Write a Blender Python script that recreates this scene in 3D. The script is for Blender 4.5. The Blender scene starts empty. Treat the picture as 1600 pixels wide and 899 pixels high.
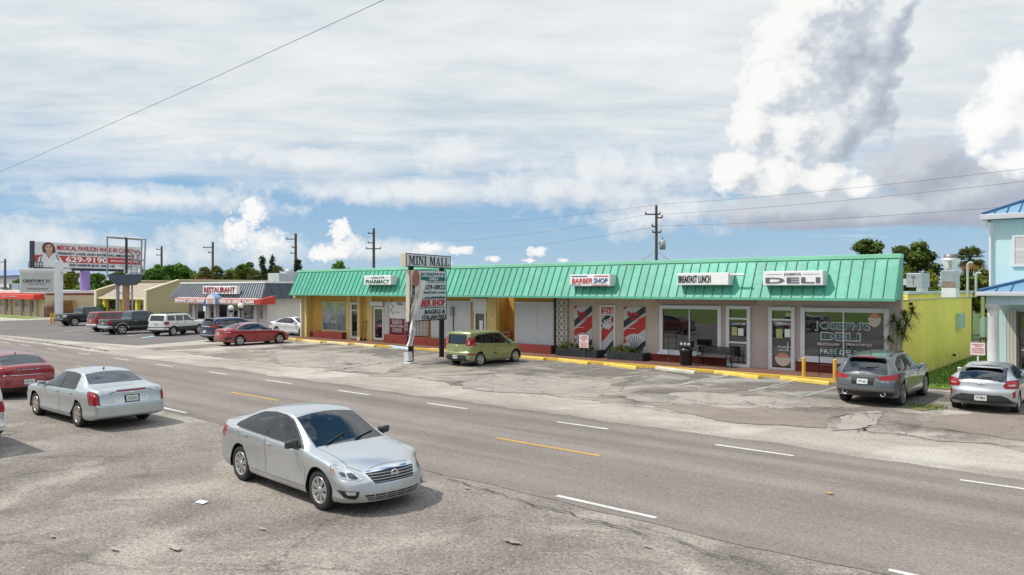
import bpy, bmesh, math, random
import numpy as np
from mathutils import Vector, Matrix
from mathutils.bvhtree import BVHTree
random.seed(7)
SC = bpy.context.scene
COL = SC.collection
R = math.radians

# ---------------------------------------------------------------- survey of the place
# X runs along the road (to the right), Y across it towards the shops, Z up, metres.
EYE = 3.68; FOC = 1180.0; YAW = math.atan2(1379, FOC)
CA, SA = math.cos(YAW), math.sin(YAW)
def ray(px, py): # right, up per unit depth
    return (px - 800) / FOC, (451 - py) / FOC
def wpt(d, px, py):
    r, u = ray(px, py)
    return Vector((-CA * d + SA * r * d, SA * d + CA * r * d, EYE + u * d))
def G(px, py, z=0.0):
    return wpt(FOC * (EYE - z) / (py - 451), px, py)
def onY(px, py, Y):
    r, u = ray(px, py); d = Y / (SA + CA * r); return wpt(d, px, py)
def onX(px, py, X):
    r, u = ray(px, py); d = X / (-CA + SA * r); return wpt(d, px, py)

# ---------------------------------------------------------------- object helpers
def tag(o, label=None, cat=None, group=None, kind=None):
    if label: o['label'] = label
    if cat: o['category'] = cat
    if group: o['group'] = group
    if kind: o['kind'] = kind
    return o
def thing(name, label, cat, loc=(0, 0, 0), rz=0.0, group=None):
    o = bpy.data.objects.new(name, None); COL.objects.link(o)
    o.location = loc; o.rotation_euler = (0, 0, rz); o.empty_display_size = 0.3
    return tag(o, label, cat, group)
def mworld(o):
    m = Matrix.Identity(4)
    while o is not None:
        m = (Matrix.Translation(o.location) @ o.rotation_euler.to_matrix().to_4x4()) @ m
        o = o.parent
    return m
def link(name, me, mats, parent=None):
    o = bpy.data.objects.new(name, me); COL.objects.link(o)
    if not isinstance(mats, (list, tuple)): mats = [mats]
    for m in mats: me.materials.append(m)
    if parent is not None: o.parent = parent
    return o
def duplicate(root, loc, rz=None, label=None, group=None):
    def cp(o, par):
        c = o.copy(); COL.objects.link(c); c.parent = par
        for ch in list(o.children): cp(ch, c)
        return c
    r = cp(root, None); r.location = loc
    if rz is not None: r.rotation_euler = (0, 0, rz)
    if label: r['label'] = label
    if group: r['group'] = group
    return r

class MB:
    """collects faces and links them as one mesh object"""
    def __init__(s): s.v = []; s.f = []; s.m = []; s.k = 0; s.sm = []
    def add(s, vs, fs, smooth=False):
        b = len(s.v); s.v.extend([tuple(p) for p in vs])
        for f in fs: s.f.append([b + i for i in f]); s.m.append(s.k); s.sm.append(smooth)
        return s
    def box(s, x0, x1, y0, y1, z0, z1):
        v = [(x, y, z) for z in (z0, z1) for y in (y0, y1) for x in (x0, x1)]
        return s.add(v, [(0, 2, 3, 1), (4, 5, 7, 6), (0, 1, 5, 4), (2, 6, 7, 3), (0, 4, 6, 2), (1, 3, 7, 5)])
    def obox(s, c, ax, ay, az):  # centre and three half-axis vectors
        c, ax, ay, az = map(Vector, (c, ax, ay, az))
        v = [c + ax * i + ay * j + az * k for k in (-1, 1) for j in (-1, 1) for i in (-1, 1)]
        return s.add(v, [(0, 2, 3, 1), (4, 5, 7, 6), (0, 1, 5, 4), (2, 6, 7, 3), (0, 4, 6, 2), (1, 3, 7, 5)])
    def poly(s, pts): return s.add(pts, [list(range(len(pts)))])
    def prism(s, pts, d):  # polygon (3-D points) extruded by vector d
        d = Vector(d); n = len(pts); p = [Vector(q) for q in pts]
        return s.add(p + [q + d for q in p], [list(range(n))[::-1], [n + i for i in range(n)]] +
                     [(i, (i + 1) % n, n + (i + 1) % n, n + i) for i in range(n)])
    def tube(s, p0, p1, r0, r1=None, n=10, caps=True):
        p0, p1 = Vector(p0), Vector(p1); r1 = r0 if r1 is None else r1
        z = (p1 - p0).normalized(); x = z.orthogonal().normalized(); y = z.cross(x)
        vs = []
        for p, r in ((p0, r0), (p1, r1)):
            for i in range(n):
                a = 2 * math.pi * i / n; vs.append(p + (x * math.cos(a) + y * math.sin(a)) * r)
        s.add(vs, [(i, (i + 1) % n, n + (i + 1) % n, n + i) for i in range(n)], True)
        if caps: s.add(vs, [list(range(n))[::-1], [n + i for i in range(n)]])
        return s
    def pipe(s, pts, r, n=6):
        for a, b in zip(pts, pts[1:]): s.tube(a, b, r, r, n)
        return s
    def lathe(s, prof, c=(0, 0, 0), axis='Z', n=20):  # prof: (radius, height)
        c = Vector(c); vs = []
        for r, h in prof:
            for i in range(n):
                a = 2 * math.pi * i / n; u, w = r * math.cos(a), r * math.sin(a)
                vs.append(c + Vector({'Z': (u, w, h), 'Y': (u, h, w), 'X': (h, u, w)}[axis]))
        fs = []
        for k in range(len(prof) - 1):
            for i in range(n):
                fs.append((k * n + i, k * n + (i + 1) % n, (k + 1) * n + (i + 1) % n, (k + 1) * n + i))
        return s.add(vs, fs, True)
    def ball(s, c, r, n=12):
        prof = [(max(1e-4, math.sin(math.pi * k / n)) , -math.cos(math.pi * k / n)) for k in range(n + 1)]
        rr = r if isinstance(r, (tuple, list)) else (r, r, r); b = len(s.v)
        s.lathe([(a, h) for a, h in prof], (0, 0, 0), 'Z', n + 4)
        for i in range(b, len(s.v)):
            x, y, z = s.v[i]; s.v[i] = (c[0] + x * rr[0], c[1] + y * rr[1], c[2] + z * rr[2])
        return s
    def build(s, name, mats, parent=None, world=True, bevel=0.0, recalc=True):
        me = bpy.data.meshes.new(name)
        v = s.v
        if parent is not None and world:
            mi = mworld(parent).inverted(); v = [tuple(mi @ Vector(p)) for p in v]
        me.from_pydata(v, [], s.f)
        me.polygons.foreach_set('material_index', s.m); me.polygons.foreach_set('use_smooth', s.sm)
        if recalc or bevel:
            bm = bmesh.new(); bm.from_mesh(me)
            if bevel:
                bmesh.ops.remove_doubles(bm, verts=bm.verts, dist=1e-5)
                bmesh.ops.recalc_face_normals(bm, faces=bm.faces)
                es = [e for e in bm.edges if len(e.link_faces) == 2 and e.calc_face_angle(0) > 0.6]
                bmesh.ops.bevel(bm, geom=es, offset=bevel, segments=2, affect='EDGES', profile=0.5)
            bmesh.ops.recalc_face_normals(bm, faces=bm.faces)
            bm.to_mesh(me); bm.free()
        return link(name, me, mats, parent)

def text(s, m, parent, o, w, h, right=(1, 0, 0), up=(0, 0, 1), name='lettering', bold=0.0, depth=0.012, shear=0.0, space=1.0, out=None):
    """flat raised lettering fitted into a w x h box whose lower left corner is o (world)"""
    cu = bpy.data.curves.new('t', 'FONT'); cu.body = s; cu.size = 1.0; cu.offset = bold * .4; cu.shear = shear
    cu.space_character = space; cu.resolution_u = 3; cu.extrude = 0.5; cu.align_x = 'CENTER'
    to = bpy.data.objects.new('t', cu); COL.objects.link(to)
    dg = bpy.context.evaluated_depsgraph_get(); dg.update()
    me = bpy.data.meshes.new_from_object(to.evaluated_get(dg))
    bpy.data.objects.remove(to); bpy.data.curves.remove(cu)
    n = len(me.vertices)
    a = np.zeros(n * 3); me.vertices.foreach_get('co', a); a = a.reshape(-1, 3)
    lo, hi = a.min(0), a.max(0); sp = np.maximum(hi - lo, 1e-6)
    a = (a - lo) / sp
    r, u, o = Vector(right).normalized(), Vector(up).normalized(), Vector(o)
    nrm = r.cross(u)
    M = np.array([r * w, u * h, nrm * depth]); b = a @ M + np.array(o)
    mi = mworld(parent).inverted() if parent is not None else Matrix.Identity(4)
    b = np.c_[b, np.ones(n)] @ np.array(mi).T
    me.vertices.foreach_set('co', b[:, :3].ravel()); me.update()
    me.materials.clear(); me.name = name
    for p in me.polygons: p.use_smooth = False
    return link(name, me, m, parent)

# ---------------------------------------------------------------- materials
MATS = {}
def nt(name):
    m = bpy.data.materials.new(name); m.use_nodes = True
    t = m.node_tree; return m, t.nodes, t.links, t.nodes['Principled BSDF']
def ramp(N, L, src, stops, out=None):
    r = N.new('ShaderNodeValToRGB'); e = r.color_ramp.elements
    while len(e) < len(stops): e.new(0.5)
    for q, (p, c) in zip(e, stops):
        q.position = p; q.color = (*c, 1) if isinstance(c, (tuple, list)) else (c, c, c, 1)
    L.new(src, r.inputs[0]); return r.outputs[0]
def noise(N, L, vec, scale, detail=4, rough=0.55, dist=0.0, dim='3D'):
    n = N.new('ShaderNodeTexNoise'); n.noise_dimensions = dim
    n.inputs['Scale'].default_value = scale; n.inputs['Detail'].default_value = detail
    n.inputs['Roughness'].default_value = rough; n.inputs['Distortion'].default_value = dist
    if vec is not None: L.new(vec, n.inputs['Vector'])
    return n.outputs['Fac']
def math_(N, L, op, a, b=None, c=None, clamp=False):
    n = N.new('ShaderNodeMath'); n.operation = op; n.use_clamp = clamp
    for i, x in enumerate((a, b, c)):
        if x is None: continue
        if isinstance(x, (int, float)): n.inputs[i].default_value = x
        else: L.new(x, n.inputs[i])
    return n.outputs[0]
def mixc(N, L, f, a, b, mode='MIX'):
    n = N.new('ShaderNodeMix'); n.data_type = 'RGBA'; n.blend_type = mode
    for i, x in ((0, f), (6, a), (7, b)):
        if isinstance(x, (int, float)): n.inputs[i].default_value = x if i == 0 else (x, x, x, 1)
        elif isinstance(x, tuple): n.inputs[i].default_value = (*x, 1)
        else: L.new(x, n.inputs[i])
    return n.outputs[2]
def pm(name, col, rough=0.6, metal=0.0, var=0.12, scale=1.5, bump=0.0, bscale=60, coat=0.0, spec=0.5, dirt=0.0, streak=0.0):
    """weathered single-colour surface: two scales of tone noise, optional grain bump, dirt and rain streaks"""
    if name in MATS: return MATS[name]
    m, N, L, B = nt(name); g = N.new('ShaderNodeNewGeometry').outputs['Position']
    if scale >= 100: g = N.new('ShaderNodeTexCoord').outputs['Object']; scale /= 100
    B.inputs['Roughness'].default_value = rough; B.inputs['Metallic'].default_value = metal
    B.inputs['Coat Weight'].default_value = coat; B.inputs['Coat Roughness'].default_value = 0.04
    B.inputs['Specular IOR Level'].default_value = spec
    if var > 0:
        n1 = noise(N, L, g, scale, 5, 0.6); n2 = noise(N, L, g, scale * 9, 3, 0.6)
        s = math_(N, L, 'ADD', math_(N, L, 'MULTIPLY', n1, 0.7), math_(N, L, 'MULTIPLY', n2, 0.3))
        lo = tuple(c * (1 - var * 1.3) for c in col); hi = tuple(min(1, c * (1 + var * 1.2)) for c in col)
        c = ramp(N, L, s, [(0.32, lo), (0.68, hi)])
        if dirt > 0:
            d = noise(N, L, g, scale * 2.3, 8, 0.7)
            c = mixc(N, L, math_(N, L, 'MULTIPLY', ramp(N, L, d, [(0.5, 0.0), (0.75, 1.0)]), dirt), c, tuple(x * 0.35 for x in col))
        if streak > 0:
            mp = N.new('ShaderNodeMapping'); mp.inputs['Scale'].default_value = (7, 7, 0.5); L.new(g, mp.inputs[0])
            d = noise(N, L, mp.outputs[0], 1.0, 5, 0.6)
            c = mixc(N, L, math_(N, L, 'MULTIPLY', ramp(N, L, d, [(0.5, 0.0), (0.72, 1.0)]), streak), c, tuple(x * 0.45 for x in col))
        L.new(c, B.inputs['Base Color'])
        L.new(ramp(N, L, n2, [(0.3, max(0.02, rough - 0.08)), (0.7, min(1, rough + 0.08))]), B.inputs['Roughness'])
    else: B.inputs['Base Color'].default_value = (*col, 1)
    if bump > 0:
        b = N.new('ShaderNodeBump'); b.inputs['Strength'].default_value = bump; b.inputs['Distance'].default_value = 0.01
        L.new(noise(N, L, g, bscale, 4, 0.6), b.inputs['Height']); L.new(b.outputs[0], B.inputs['Normal'])
    MATS[name] = m; return m
def glass_mat(name, tint, refl=0.10, wave=0.0, dark=None):
    """tinted pane: fresnel mix of mirror and coloured transparency (or of mirror and a dark room)"""
    if name in MATS: return MATS[name]
    m, N, L, B = nt(name); N.remove(B); out = N['Material Output']
    gl = N.new('ShaderNodeBsdfGlossy'); gl.inputs['Roughness'].default_value = 0.015
    gl.inputs['Color'].default_value = (0.95, 0.97, 1, 1)
    lw = N.new('ShaderNodeFresnel'); lw.inputs['IOR'].default_value = 1.55
    f = math_(N, L, 'ADD', lw.outputs[0], refl, clamp=True)
    if dark is None:
        a = N.new('ShaderNodeBsdfTransparent'); a.inputs['Color'].default_value = (*tint, 1)
    else:
        a = N.new('ShaderNodeBsdfDiffuse')
        g = N.new('ShaderNodeNewGeometry').outputs['Position']
        L.new(ramp(N, L, noise(N, L, g, 1.3, 4, 0.6), [(0.35, tuple(c * 0.4 for c in dark)), (0.7, dark)]), a.inputs['Color'])
    if wave > 0:
        g = N.new('ShaderNodeNewGeometry').outputs['Position']
        b = N.new('ShaderNodeBump'); b.inputs['Strength'].default_value = wave; b.inputs['Distance'].default_value = 0.1
        L.new(noise(N, L, g, 0.55, 1, 0.4), b.inputs['Height'])
        L.new(b.outputs[0], gl.inputs['Normal'])
    mx = N.new('ShaderNodeMixShader'); L.new(f, mx.inputs[0]); L.new(a.outputs[0], mx.inputs[1]); L.new(gl.outputs[0], mx.inputs[2])
    L.new(mx.outputs[0], out.inputs['Surface']); MATS[name] = m; return m
def car_paint(name, col, metal=0.45, rough=0.32):
    if name in MATS: return MATS[name]
    m, N, L, B = nt(name); g = N.new('ShaderNodeTexCoord').outputs['Object']
    n = noise(N, L, g, 2.2, 6, 0.65)
    # a film of road dust, heavier near the sills
    z = N.new('ShaderNodeSeparateXYZ'); L.new(g, z.inputs[0])
    low = ramp(N, L, math_(N, L, 'DIVIDE', z.outputs['Z'], 0.9), [(0.2, 0.5), (0.85, 0.06)])
    d = math_(N, L, 'MULTIPLY', low, ramp(N, L, n, [(0.35, 0.25), (0.65, 1.0)]))
    L.new(mixc(N, L, d, tuple(col), (0.26, 0.235, 0.20)), B.inputs['Base Color'])
    L.new(math_(N, L, 'ADD', math_(N, L, 'MULTIPLY', d, 0.5), rough), B.inputs['Roughness'])
    B.inputs['Metallic'].default_value = metal
    B.inputs['Coat Weight'].default_value = 0.85; B.inputs['Coat Roughness'].default_value = 0.05
    MATS[name] = m; return m
def pattern_card(name, fn):
    """material whose colour is made by fn(N, L, u, v): u, v are 0..1 over the object's bounding box"""
    m, N, L, B = nt(name); t = N.new('ShaderNodeTexCoord').outputs['Generated']
    s = N.new('ShaderNodeSeparateXYZ'); L.new(t, s.inputs[0])
    L.new(fn(N, L, s, t), B.inputs['Base Color']); B.inputs['Roughness'].default_value = 0.45
    MATS[name] = m; return m

WHITE = pm('white_paint', (0.74, 0.75, 0.76), 0.5, var=0.06, scale=1.2, streak=0.12)
SIGNWHITE = pm('sign_white', (0.86, 0.86, 0.85), 0.4, var=0.03, scale=2)
BLACK = pm('black_paint', (0.012, 0.012, 0.014), 0.4, var=0.1)
BLACKLET = pm('black_lettering', (0.015, 0.016, 0.02), 0.5, var=0)
NAVYLET = pm('dark_green_lettering', (0.014, 0.12, 0.135), 0.5, var=0)
WHITELET = pm('white_lettering', (0.85, 0.85, 0.85), 0.5, var=0)
REDLET = pm('red_lettering', (0.55, 0.02, 0.03), 0.5, var=0)
BLUELET = pm('blue_lettering', (0.03, 0.07, 0.3), 0.5, var=0)
GREENLET = pm('green_lettering', (0.02, 0.16, 0.10), 0.5, var=0)
GREYLET = pm('grey_lettering', (0.12, 0.12, 0.15), 0.5, var=0)
ALU = pm('window_aluminium', (0.62, 0.64, 0.67), 0.4, metal=0.3, var=0.05)
GALV = pm('galvanised_metal', (0.5, 0.52, 0.55), 0.38, metal=0.7, var=0.12, scale=3, dirt=0.2)
WOODPOLE = pm('pole_wood', (0.10, 0.085, 0.07), 0.85, var=0.25, scale=4, bump=0.4, bscale=20)
WIRE = pm('wire', (0.05, 0.05, 0.06), 0.6, var=0)
# ---------------------------------------------------------------- ground surfaces
def ground_mat(name, base, patch, agg=0.35, crack=0.6, cscale=0.45, stain=0.0, light=None, lscale=0.25, warm=None, grain=55, midamt=.55, tracks=0.0, bumpy=0.5):
    m, N, L, B = nt(name); g = N.new('ShaderNodeNewGeometry').outputs['Position']
    # stretched along the direction of travel
    big = noise(N, L, g, 0.16, 6, 0.62, 0.4); mid = noise(N, L, g, 0.9, 7, 0.68, 0.3); fin = noise(N, L, g, grain, 3, 0.7)
    fin2 = noise(N, L, g, grain * 0.33, 4, 0.75)
    c = mixc(N, L, ramp(N, L, big, [(0.36, 0.0), (0.64, 1.0)]), base, patch)
    c = mixc(N, L, math_(N, L, 'MULTIPLY', ramp(N, L, mid, [(0.38, 0.0), (0.7, 1.0)]), midamt), c, tuple(x * 0.72 for x in base))
    if light is not None:
        l1 = noise(N, L, g, lscale, 8, 0.66, 0.8)
        c = mixc(N, L, ramp(N, L, l1, [(0.5, 0.0), (0.6, 0.9)]), c, light)
    if warm is not None:
        l2 = noise(N, L, g, 0.5, 6, 0.7, 0.5)
        c = mixc(N, L, ramp(N, L, l2, [(0.56, 0.0), (0.68, 0.7)]), c, warm)
    if stain > 0:
        mp = N.new('ShaderNodeMapping'); mp.inputs['Scale'].default_value = (0.36, 0.22, 1); mp.inputs['Location'].default_value = (0.3, 0.12, 0); L.new(g, mp.inputs[0])
        s1 = noise(N, L, mp.outputs[0], 1.2, 6, 0.62, 0.6)
        c = mixc(N, L, math_(N, L, 'MULTIPLY', ramp(N, L, s1, [(0.44, 0.0), (0.62, 1.0)]), stain), c, tuple(x * 0.30 for x in base))
    if tracks > 0:   # wheel paths and drips drawn out along the lanes
        mp = N.new('ShaderNodeMapping'); mp.inputs['Scale'].default_value = (0.035, 1.1, 1); L.new(g, mp.inputs[0])
        c = mixc(N, L, 1.0, c, ramp(N, L, noise(N, L, mp.outputs[0], 1.0, 5, .55, .2), [(.3, 1 - tracks), (.55, 1.0), (.75, 1 + tracks * .4)]), 'MULTIPLY')
    # aggregate: bright chips and dark pits
    vor = N.new('ShaderNodeTexVoronoi'); vor.inputs['Scale'].default_value = grain * 0.85; L.new(g, vor.inputs['Vector'])
    chip = ramp(N, L, math_(N, L, 'ADD', math_(N, L, 'MULTIPLY', fin, 0.5), math_(N, L, 'MULTIPLY', fin2, 0.5)), [(0.36, 1 - agg), (0.5, 1.0), (0.66, 1 + 0.0)])
    c = mixc(N, L, 1.0, c, chip, 'MULTIPLY')
    hi = ramp(N, L, vor.outputs['Color'], [(0.74, 0.0), (0.92, agg * 0.45)])
    c = mixc(N, L, hi, c, tuple(min(0.75, x * 2.0 + 0.06) for x in base))
    sp_ = noise(N, L, g, 20, 8, 0.85)
    c = mixc(N, L, 1.0, c, ramp(N, L, sp_, [(0.32, 1 - agg * .8), (0.5, 1.0), (0.68, 1 + agg * .45)]), 'MULTIPLY')
    # cracks: warped cell borders, broken up by noise
    if crack > 0:
        wn = N.new('ShaderNodeTexNoise'); wn.inputs['Scale'].default_value = 0.9; wn.inputs['Detail'].default_value = 7; wn.inputs['Roughness'].default_value = 0.7; L.new(g, wn.inputs['Vector'])
        va = N.new('ShaderNodeVectorMath'); va.operation = 'MULTIPLY_ADD'; L.new(wn.outputs['Color'], va.inputs[0]); va.inputs[1].default_value = (1.3, 1.3, 0); L.new(g, va.inputs[2])
        ds = []
        for k, th in ((cscale, 0.012), (cscale * 3.1, 0.016)):
            v = N.new('ShaderNodeTexVoronoi'); v.feature = 'DISTANCE_TO_EDGE'; v.inputs['Scale'].default_value = k; L.new(va.outputs[0], v.inputs['Vector'])
            ds.append(ramp(N, L, v.outputs['Distance'], [(th * 0.25, 1.0), (th, 0.0)]))
        gate = ramp(N, L, noise(N, L, g, 0.28, 4, 0.6), [(0.42, 0.0), (0.55, 1.0)])
        gate2 = ramp(N, L, noise(N, L, g, 0.5, 4, 0.6, 0.2), [(0.52, 0.0), (0.62, 0.8)])
        cr = math_(N, L, 'MAXIMUM', math_(N, L, 'MULTIPLY', ds[0], gate), math_(N, L, 'MULTIPLY', ds[1], gate2))
        cr = math_(N, L, 'MULTIPLY', cr, crack)
        c = mixc(N, L, cr, c, (0.035, 0.032, 0.03))
    L.new(c, B.inputs['Base Color']); B.inputs['Roughness'].default_value = 0.9; B.inputs['Specular IOR Level'].default_value = 0.25
    b = N.new('ShaderNodeBump'); b.inputs['Strength'].default_value = bumpy; b.inputs['Distance'].default_value = 0.02
    L.new(math_(N, L, 'ADD', fin2, math_(N, L, 'MULTIPLY', fin, 0.5)), b.inputs['Height']); L.new(b.outputs[0], B.inputs['Normal'])
    MATS[name] = m; return m
def grass_mat(name, a, b):
    m, N, L, B = nt(name); g = N.new('ShaderNodeNewGeometry').outputs['Position']
    c = ramp(N, L, noise(N, L, g, 1.4, 7, 0.7), [(0.3, a), (0.7, b)])
    c = mixc(N, L, 1.0, c, ramp(N, L, noise(N, L, g, 45, 3, 0.7), [(0.3, 0.45), (0.7, 1.25)]), 'MULTIPLY')
    L.new(c, B.inputs['Base Color']); B.inputs['Roughness'].default_value = 0.9
    bp = N.new('ShaderNodeBump'); bp.inputs['Strength'].default_value = 0.9; bp.inputs['Distance'].default_value = 0.05
    L.new(noise(N, L, g, 35, 3, 0.7), bp.inputs['Height']); L.new(bp.outputs[0], B.inputs['Normal'])
    return m
GROUND = ground_mat('old_gravelly_asphalt', (0.258, 0.226, 0.198), (0.328, 0.290, 0.255), agg=0.8, crack=0.42, cscale=0.24, stain=.42, light=(0.39, 0.352, 0.305), lscale=0.3, grain=38, bumpy=0.9)
ROAD = ground_mat('road_asphalt', (0.225, 0.195, 0.174), (0.265, 0.23, 0.206), agg=0.5, crack=0.0, midamt=.25, tracks=.3, grain=48, bumpy=0.4)
SHOULDER = ground_mat('sandy_shoulder', (0.35, 0.31, 0.268), (0.43, 0.385, 0.335), agg=0.5, crack=0.3, tracks=.2, light=(0.48, 0.44, 0.39), lscale=0.22, grain=42)
LOT = ground_mat('patched_lot_asphalt', (0.28, 0.243, 0.208), (0.39, 0.34, 0.292), agg=0.5, crack=0.9, cscale=0.35, stain=0.75, light=(0.49, 0.445, 0.39), lscale=0.2, grain=42)
PATCH = ground_mat('lot_patch_asphalt', (0.225, 0.185, 0.155), (0.28, 0.235, 0.20), agg=0.4, crack=0.3, grain=42)
NEWLOT = ground_mat('fresh_asphalt', (0.155, 0.138, 0.132), (0.19, 0.172, 0.162), agg=0.3, crack=0.0, grain=40)
PALECONC = ground_mat('pale_concrete', (0.42, 0.38, 0.33), (0.5, 0.46, 0.40), agg=0.15, crack=0.4, grain=40)
WALK = ground_mat('red_brown_walkway', (0.17, 0.085, 0.062), (0.22, 0.12, 0.09), agg=0.15, crack=0.1, grain=40)
LAWN = grass_mat('lawn_green', (0.13, 0.24, 0.022), (0.24, 0.35, 0.04))

def sheet(name, pts, z, m, sub=None, kind='structure'):
    me = bpy.data.meshes.new(name); me.from_pydata([(x, y, z) for x, y in pts], [], [list(range(len(pts)))])
    o = link(name, me, m); tag(o, kind=kind); return o
def ragged(x0, x1, y, amp, step=0.5, seed=1):
    rnd = random.Random(seed); n = int(abs(x1 - x0) / step); v = 0; out = []
    for i in range(n + 1):
        v = 0.75 * v + rnd.uniform(-1, 1) * amp * 0.6
        out.append((x0 + (x1 - x0) * i / n, y + v))
    return out
def strip(name, x0, x1, ya, yb, z, m, amp_a=0.0, amp_b=0.0, step=0.5, seed=1):
    a = ragged(x0, x1, ya, amp_a, step, seed); b = ragged(x1, x0, yb, amp_b, step, seed + 1)
    return sheet(name, a + b, z, m)
gr = strip('ground', -900, 900, -900, 1500, 0.0, GROUND, step=300)
FIELD = grass_mat('field_green', (0.05, 0.10, 0.02), (0.10, 0.16, 0.035))
sheet('far_field', [(-900, 62), (900, 62), (900, 1500), (-900, 1500)], 0.004, FIELD)
sheet('verge_lawn', [(-400, -12), (300, -12), (300, -300), (-400, -300)], 0.004, LAWN)
strip('road', -420, 300, 10.45, 17.6, 0.008, ROAD, 0.10, 0.22, 0.5, 3)
strip('sandy_shoulder', -420, 300, 17.3, 20.9, 0.004, SHOULDER, 0.0, 0.55, 0.45, 9)
strip('parking_lot', -47.5, 60, 20.6, 30.75, 0.0115, LOT, 0.65, 0.0, 0.5, 12)
strip('parking_lot', -420, -47.5, 20.2, 62, 0.0105, PALECONC, 0.3, 0.0, 2.0, 15)
# dark freshly paved lot before the restaurant
dk = [G(0, 523.5), G(120, 534), G(215, 540.5), G(290, 534.5), G(345, 529)]
sheet('paved_lot', [(p.x, p.y) for p in dk] + [(-47.4, 32.0), (-52, 36.8), (-100, 34.0), (-100, 24.5)], 0.0155, NEWLOT)
# reddish asphalt patches let into the lot
WORN = ground_mat('worn_pale_asphalt', (0.33, 0.295, 0.258), (0.41, 0.37, 0.325), agg=0.5, crack=0.7, cscale=.5, light=(.25, .225, .20), lscale=.5, grain=42)
def blob(name, pts, z, m, amp=0.12, seed=3):
    rnd = random.Random(seed); out = []
    for (a, b) in zip(pts, pts[1:] + pts[:1]):
        a, b = Vector(a).to_2d(), Vector(b).to_2d(); n = max(2, int((b - a).length / 0.2)); w_ = 0
        for i in range(n):
            w_ = .8 * w_ + rnd.uniform(-amp, amp) * .8; p = a.lerp(b, i / n); nn = (b - a).normalized(); k_ = min(1, i / 3, (n - i) / 3); out.append((p.x - nn.y * w_ * k_ + rnd.uniform(-.04, .04), p.y + nn.x * w_ * k_ + rnd.uniform(-.04, .04)))
    return sheet(name, out, z, m)
blob('asphalt_patch', [G(1010, 633), G(1130, 630), G(1300, 650), G(1290, 670), G(1150, 662)], 0.0185, PATCH, seed=4)
blob('asphalt_patch', [G(1450, 652), G(1600, 640), G(1800, 655), G(1850, 715), G(1600, 690), G(1440, 668)], 0.0185, PATCH, seed=5)
blob('concrete_patch', [G(1318, 650), G(1378, 642), G(1372, 668), G(1300, 674)], 0.0225, WORN, 0.07, seed=6)
blob('concrete_patch', [G(965, 618), G(1060, 614), G(1210, 622), G(1310, 634), G(1220, 640), G(1010, 630)], 0.0205, WORN, 0.25, seed=8)
blob('concrete_patch', [G(690, 590), G(800, 585), G(960, 600), G(930, 622), G(760, 612)], 0.0205, WORN, 0.3, seed=9)
blob('concrete_patch', [G(420, 548), G(560, 552), G(640, 566), G(600, 584), G(440, 570)], 0.0205, WORN, 0.35, seed=11)
DRYG = grass_mat('dry_weeds', (0.13, 0.13, 0.04), (0.26, 0.235, 0.09))
blob('grass_patch', [G(1415, 638), G(1455, 632), G(1478, 636), G(1440, 643)], 0.0245, DRYG, 0.2, seed=10)
# dark oily stall surface beside the walkway
OIL = ground_mat('oily_asphalt', (0.15, 0.132, 0.116), (0.22, 0.195, 0.172), agg=0.3, crack=0.6, cscale=0.5, light=(0.34, 0.32, 0.29), lscale=0.45, grain=42)
for i, (a, b) in enumerate(((-36.0, -33.4), (-33.2, -30.8), (-27.2, -23.2), (-21.9, -19.6), (-19.2, -16.9), (-16.5, -14.2), (-13.7, -11.2), (-10.7, -4.2))):
    blob('oil_stained_asphalt', [(a, 26.2), (b, 25.9), (b + 0.15, 30.55), (a + 0.1, 30.55)], 0.0165, OIL, 0.22, seed=20 + i)
# lawn between the shops and the blue house
blob('side_lawn', [(-7.6, 31.2), (-3.2, 31.0), (-3.6, 60), (-7.6, 60)], 0.0265, LAWN, 0.05, seed=13)
FG = G(0, 497)
sheet('grass_strip', [(-160, 31.0), (-104.5, 31.0), (-104.0, 33.6), (-160, 33.6)], 0.03, LAWN)
# cracks standing open in the old paving: thin dark ribbons
CRK = pm('crack_dark', (0.03, 0.027, 0.025), 0.95, var=0.2)
def crack(pts, w, seed):
    rnd = random.Random(seed); P = []
    for a, b in zip(pts, pts[1:]):
        n = max(2, int((b - a).length / 0.22)); nn = Vector((a.y - b.y, b.x - a.x, 0)).normalized()
        for i in range(n): P.append(a.lerp(b, i / n) + nn * rnd.gauss(0, .045))
    lft, rgt = [], []
    for i in range(len(P) - 1):
        d = (P[i + 1] - P[i]).normalized(); nn = Vector((-d.y, d.x, 0)); k = w * .75 * rnd.uniform(0.15, 1.2) * min(1, i / 4 + .1, (len(P) - 1 - i) / 4 + .1)
        lft.append(P[i] + nn * k); rgt.append(P[i] - nn * k)
    me = bpy.data.meshes.new('pavement_crack'); n = len(lft)
    me.from_pydata([(p.x, p.y, .0325) for p in lft + rgt], [], [(i, i + 1, n + i + 1, n + i) for i in range(n - 1)])
    tag(link('pavement_crack', me, CRK), kind='structure')
crack([G(668, 738), G(770, 771), G(900, 810), G(1060, 850), G(1210, 890)], .022, 1)
crack([G(905, 817), G(1020, 842), G(1100, 866), G(1250, 899)], .018, 2)
crack([G(640, 835), G(760, 808), G(880, 822)], .014, 3)
crack([G(0, 526.5), G(80, 537), G(178, 550)], .10, 4)
crack([G(1300, 668), G(1335, 676), G(1372, 664), G(1420, 667)], .05, 5)
crack([G(1290, 655), G(1340, 648), G(1480, 648)], .035, 6)
crack([G(990, 622), G(1030, 619), G(1085, 625)], .035, 7)
crack([G(480, 586), G(560, 574), G(640, 563)], .05, 8)
crack([G(60, 760), G(190, 748), G(300, 738)], .012, 9)
crack([G(1090, 899), G(1160, 882), G(1190, 860)], .012, 10)
crack([G(1440, 667), G(1600, 690)], .03, 11)

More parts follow.
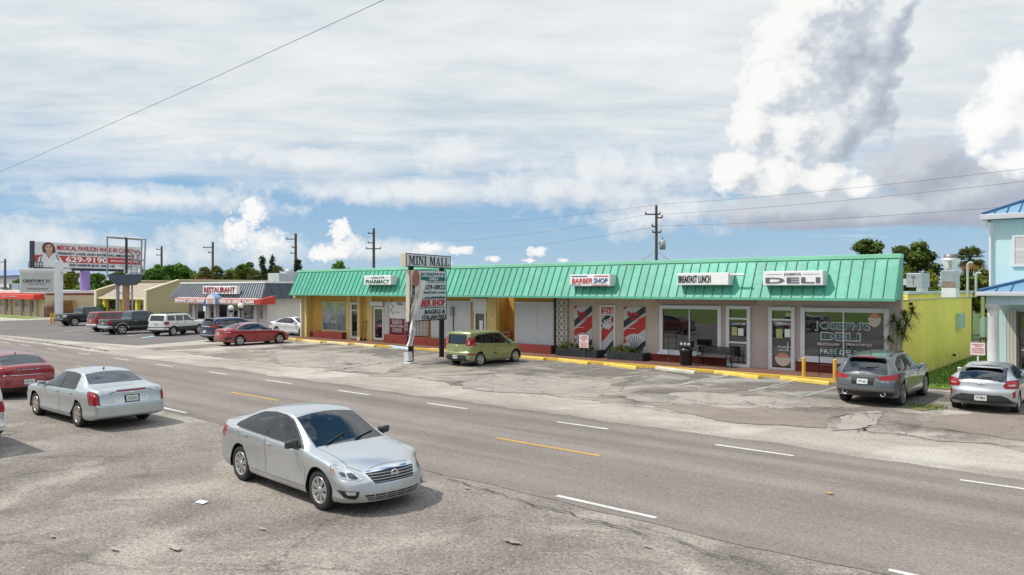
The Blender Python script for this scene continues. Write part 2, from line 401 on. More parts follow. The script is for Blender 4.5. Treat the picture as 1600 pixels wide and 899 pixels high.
# painted road markings: one object per dash
PAINTW = ground_mat('worn_white_paint', (0.60, 0.59, 0.56), (0.70, 0.69, 0.66), agg=0.35, crack=0.0, grain=40, warm=(.30, .27, .25))
PAINTY = ground_mat('worn_yellow_paint', (0.55, 0.33, 0.06), (0.62, 0.38, 0.09), agg=0.35, crack=0.0, grain=40, warm=(.36, .25, .12))
def dash(name, x0, x1, y, w, m):
    return sheet(name, ragged(x0, x1, y - w / 2, .008, .15, int(x0 * 7)) + ragged(x1, x0, y + w / 2, .008, .15, int(x1 * 9)), .0125, m)
for px0, px1 in ((0, 15), (32, 47), (74, 89), (122, 140), (178, 202), (243, 270), (326, 355), (414, 456), (528, 578), (667, 730), (870, 950), (1118, 1240), (1500, 1640)):
    dash('lane_dash', onY(px0, 500, 16.6).x, onY(px1, 500, 16.6).x, 16.6, .11, PAINTW)
for px0, px1 in ((118, 155), (360, 435), (775, 937)):
    dash('centre_dash', onY(px0, 500, 13.84).x, onY(px1, 500, 13.84).x, 13.84, .11, PAINTY)
for px0, px1 in ((110, 122), (175, 200), (250, 290), (490, 560), (870, 1025), (1388, 1600)):
    dash('edge_dash', onY(px0, 500, 10.68).x, onY(px1, 500, 10.68).x, 10.68, .11, PAINTW)
# stall lines
def stall(a, b, w=.1, m=PAINTW):
    d = (b - a).normalized(); n = Vector((-d.y, d.x, 0)) * w / 2
    me = bpy.data.meshes.new('stall_line'); me.from_pydata([(p.x, p.y, .0285) for p in (a - n, b - n, b + n, a + n)], [], [(0, 1, 2, 3)])
    tag(link('stall_line', me, m), kind='structure')
THINW = ground_mat('faded_white_paint', (0.42, 0.40, 0.37), (0.55, 0.53, 0.5), agg=0.35, crack=0.0, grain=30)
for x in (-9.1, -11.0, -13.75, -16.6, -19.4, -22.2, -30.6, -33.4, -36.2, -39, -42): stall(Vector((x, 25.9, 0)), Vector((x + .05, 30.3, 0)), .09, THINW)
for a, b in (((100, 519), (140, 514)), ((130, 519.5), (168, 515)), ((198, 526), (262, 517)), ((222, 528), (280, 519))):
    stall(G(*a), G(*b), .14, PAINTW)
sheet('blue_stall_marking', [(p.x, p.y) for p in (G(219, 528), G(240, 525.2), G(243, 526.5), G(224, 529))], .0285, pm('pale_blue_paint', (0.35, 0.5, 0.62), .8))
# ---------------------------------------------------------------- the green-roofed strip of shops
YF = 32.7; ZW = 0.14; XL = onY(481, 526, YF).x; XR = -7.72; YE = 31.2
def fx(px, Y=None): return onY(px, 500, YF if Y is None else Y).x
def fz(px, py, Y=None): return onY(px, py, YF if Y is None else Y).z
plaza = thing('strip_mall', 'long one-storey row of shops under a green ribbed metal mansard roof', 'building', ((XL + XR) / 2, YF, 0))
GREEN = pm('green_roof_metal', (0.078, 0.385, 0.272), 0.5, metal=0.0, var=0.12, scale=0.5, streak=0.14)
def green_roof():   # every pan between two seams has faded a little differently
    m = GREEN; N, L = m.node_tree.nodes, m.node_tree.links; B = N['Principled BSDF']; src = B.inputs['Base Color'].links[0].from_socket
    g = N.new('ShaderNodeNewGeometry').outputs['Position']; s = N.new('ShaderNodeSeparateXYZ'); L.new(g, s.inputs[0])
    k = math_(N, L, 'FLOOR', math_(N, L, 'DIVIDE', math_(N, L, 'SUBTRACT', s.outputs[0], XL - .10), (XR - XL + .22) / 92))
    w = N.new('ShaderNodeTexWhiteNoise'); w.noise_dimensions = '1D'; L.new(k, w.inputs['W'])
    c = mixc(N, L, 1.0, src, ramp(N, L, w.outputs['Value'], [(0.0, .86), (1.0, 1.08)]), 'MULTIPLY')
    mp = N.new('ShaderNodeMapping'); mp.inputs['Scale'].default_value = (.35, 1.2, 1.2); L.new(g, mp.inputs[0])
    c = mixc(N, L, ramp(N, L, noise(N, L, mp.outputs[0], 1.6, 7, .7), [(.52, 0.0), (.72, .35)]), c, (.22, .50, .40))
    L.new(c, B.inputs['Base Color']); b = N.new('ShaderNodeBump'); b.inputs['Strength'].default_value = .25; b.inputs['Distance'].default_value = .03; L.new(noise(N, L, g, 2.2, 3, .5), b.inputs['Height']); L.new(b.outputs[0], B.inputs['Normal'])
GREENTRIM = pm('pale_green_trim', (0.25, 0.62, 0.42), 0.45, var=0.08, scale=0.7)
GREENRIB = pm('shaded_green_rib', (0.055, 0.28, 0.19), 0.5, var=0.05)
YWALL = pm('ochre_yellow_stucco', (0.60, 0.365, 0.085), 0.85, var=0.10, scale=0.9, bump=0.35, bscale=45, streak=0.18)
YPALE = pm('pale_yellow_stucco', (0.70, 0.54, 0.22), 0.85, var=0.08, scale=0.9, bump=0.3, bscale=45, streak=0.15)
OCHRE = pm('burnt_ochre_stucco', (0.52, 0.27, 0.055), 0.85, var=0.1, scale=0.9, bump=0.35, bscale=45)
BEIGE = pm('beige_pink_stucco', (0.56, 0.46, 0.39), 0.85, var=0.07, scale=0.9, bump=0.3, bscale=45, streak=0.15)
PINKY = pm('grey_pink_stucco', (0.52, 0.43, 0.41), 0.85, var=0.07, scale=0.9, bump=0.3, bscale=45, streak=0.15)
LIME = pm('lime_yellow_stucco', (0.95, 0.76, 0.16), 0.8, var=0.07, scale=0.6, bump=0.25, bscale=30, streak=0.16, dirt=0.10)
REDBASE = pm('red_painted_block', (0.20, 0.03, 0.02), 0.75, var=0.18, scale=2, bump=0.3, bscale=30, dirt=0.2)
PALEBLUE = pm('pale_blue_coping', (0.5, 0.6, 0.58), 0.6, var=0.12, scale=0.8, dirt=0.25)
SHUT = pm('white_shutter', (0.66, 0.67, 0.70), 0.5, var=0.05, scale=1.0)
YCURB = pm('yellow_kerb_paint', (0.66, 0.42, 0.05), 0.75, var=0.14, scale=2.5, dirt=0.45)
PANE = glass_mat('shop_glass', (0, 0, 0), 0.07, wave=0.16, dark=(0.02, 0.021, 0.02))
DOORG = glass_mat('door_glass', (0, 0, 0), 0.08, wave=0.05, dark=(0.02, 0.018, 0.02))
FILM = glass_mat('frosted_window_film', (0, 0, 0), 0.06, wave=0.05, dark=(0.38, 0.43, 0.44))
ROOFING = pm('roofing_membrane', (0.5, 0.5, 0.48), 0.8, var=0.1)

def block_wall():   # painted block: faint joints and grime rising from the ground
    m = LIME; N, L = m.node_tree.nodes, m.node_tree.links; B = N['Principled BSDF']; src = B.inputs['Base Color'].links[0].from_socket
    g = N.new('ShaderNodeNewGeometry').outputs['Position']; s = N.new('ShaderNodeSeparateXYZ'); L.new(g, s.inputs[0]); cb = N.new('ShaderNodeCombineXYZ'); L.new(s.outputs[1], cb.inputs[0]); L.new(s.outputs[2], cb.inputs[1])
    br = N.new('ShaderNodeTexBrick'); L.new(cb.outputs[0], br.inputs['Vector']); br.inputs['Scale'].default_value = 1; br.inputs['Brick Width'].default_value = .4; br.inputs['Row Height'].default_value = .2; br.inputs['Mortar Size'].default_value = .008
    c = mixc(N, L, math_(N, L, 'MULTIPLY', br.outputs['Fac'], .16), src, (.35, .30, .05))
    lo = math_(N, L, 'SUBTRACT', 1.0, math_(N, L, 'DIVIDE', s.outputs[2], .9), None, True); d = math_(N, L, 'MULTIPLY', lo, ramp(N, L, noise(N, L, g, 2.5, 6, .7), [(.4, .1), (.65, .8)]))
    c = mixc(N, L, d, c, (.30, .27, .10)); d2 = ramp(N, L, noise(N, L, g, .9, 7, .7), [(.56, 0.0), (.74, .35)]); c = mixc(N, L, d2, c, (.62, .52, .16)); L.new(c, B.inputs['Base Color'])
block_wall(); green_roof()
# walls as separate bays, each one colour
def wallbay(x0, x1, m, y0=YF, y1=YF + .25, z0=0, z1=3.3): MB().box(x0, x1, y0, y1, z0, z1).build('wall', m, plaza)
xs = {k: fx(k) for k in (481, 543, 565, 583, 600, 645, 672, 737, 762, 776, 804, 871, 888, 1028, 1180, 1406)}
wallbay(XL, xs[762], YWALL); wallbay(xs[762], xs[776], YPALE)
# recess with its own back and sides
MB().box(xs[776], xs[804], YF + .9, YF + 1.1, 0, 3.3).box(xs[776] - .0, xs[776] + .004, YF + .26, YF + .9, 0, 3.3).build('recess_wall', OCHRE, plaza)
MB().box(xs[804] - .05, xs[804], YF + .002, YF + .9, 0, 3.3).build('recess_wall', YWALL, plaza)
wallbay(xs[804], xs[871], YWALL); wallbay(xs[871], xs[1028], BEIGE); wallbay(xs[1028], XR, PINKY, z1=3.3)
MB().box(xs[1028], fx(1180), YF - .12, YF - .002, 2.95, 3.28).build('lintel', pm('brown_pink_stucco', (0.44, 0.32, 0.28), 0.85, var=0.07, bump=.3), plaza)
# yellow pilasters and pale corner post
for a, b, m, dy in ((481, 487, YPALE, .45), (543, 549, YPALE, .1), (563, 567, YPALE, .28), (575, 583, YPALE, .10), (762, 776, YPALE, .06)):
    MB().box(fx(a), fx(b), YF - dy, YF - .002, 0.0, 3.29).build('pilaster', m, plaza)
MB().box(fx(870) - .06, fx(870) + .06, YF - .2, YF - .06, 0.0, 3.28).build('post', BLACK, plaza)
# rear, left wall and flat roof
YB = 47.5
MB().box(XL, XL + .25, YF + .25, YB, 0, 3.3).box(XL, XR, YB, YB + .25, 0, 3.4).build('wall', YPALE, plaza)
MB().box(XL + .02, XR - .25, YF + 1.2, YB - .02, 3.2, 3.3).build('roof_deck', ROOFING, plaza)
# lime side wall with blue coping and a narrow ledge
MB().box(XR - .25, XR, YF + .252, YB + .26, 0, 3.22).build('side_wall', LIME, plaza)
MB().box(XR - .25, XR + .02, YF + .9, YB + .26, 3.222, 3.44).build('side_wall', LIME, plaza)
MB().box(XR - .32, XR + .08, YF + .9, YB + .3, 3.442, 3.56).box(XR - .0, XR + .06, YF + .3, YB + .28, 3.20, 3.235).build('coping', PALEBLUE, plaza, bevel=.01)
# soffit and mansard
X0, X1 = XL - .12, XR + .14
MB().box(X0, X1 - .05, YE + .04, YF + .3, 3.30, 3.34).build('soffit', pm('soffit_paint', (0.55, 0.5, 0.42), .8), plaza)
ZE, ZT, YT = 3.24, 4.86, YE + .78
man = MB()
man.prism([(X0, YE, ZE), (X0, YT, ZT), (X0, YT + .3, ZT), (X0, YT + .3, ZE + .02)], (X1 - X0, 0, 0))
nseam = 92
for i in range(nseam + 1):
    x = X0 + .02 + (X1 - X0 - .04) * i / nseam; w = .017
    dv = Vector((0, YT - YE, ZT - ZE)).normalized(); nv = Vector((0, -dv.z, dv.y))
    c = Vector((x, (YE + YT) / 2, (ZE + ZT) / 2)) + nv * .02; hl = math.hypot(YT - YE, ZT - ZE) / 2 - .03
    man.k = 1; man.obox(c, (w, 0, 0), dv * hl, nv * .024); man.k = 0
man.build('mansard_roof', [GREEN, GREENRIB], plaza)
MB().box(X0 - .03, X1 + .03, YT - .04, YT + .38, ZT + .003, ZT + .17).build('roof_cap', GREENTRIM, plaza, bevel=.01)
MB().box(X0 - .02, X1 + .02, YE - .035, YE - .004, ZE - .05, ZE + .05).build('drip_edge', pm('mid_green_trim', (0.10, 0.42, 0.29), .5), plaza)
MB().prism([(X1 + .001, YE + .0, ZE), (X1 + .001, YT, ZT), (X1 + .001, YT + .3, ZT), (X1 + .001, YT + .3, ZE)], (.03, 0, 0)).build('roof_end', pm('gable_green', (0.09, 0.36, 0.26), .5), plaza)
MB().box(XL - .2, XL + .08, YF - 1.1, YF - .7, 2.98, 3.28).build('bracket', YPALE, plaza)
MB().box(XL - .06, XL + .08, YF - .62, YF - .46, .14, 3.24).build('corner_post', pm('cream_post', (0.72, 0.66, 0.55), .7), plaza)

# walkway and its yellow kerb
wk = MB().box(XL - .3, XR + .1, 30.78, YF - .003, -.05, ZW); tag(wk.build('walkway', WALK), kind='structure')
tag(MB().box(XL - .3, fx(1318, 30.7), 30.6, 30.778, -.05, ZW - .005).build('kerb', YCURB, bevel=.015), kind='structure')

# ---- shop fronts
def framed(name, pxa, pxb, pya, pyb, fw, m, depth=.07, y=YF, pane=PANE, parent=plaza, mull=(), bars=(), pname='pane', fm=None):
    """window or door: frame with mullions and one pane behind; returns (frame, rect)"""
    x0, x1 = fx(pxa), fx(pxb); pm_ = (pxa + pxb) / 2; z1, z0 = fz(pm_, pya), fz(pm_, pyb)
    b = MB(); yf = y - depth
    b.box(x0, x0 + fw, yf, y - .002, z0, z1).box(x1 - fw, x1, yf, y - .002, z0, z1)
    b.box(x0 + fw, x1 - fw, yf, y - .002, z0, z0 + fw).box(x0 + fw, x1 - fw, yf, y - .002, z1 - fw, z1)
    for t in mull: xx = fx(t); b.box(xx - .025, xx + .025, yf + .01, y - .004, z0 + fw, z1 - fw)
    for t in bars: zz = z0 + (z1 - z0) * t; b.box(x0 + fw, x1 - fw, yf + .01, y - .004, zz - .04, zz + .04)
    f = b.build(name, m, parent, bevel=.006)
    MB().box(x0 + fw - .01, x1 - fw + .01, y - .035, y - .015, z0 + fw - .01, z1 - fw + .01).build(pname, pane, f)
    return f, (x0, x1, z0, z1)
# pharmacy window with frosted film, sill and planter base
framed('window', 504, 542.5, 471, 517.5, .08, YPALE, .06, pane=FILM, mull=(526,))
MB().box(fx(504) - .1, fx(543), YF - .12, YF - .003, fz(523, 521), fz(523, 517.6)).build('sill', pm('sill_cream', (0.68, 0.6, 0.42), .7), plaza)
MB().box(fx(498), fx(543), YF - .5, YF - .004, ZW + .002, .62).build('planter_base', REDBASE, plaza, bevel=.02)
MB().box(fx(487), fx(498), YF - .12, YF - .004, ZW + .002, .50).build('wall_base', REDBASE, plaza)
# doors of the yellow part
framed('door', 549, 563, 473, 529, .13, WHITE, .09, bars=(.78,), pane=DOORG, pname='door_pane')
framed('door', 585, 601, 480, 531.5, .14, WHITE, .09, bars=(), pane=DOORG, pname='door_pane')
MB().box(fx(581), fx(601), YF - .18, YF - .1, fz(591, 478.5), fz(591, 471)).build('shutter_box', WHITE, plaza, bevel=.02)
MB().box(fx(601.5), fx(608), YF - .05, YF - .003, fz(604, 527), fz(604, 472)).box(fx(604) , fx(605.5), YF - .08, YF - .051, fz(604, 527), fz(604, 472)).build('shutter_track', SHUT, plaza)
# pharmacy poster window: white upper poster, wine-red lower panel
WINE = pm('wine_red_film', (0.22, 0.012, 0.03), 0.35, var=0.08)
f, r = framed('window', 608.5, 641, 471.5, 525, .06, ALU, .05, pane=SIGNWHITE, mull=(633,), pname='poster')
zr = fz(622, 498)
po = f
MB().box(r[0] + .06, fx(633) - .025, YF - .045, YF - .037, r[2] + .06, zr).build('red_panel', WINE, f)
MB().box(fx(633) + .025, r[1] - .06, YF - .045, YF - .037, r[2] + .06, zr).build('red_panel', WINE, f)
cx0 = r[0] + .22; cw = fx(633) - .025 - r[0] - .36
for k, (s, z, h, ww) in enumerate((('WE ACCEPT ALL', 503, 3, .9), ('INSURANCES', 506.5, 3, .8), ('FREE DELIVERY AVAILABLE', 511.5, 3, 1.08), ('COMPOUNDING', 516, 2.6, .8), ('VACCINATIONS', 519.5, 2.6, .8))):
    text(s, WHITELET, f, (cx0 + cw * (1 - ww) / 2, YF - .047, fz(620, z)), cw * ww, .14 * h / 3 * 1.1, depth=.004, bold=.02)
text('YOU BELONG', BLACKLET, f, (cx0 + .55, YF - .04, fz(620, 477)), cw * .55, .17, depth=.004, bold=.02)
text('Pharmacy', GREYLET, f, (cx0 + .35, YF - .04, fz(620, 490)), cw * .42, .12, depth=.004)
sw = MB(); q = lambda u, v: Vector((r[0] + .15 + u * 1.0, YF - .042, zr + .25 + v * 1.0))
sw.pipe([q(.15, 1), q(.0, .75), q(.32, .55), q(.05, .3), q(.3, .0)], .022, 4); sw.pipe([q(1.55, .55), q(1.5, .3), q(1.75, .28), q(1.9, .5)], .022, 4)
sw.build('drawn_emblem', REDLET, f)
for z in (505, 511, 517): text('RX', WHITELET, f, (fx(634.5), YF - .047, fz(637, z)), .34, .2, depth=.004, bold=.03)
MB().box(r[0] - .05, r[1] + .25, YF - .16, YF - .055, r[2] - .14, r[2] - .002).build('sill', pm('sill_cream', (0.68, 0.6, 0.42), .7), plaza)
MB().box(fx(594) + 1.0, fx(646), YF - .55, YF - .165, ZW + .002, .68).build('planter_base', REDBASE, plaza, bevel=.02)
# breeze-block screens
BREEZE = pm('breeze_block_white', (0.60, 0.55, 0.50), 0.85, var=0.1, scale=2, bump=.3, dirt=.15)
def screen(pxa, pxb, z0, z1, y):
    x0, x1 = fx(pxa), fx(pxb); b = MB(); n = max(2, round((x1 - x0) / .33)); s = (x1 - x0) / n; nz = round((z1 - z0) / s); t = .03
    for i in range(n + 1): b.box(x0 + i * s - t / 2, x0 + i * s + t / 2, y, y + .09, z0, z1)
    for j in range(nz + 1): b.box(x0, x1, y + .002, y + .088, z0 + j * (z1 - z0) / nz - t / 2, z0 + j * (z1 - z0) / nz + t / 2)
    for i in range(n):
        for j in range(nz):
            cx, cz = x0 + (i + .5) * s, z0 + (j + .5) * (z1 - z0) / nz; h = s * .46
            for sx in (-1, 1):
                b.obox((cx, y + .045, cz), (h, 0, h * sx), (0, .04, 0), (-.025 * sx, 0, .025))
            vs = [(cx + .3 * s * math.cos(a), y + .003, cz + .3 * s * math.sin(a)) for a in [k * math.pi / 6 for k in range(12)]]
            for k in range(12):
                a, c = vs[k], vs[(k + 1) % 12]; ai = Vector((cx, 0, cz)); f_ = .68
                b.poly([a, c, (cx + (c[0] - cx) * f_, c[1], cz + (c[2] - cz) * f_), (cx + (a[0] - cx) * f_, a[1], cz + (a[2] - cz) * f_)])
    return b.build('breeze_block_screen', BREEZE, plaza, recalc=False)
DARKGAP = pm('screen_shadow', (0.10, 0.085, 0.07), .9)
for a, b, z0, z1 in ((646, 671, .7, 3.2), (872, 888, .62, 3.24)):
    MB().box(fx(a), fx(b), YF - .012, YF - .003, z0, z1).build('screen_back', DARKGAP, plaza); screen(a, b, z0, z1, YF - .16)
# white roll shutters
def shutter(pxa, pxb, pya, pyb, split=()):
    x0, x1 = fx(pxa), fx(pxb); m_ = (pxa + pxb) / 2; z0, z1 = fz(m_, pyb), fz(m_, pya); b = MB()
    edges = [x0] + [fx(s) for s in split] + [x1]
    for a, c in zip(edges, edges[1:]):
        n = max(1, round((c - a) / .09)); w = (c - a - .015) / n
        for i in range(n):
            xa = a + i * w; b.prism([(xa, YF - .06, z0), (xa + w * .18, YF - .085, z0), (xa + w * .82, YF - .085, z0), (xa + w, YF - .06, z0), (xa + w, YF - .01, z0), (xa, YF - .01, z0)], (0, 0, z1 - z0))
    o = b.build('storm_shutter', SHUT, plaza)
    MB().box(x0 - .05, x1 + .05, YF - .11, YF - .004, z1 + .002, z1 + .07).build('shutter_rail', ALU, plaza)
    MB().box(x0 - .05, x1 + .05, YF - .14, YF - .004, z0 - .11, z0 - .002).build('sill', pm('sill_cream', (0.68, 0.6, 0.42), .7), plaza)
shutter(675, 737, 472, 532, (704,)); shutter(806, 869.5, 474, 540, (841,))
MB().box(fx(646), fx(740), YF - .5, YF - .165, ZW + .002, .62).build('planter_base', REDBASE, plaza, bevel=.02)
MB().box(fx(804), fx(868), YF - .4, YF - .165, ZW + .002, .60).build('planter_base', REDBASE, plaza, bevel=.02)
framed('door', 742, 760.5, 487, 552, .12, WHITE, .09, pane=DOORG, pname='door_pane')
MB().box(fx(740), fx(761.5), YF - .06, YF - .004, fz(750, 486.6), fz(750, 471)).build('door_panel', WHITE, plaza)
MB().box(fx(738), fx(763), YF - .2, YF - .07, fz(750, 471.5), fz(750, 466.5)).build('shutter_box', WHITE, plaza, bevel=.015)
MB().box(fx(750), fx(755), YF - .05, YF - .037, fz(752, 523), fz(752, 501)).build('notice', SIGNWHITE, plaza)
MB().box(fx(768.5), fx(771.5), YF - .075, YF - .062, fz(770, 503), fz(770, 497)).build('notice', pm('notice_paper', (0.7, 0.68, .6), .6), plaza)
# electric meters on the wall
def meter(px, py, r, y=YF):
    x, z = fx(px), fz(px, py)
    t = thing('electric_meter', 'grey electric meter on a conduit against the %s' % ('white shutter left of the cafe-style door' if px > 650 else 'yellow wall between two white doors'), 'meter', (x, YF - .15, ZW))
    MB().box(x - .13, x + .13, YF - .2, YF - .09, z - .3, z + .25).build('box', pm('meter_grey', (.24, .25, .26), .5, metal=.4), t)
    MB().lathe([(.001, -.09), (.09, -.08), (.1, 0)], (x, YF - .2, z + .1), 'Y').build('dial', pm('meter_glass', (.35, .37, .38), .15), t)
    MB().tube((x + .05, YF - .12, ZW), (x + .05, YF - .12, z - .3), .03).build('conduit', pm('conduit_dark', (.05, .05, .05), .6), t)
meter(709.5, 486, .1)
# the cart-like hand truck by the pharmacy door
t = thing('hand_truck', 'dark folding hand truck leaning on the yellow wall beside the pharmacy door', 'hand truck', (fx(574), YF - .3, ZW))
xh = fx(574)
MB().pipe([(xh - .18, YF - .16, 1.45), (xh - .18, YF - .38, ZW + .05)], .02).pipe([(xh + .18, YF - .16, 1.45), (xh + .18, YF - .38, ZW + .05)], .02).pipe([(xh - .18, YF - .16, 1.45), (xh + .18, YF - .16, 1.45)], .02).pipe([(xh - .18, YF - .25, .9), (xh + .18, YF - .25, .9)], .015).box(xh - .2, xh + .2, YF - .6, YF - .38, ZW + .001, ZW + .02).build('frame', pm('dark_red_frame', (.06, .02, .02), .5), t)
for s in (-1, 1): MB().lathe([(.02, -.02), (.1, -.02), (.1, .02), (.02, .02)], (xh + s * .22, YF - .36, ZW + .1), 'X', 14).build('wheel', BLACK, t)

# barber shop: two graphic posters and a graphic door
RED = (0.48, 0.03, 0.03); DK = (0.022, 0.025, 0.032); LG = (0.52, 0.52, 0.54)
def poster_fn(ph):
    def fn(N, L, s, t):
        u, v = s.outputs['X'], s.outputs['Z']
        fr = math_(N, L, 'DIVIDE', math_(N, L, 'ADD', math_(N, L, 'SUBTRACT', v, math_(N, L, 'MULTIPLY', u, 0.33)), 0.4), 1.5)
        r = N.new('ShaderNodeValToRGB'); r.color_ramp.interpolation = 'CONSTANT'; e = r.color_ramp.elements
        for p, c in ((0.0, RED), (0.10, LG), (0.19, DK), (0.268, LG), (0.42, RED), (0.60, LG), (0.64, DK), (0.735, LG), (0.885, RED)):
            q = e[0] if p == 0 else (e[1] if p == .10 else e.new(p)); q.position = p; q.color = (*c, 1)
        L.new(fr, r.inputs[0])
        return r.outputs[0]
    return fn
POST = pattern_card('barber_poster_print', poster_fn(0.1))
LGM = pm('light_grey_ink', (.62, .62, .64), .5, var=0); DKM = pm('dark_ink', DK, .5, var=0)
def barber_poster(pxa, pxb, pya, pyb, parent=plaza, frame=True, y=YF):
    f, r = framed('window', pxa, pxb, pya, pyb, .05, BEIGE, .02, pane=POST, pname='poster')
    x0, x1, z0, z1 = r; w = x1 - x0; h = z1 - z0; yy = y - .038
    text('Barber', REDLET, f, (x0 + w * .2, yy, z0 + h * .80), w * .5, h * .1, bold=.06, depth=.004, name='lettering')
    text('Barber', DKM, f, (x0 + w * .22, yy + .002, z0 + h * .79), w * .5, h * .1, bold=.1, depth=.003, name='lettering')
    text('SHOP', REDLET, f, (x0 + w * .3, yy, z0 + h * .72), w * .55, h * .06, bold=.05, depth=.004)
    fan = MB()   # fanned combs and clippers
    for k, a in enumerate((-40, -27, -13, 0, 13, 27, 40)):
        c = Vector((x0 + w * .5, yy, z0 + h * .15)); d = Vector((math.sin(R(a)), 0, math.cos(R(a)))); n = Vector((d.z, 0, -d.x))
        fan.k = 0 if k != 3 else 0
        fan.obox(c + d * h * .17 + Vector((0, -.002 * k, 0)), d * h * .135, n * w * .055, (0, .0015, 0))
        fan.k = 1; fan.obox(c + d * h * .17 + Vector((0, -.002 * k - .002, 0)), d * h * .09, n * w * .014, (0, .0015, 0)); fan.k = 0
    fan.build('comb_drawing', [LGM, DKM], f)
    text('BARBERS', DKM, f, (x0 + w * .1, yy - .024, z0 + h * .15), w * .8, h * .07, bold=.06, depth=.004)
    MB().box(x0 + w * .1, x0 + w * .55, yy - .004, yy, z0 + h * .555, z0 + h * .565).build('ink_line', LGM, f)
    return f
barber_poster(897, 926.5, 477.5, 556); barber_poster(974, 1010, 478.5, 558)
f, r = framed('door', 938, 962.5, 477, 556.5, .10, WHITE, .08, bars=(.815,), pane=POST, pname='door_print')
MB().box(r[0] + .11, r[1] - .11, YF - .044, YF - .037, r[3] - .46, r[3] - .11).build('transom_print', pm('transom_red', RED, .4, var=.1), f)
text('221-04', WHITELET, f, (r[0] + .2, YF - .045, r[3] - .42), .75, .25, bold=.03, depth=.004)
for k, a in enumerate((-40, -20, 0, 20, 40)):
    pass
fan = MB()
for k, a in enumerate((-45, -22, 0, 22, 45)):
    c = Vector(((r[0] + r[1]) / 2, YF - .045 - .003 * k, r[2] + 1.35)); d = Vector((math.sin(R(a)), 0, math.cos(R(a)))); n = Vector((d.z, 0, -d.x))
    fan.obox(c + d * .3, d * .24, n * .055, (0, .0015, 0))
fan.build('comb_drawing', LGM, f)

# deli: wide windows with mullion, doors
WFR = pm('window_white', (0.72, 0.73, 0.76), 0.45, var=0.05)
framed('window', 1032, 1128, 477.5, 554, .17, WFR, .12, mull=(1078.5,))
MB().box(fx(1030), fx(1128), YF - .2, YF - .122, fz(1080, 556), fz(1080, 553)).build('sill', WFR, plaza)
f, r = framed('door', 1136, 1173.5, 478, 573.5, .15, WFR, .12, bars=(.79, .40), pane=DOORG, pname='door_pane')
MB().box(r[0] + .55, r[0] + .8, YF - .045, YF - .037, r[2] + 1.42, r[2] + 1.75).build('notice', SIGNWHITE, f)
MB().box(r[0] + .25, r[0] + .5, YF - .045, YF - .037, r[2] + 1.42, r[2] + 1.8).build('notice', pm('notice_yellow', (.5, .5, .2), .6), f)
f, r = framed('door', 1202, 1243, 479.5, 580.5, .16, WFR, .12, bars=(.80,), pane=DOORG, pname='door_pane')
MB().box(r[0] + .7, r[0] + .95, YF - .045, YF - .037, r[2] + 1.5, r[2] + 1.85).build('notice', SIGNWHITE, f)
MB().box(r[0] + .32, r[0] + .6, YF - .045, YF - .037, r[2] + 1.45, r[2] + 1.85).build('notice', pm('notice_yellow', (.5, .5, .2), .6), f)
MB().box(r[0] + .75, r[0] + 1.05, YF - .045, YF - .037, r[3] - .42, r[3] - .27).build('notice', pm('notice_yellow', (.5, .5, .2), .6), f)
text("JOSEPH'S DELI", WHITELET, f, (r[0] + .3, YF - .046, r[2] + 1.98), .82, .14, depth=.004, bold=.03)
text('941-629-0822', WHITELET, f, (r[0] + .4, YF - .046, r[2] + 1.03), .62, .09, depth=.004, bold=.02)
text('JosephsDeli.com', WHITELET, f, (r[0] + .4, YF - .046, r[2] + .88), .62, .09, depth=.004, bold=.02)
def deli_cup(parent, cx, cz, w, h):
    y = YF - .046; b = MB(); CUP = pm('cup_cream', (.66, .55, .48), .5, var=0); SUB = pm('sandwich_ink', (.62, .27, .17), .5, var=.1, scale=9)
    pts = [(cx + w * .5 * math.cos(a), y, cz + h * .62 * math.sin(a)) for a in [math.pi + math.pi * k / 14 for k in range(15)]]
    b.prism(pts, (0, .004, 0)); b.k = 1
    b.prism([(cx - w * .46 + w * .92 * k / 12, y - .003, cz + h * .02 + h * (.30 * math.sin(math.pi * k / 12) + .02 * (k % 2))) for k in range(13)], (0, .004, 0))
    b.build('cup_emblem', [CUP, SUB], parent)
deli_cup(f, (r[0] + r[1]) / 2 + .05, r[2] + .62, .72, .62)
MB().obox((r[1] - .27, YF - .16, r[2] + 1.1), (.02, 0, 0), (0, .03, 0), (0, 0, .18)).build('handle', ALU, f)
f, r = framed('window', 1252, 1389.5, 481.5, 566, .18, WFR, .12, mull=(1319,))
w = r[1] - r[0]
def winlet(s, pxa, pxb, pya, pyb, m, bold=0.0, o=None):
    x0, x1 = fx(pxa), fx(pxb); mid = (pxa + pxb) / 2; z0, z1 = fz(mid, pyb), fz(mid, pya)
    if o: text(s, o, f, (x0 - .03, YF - .042, z0 - .03), x1 - x0 + .06, z1 - z0 + .06, bold=bold + .055, depth=.003)
    text(s, m, f, (x0, YF - .048, z0), x1 - x0, z1 - z0, bold=bold, depth=.004)
winlet("JOSEPH'S", 1275, 1359, 504.5, 517.5, NAVYLET, .035, WHITELET)
winlet('DELI', 1284, 1344, 521, 531.5, NAVYLET, .05, WHITELET)
winlet('BREAKFAST & LUNCH', 1278, 1312, 536, 540, WHITELET, .02); winlet('DINE-IN & CARRY OUT', 1323, 1363, 537, 541, WHITELET, .02)
x0, x1 = fx(1280), fx(1372)
MB().box(x0, x1, YF - .044, YF - .037, fz(1320, 556), fz(1320, 545.5)).build('teal_band', NAVYLET, f)
winlet('FREE DELIVERY', 1282, 1370, 547.5, 554.5, WHITELET, .03)
deli_cup(f, fx(1367), fz(1367, 496.5), fx(1377.5) - fx(1357), .62)
MB().box(fx(1250), fx(1391), YF - .2, YF - .122, fz(1320, 568.5), fz(1320, 565.2)).build('sill', WFR, plaza)
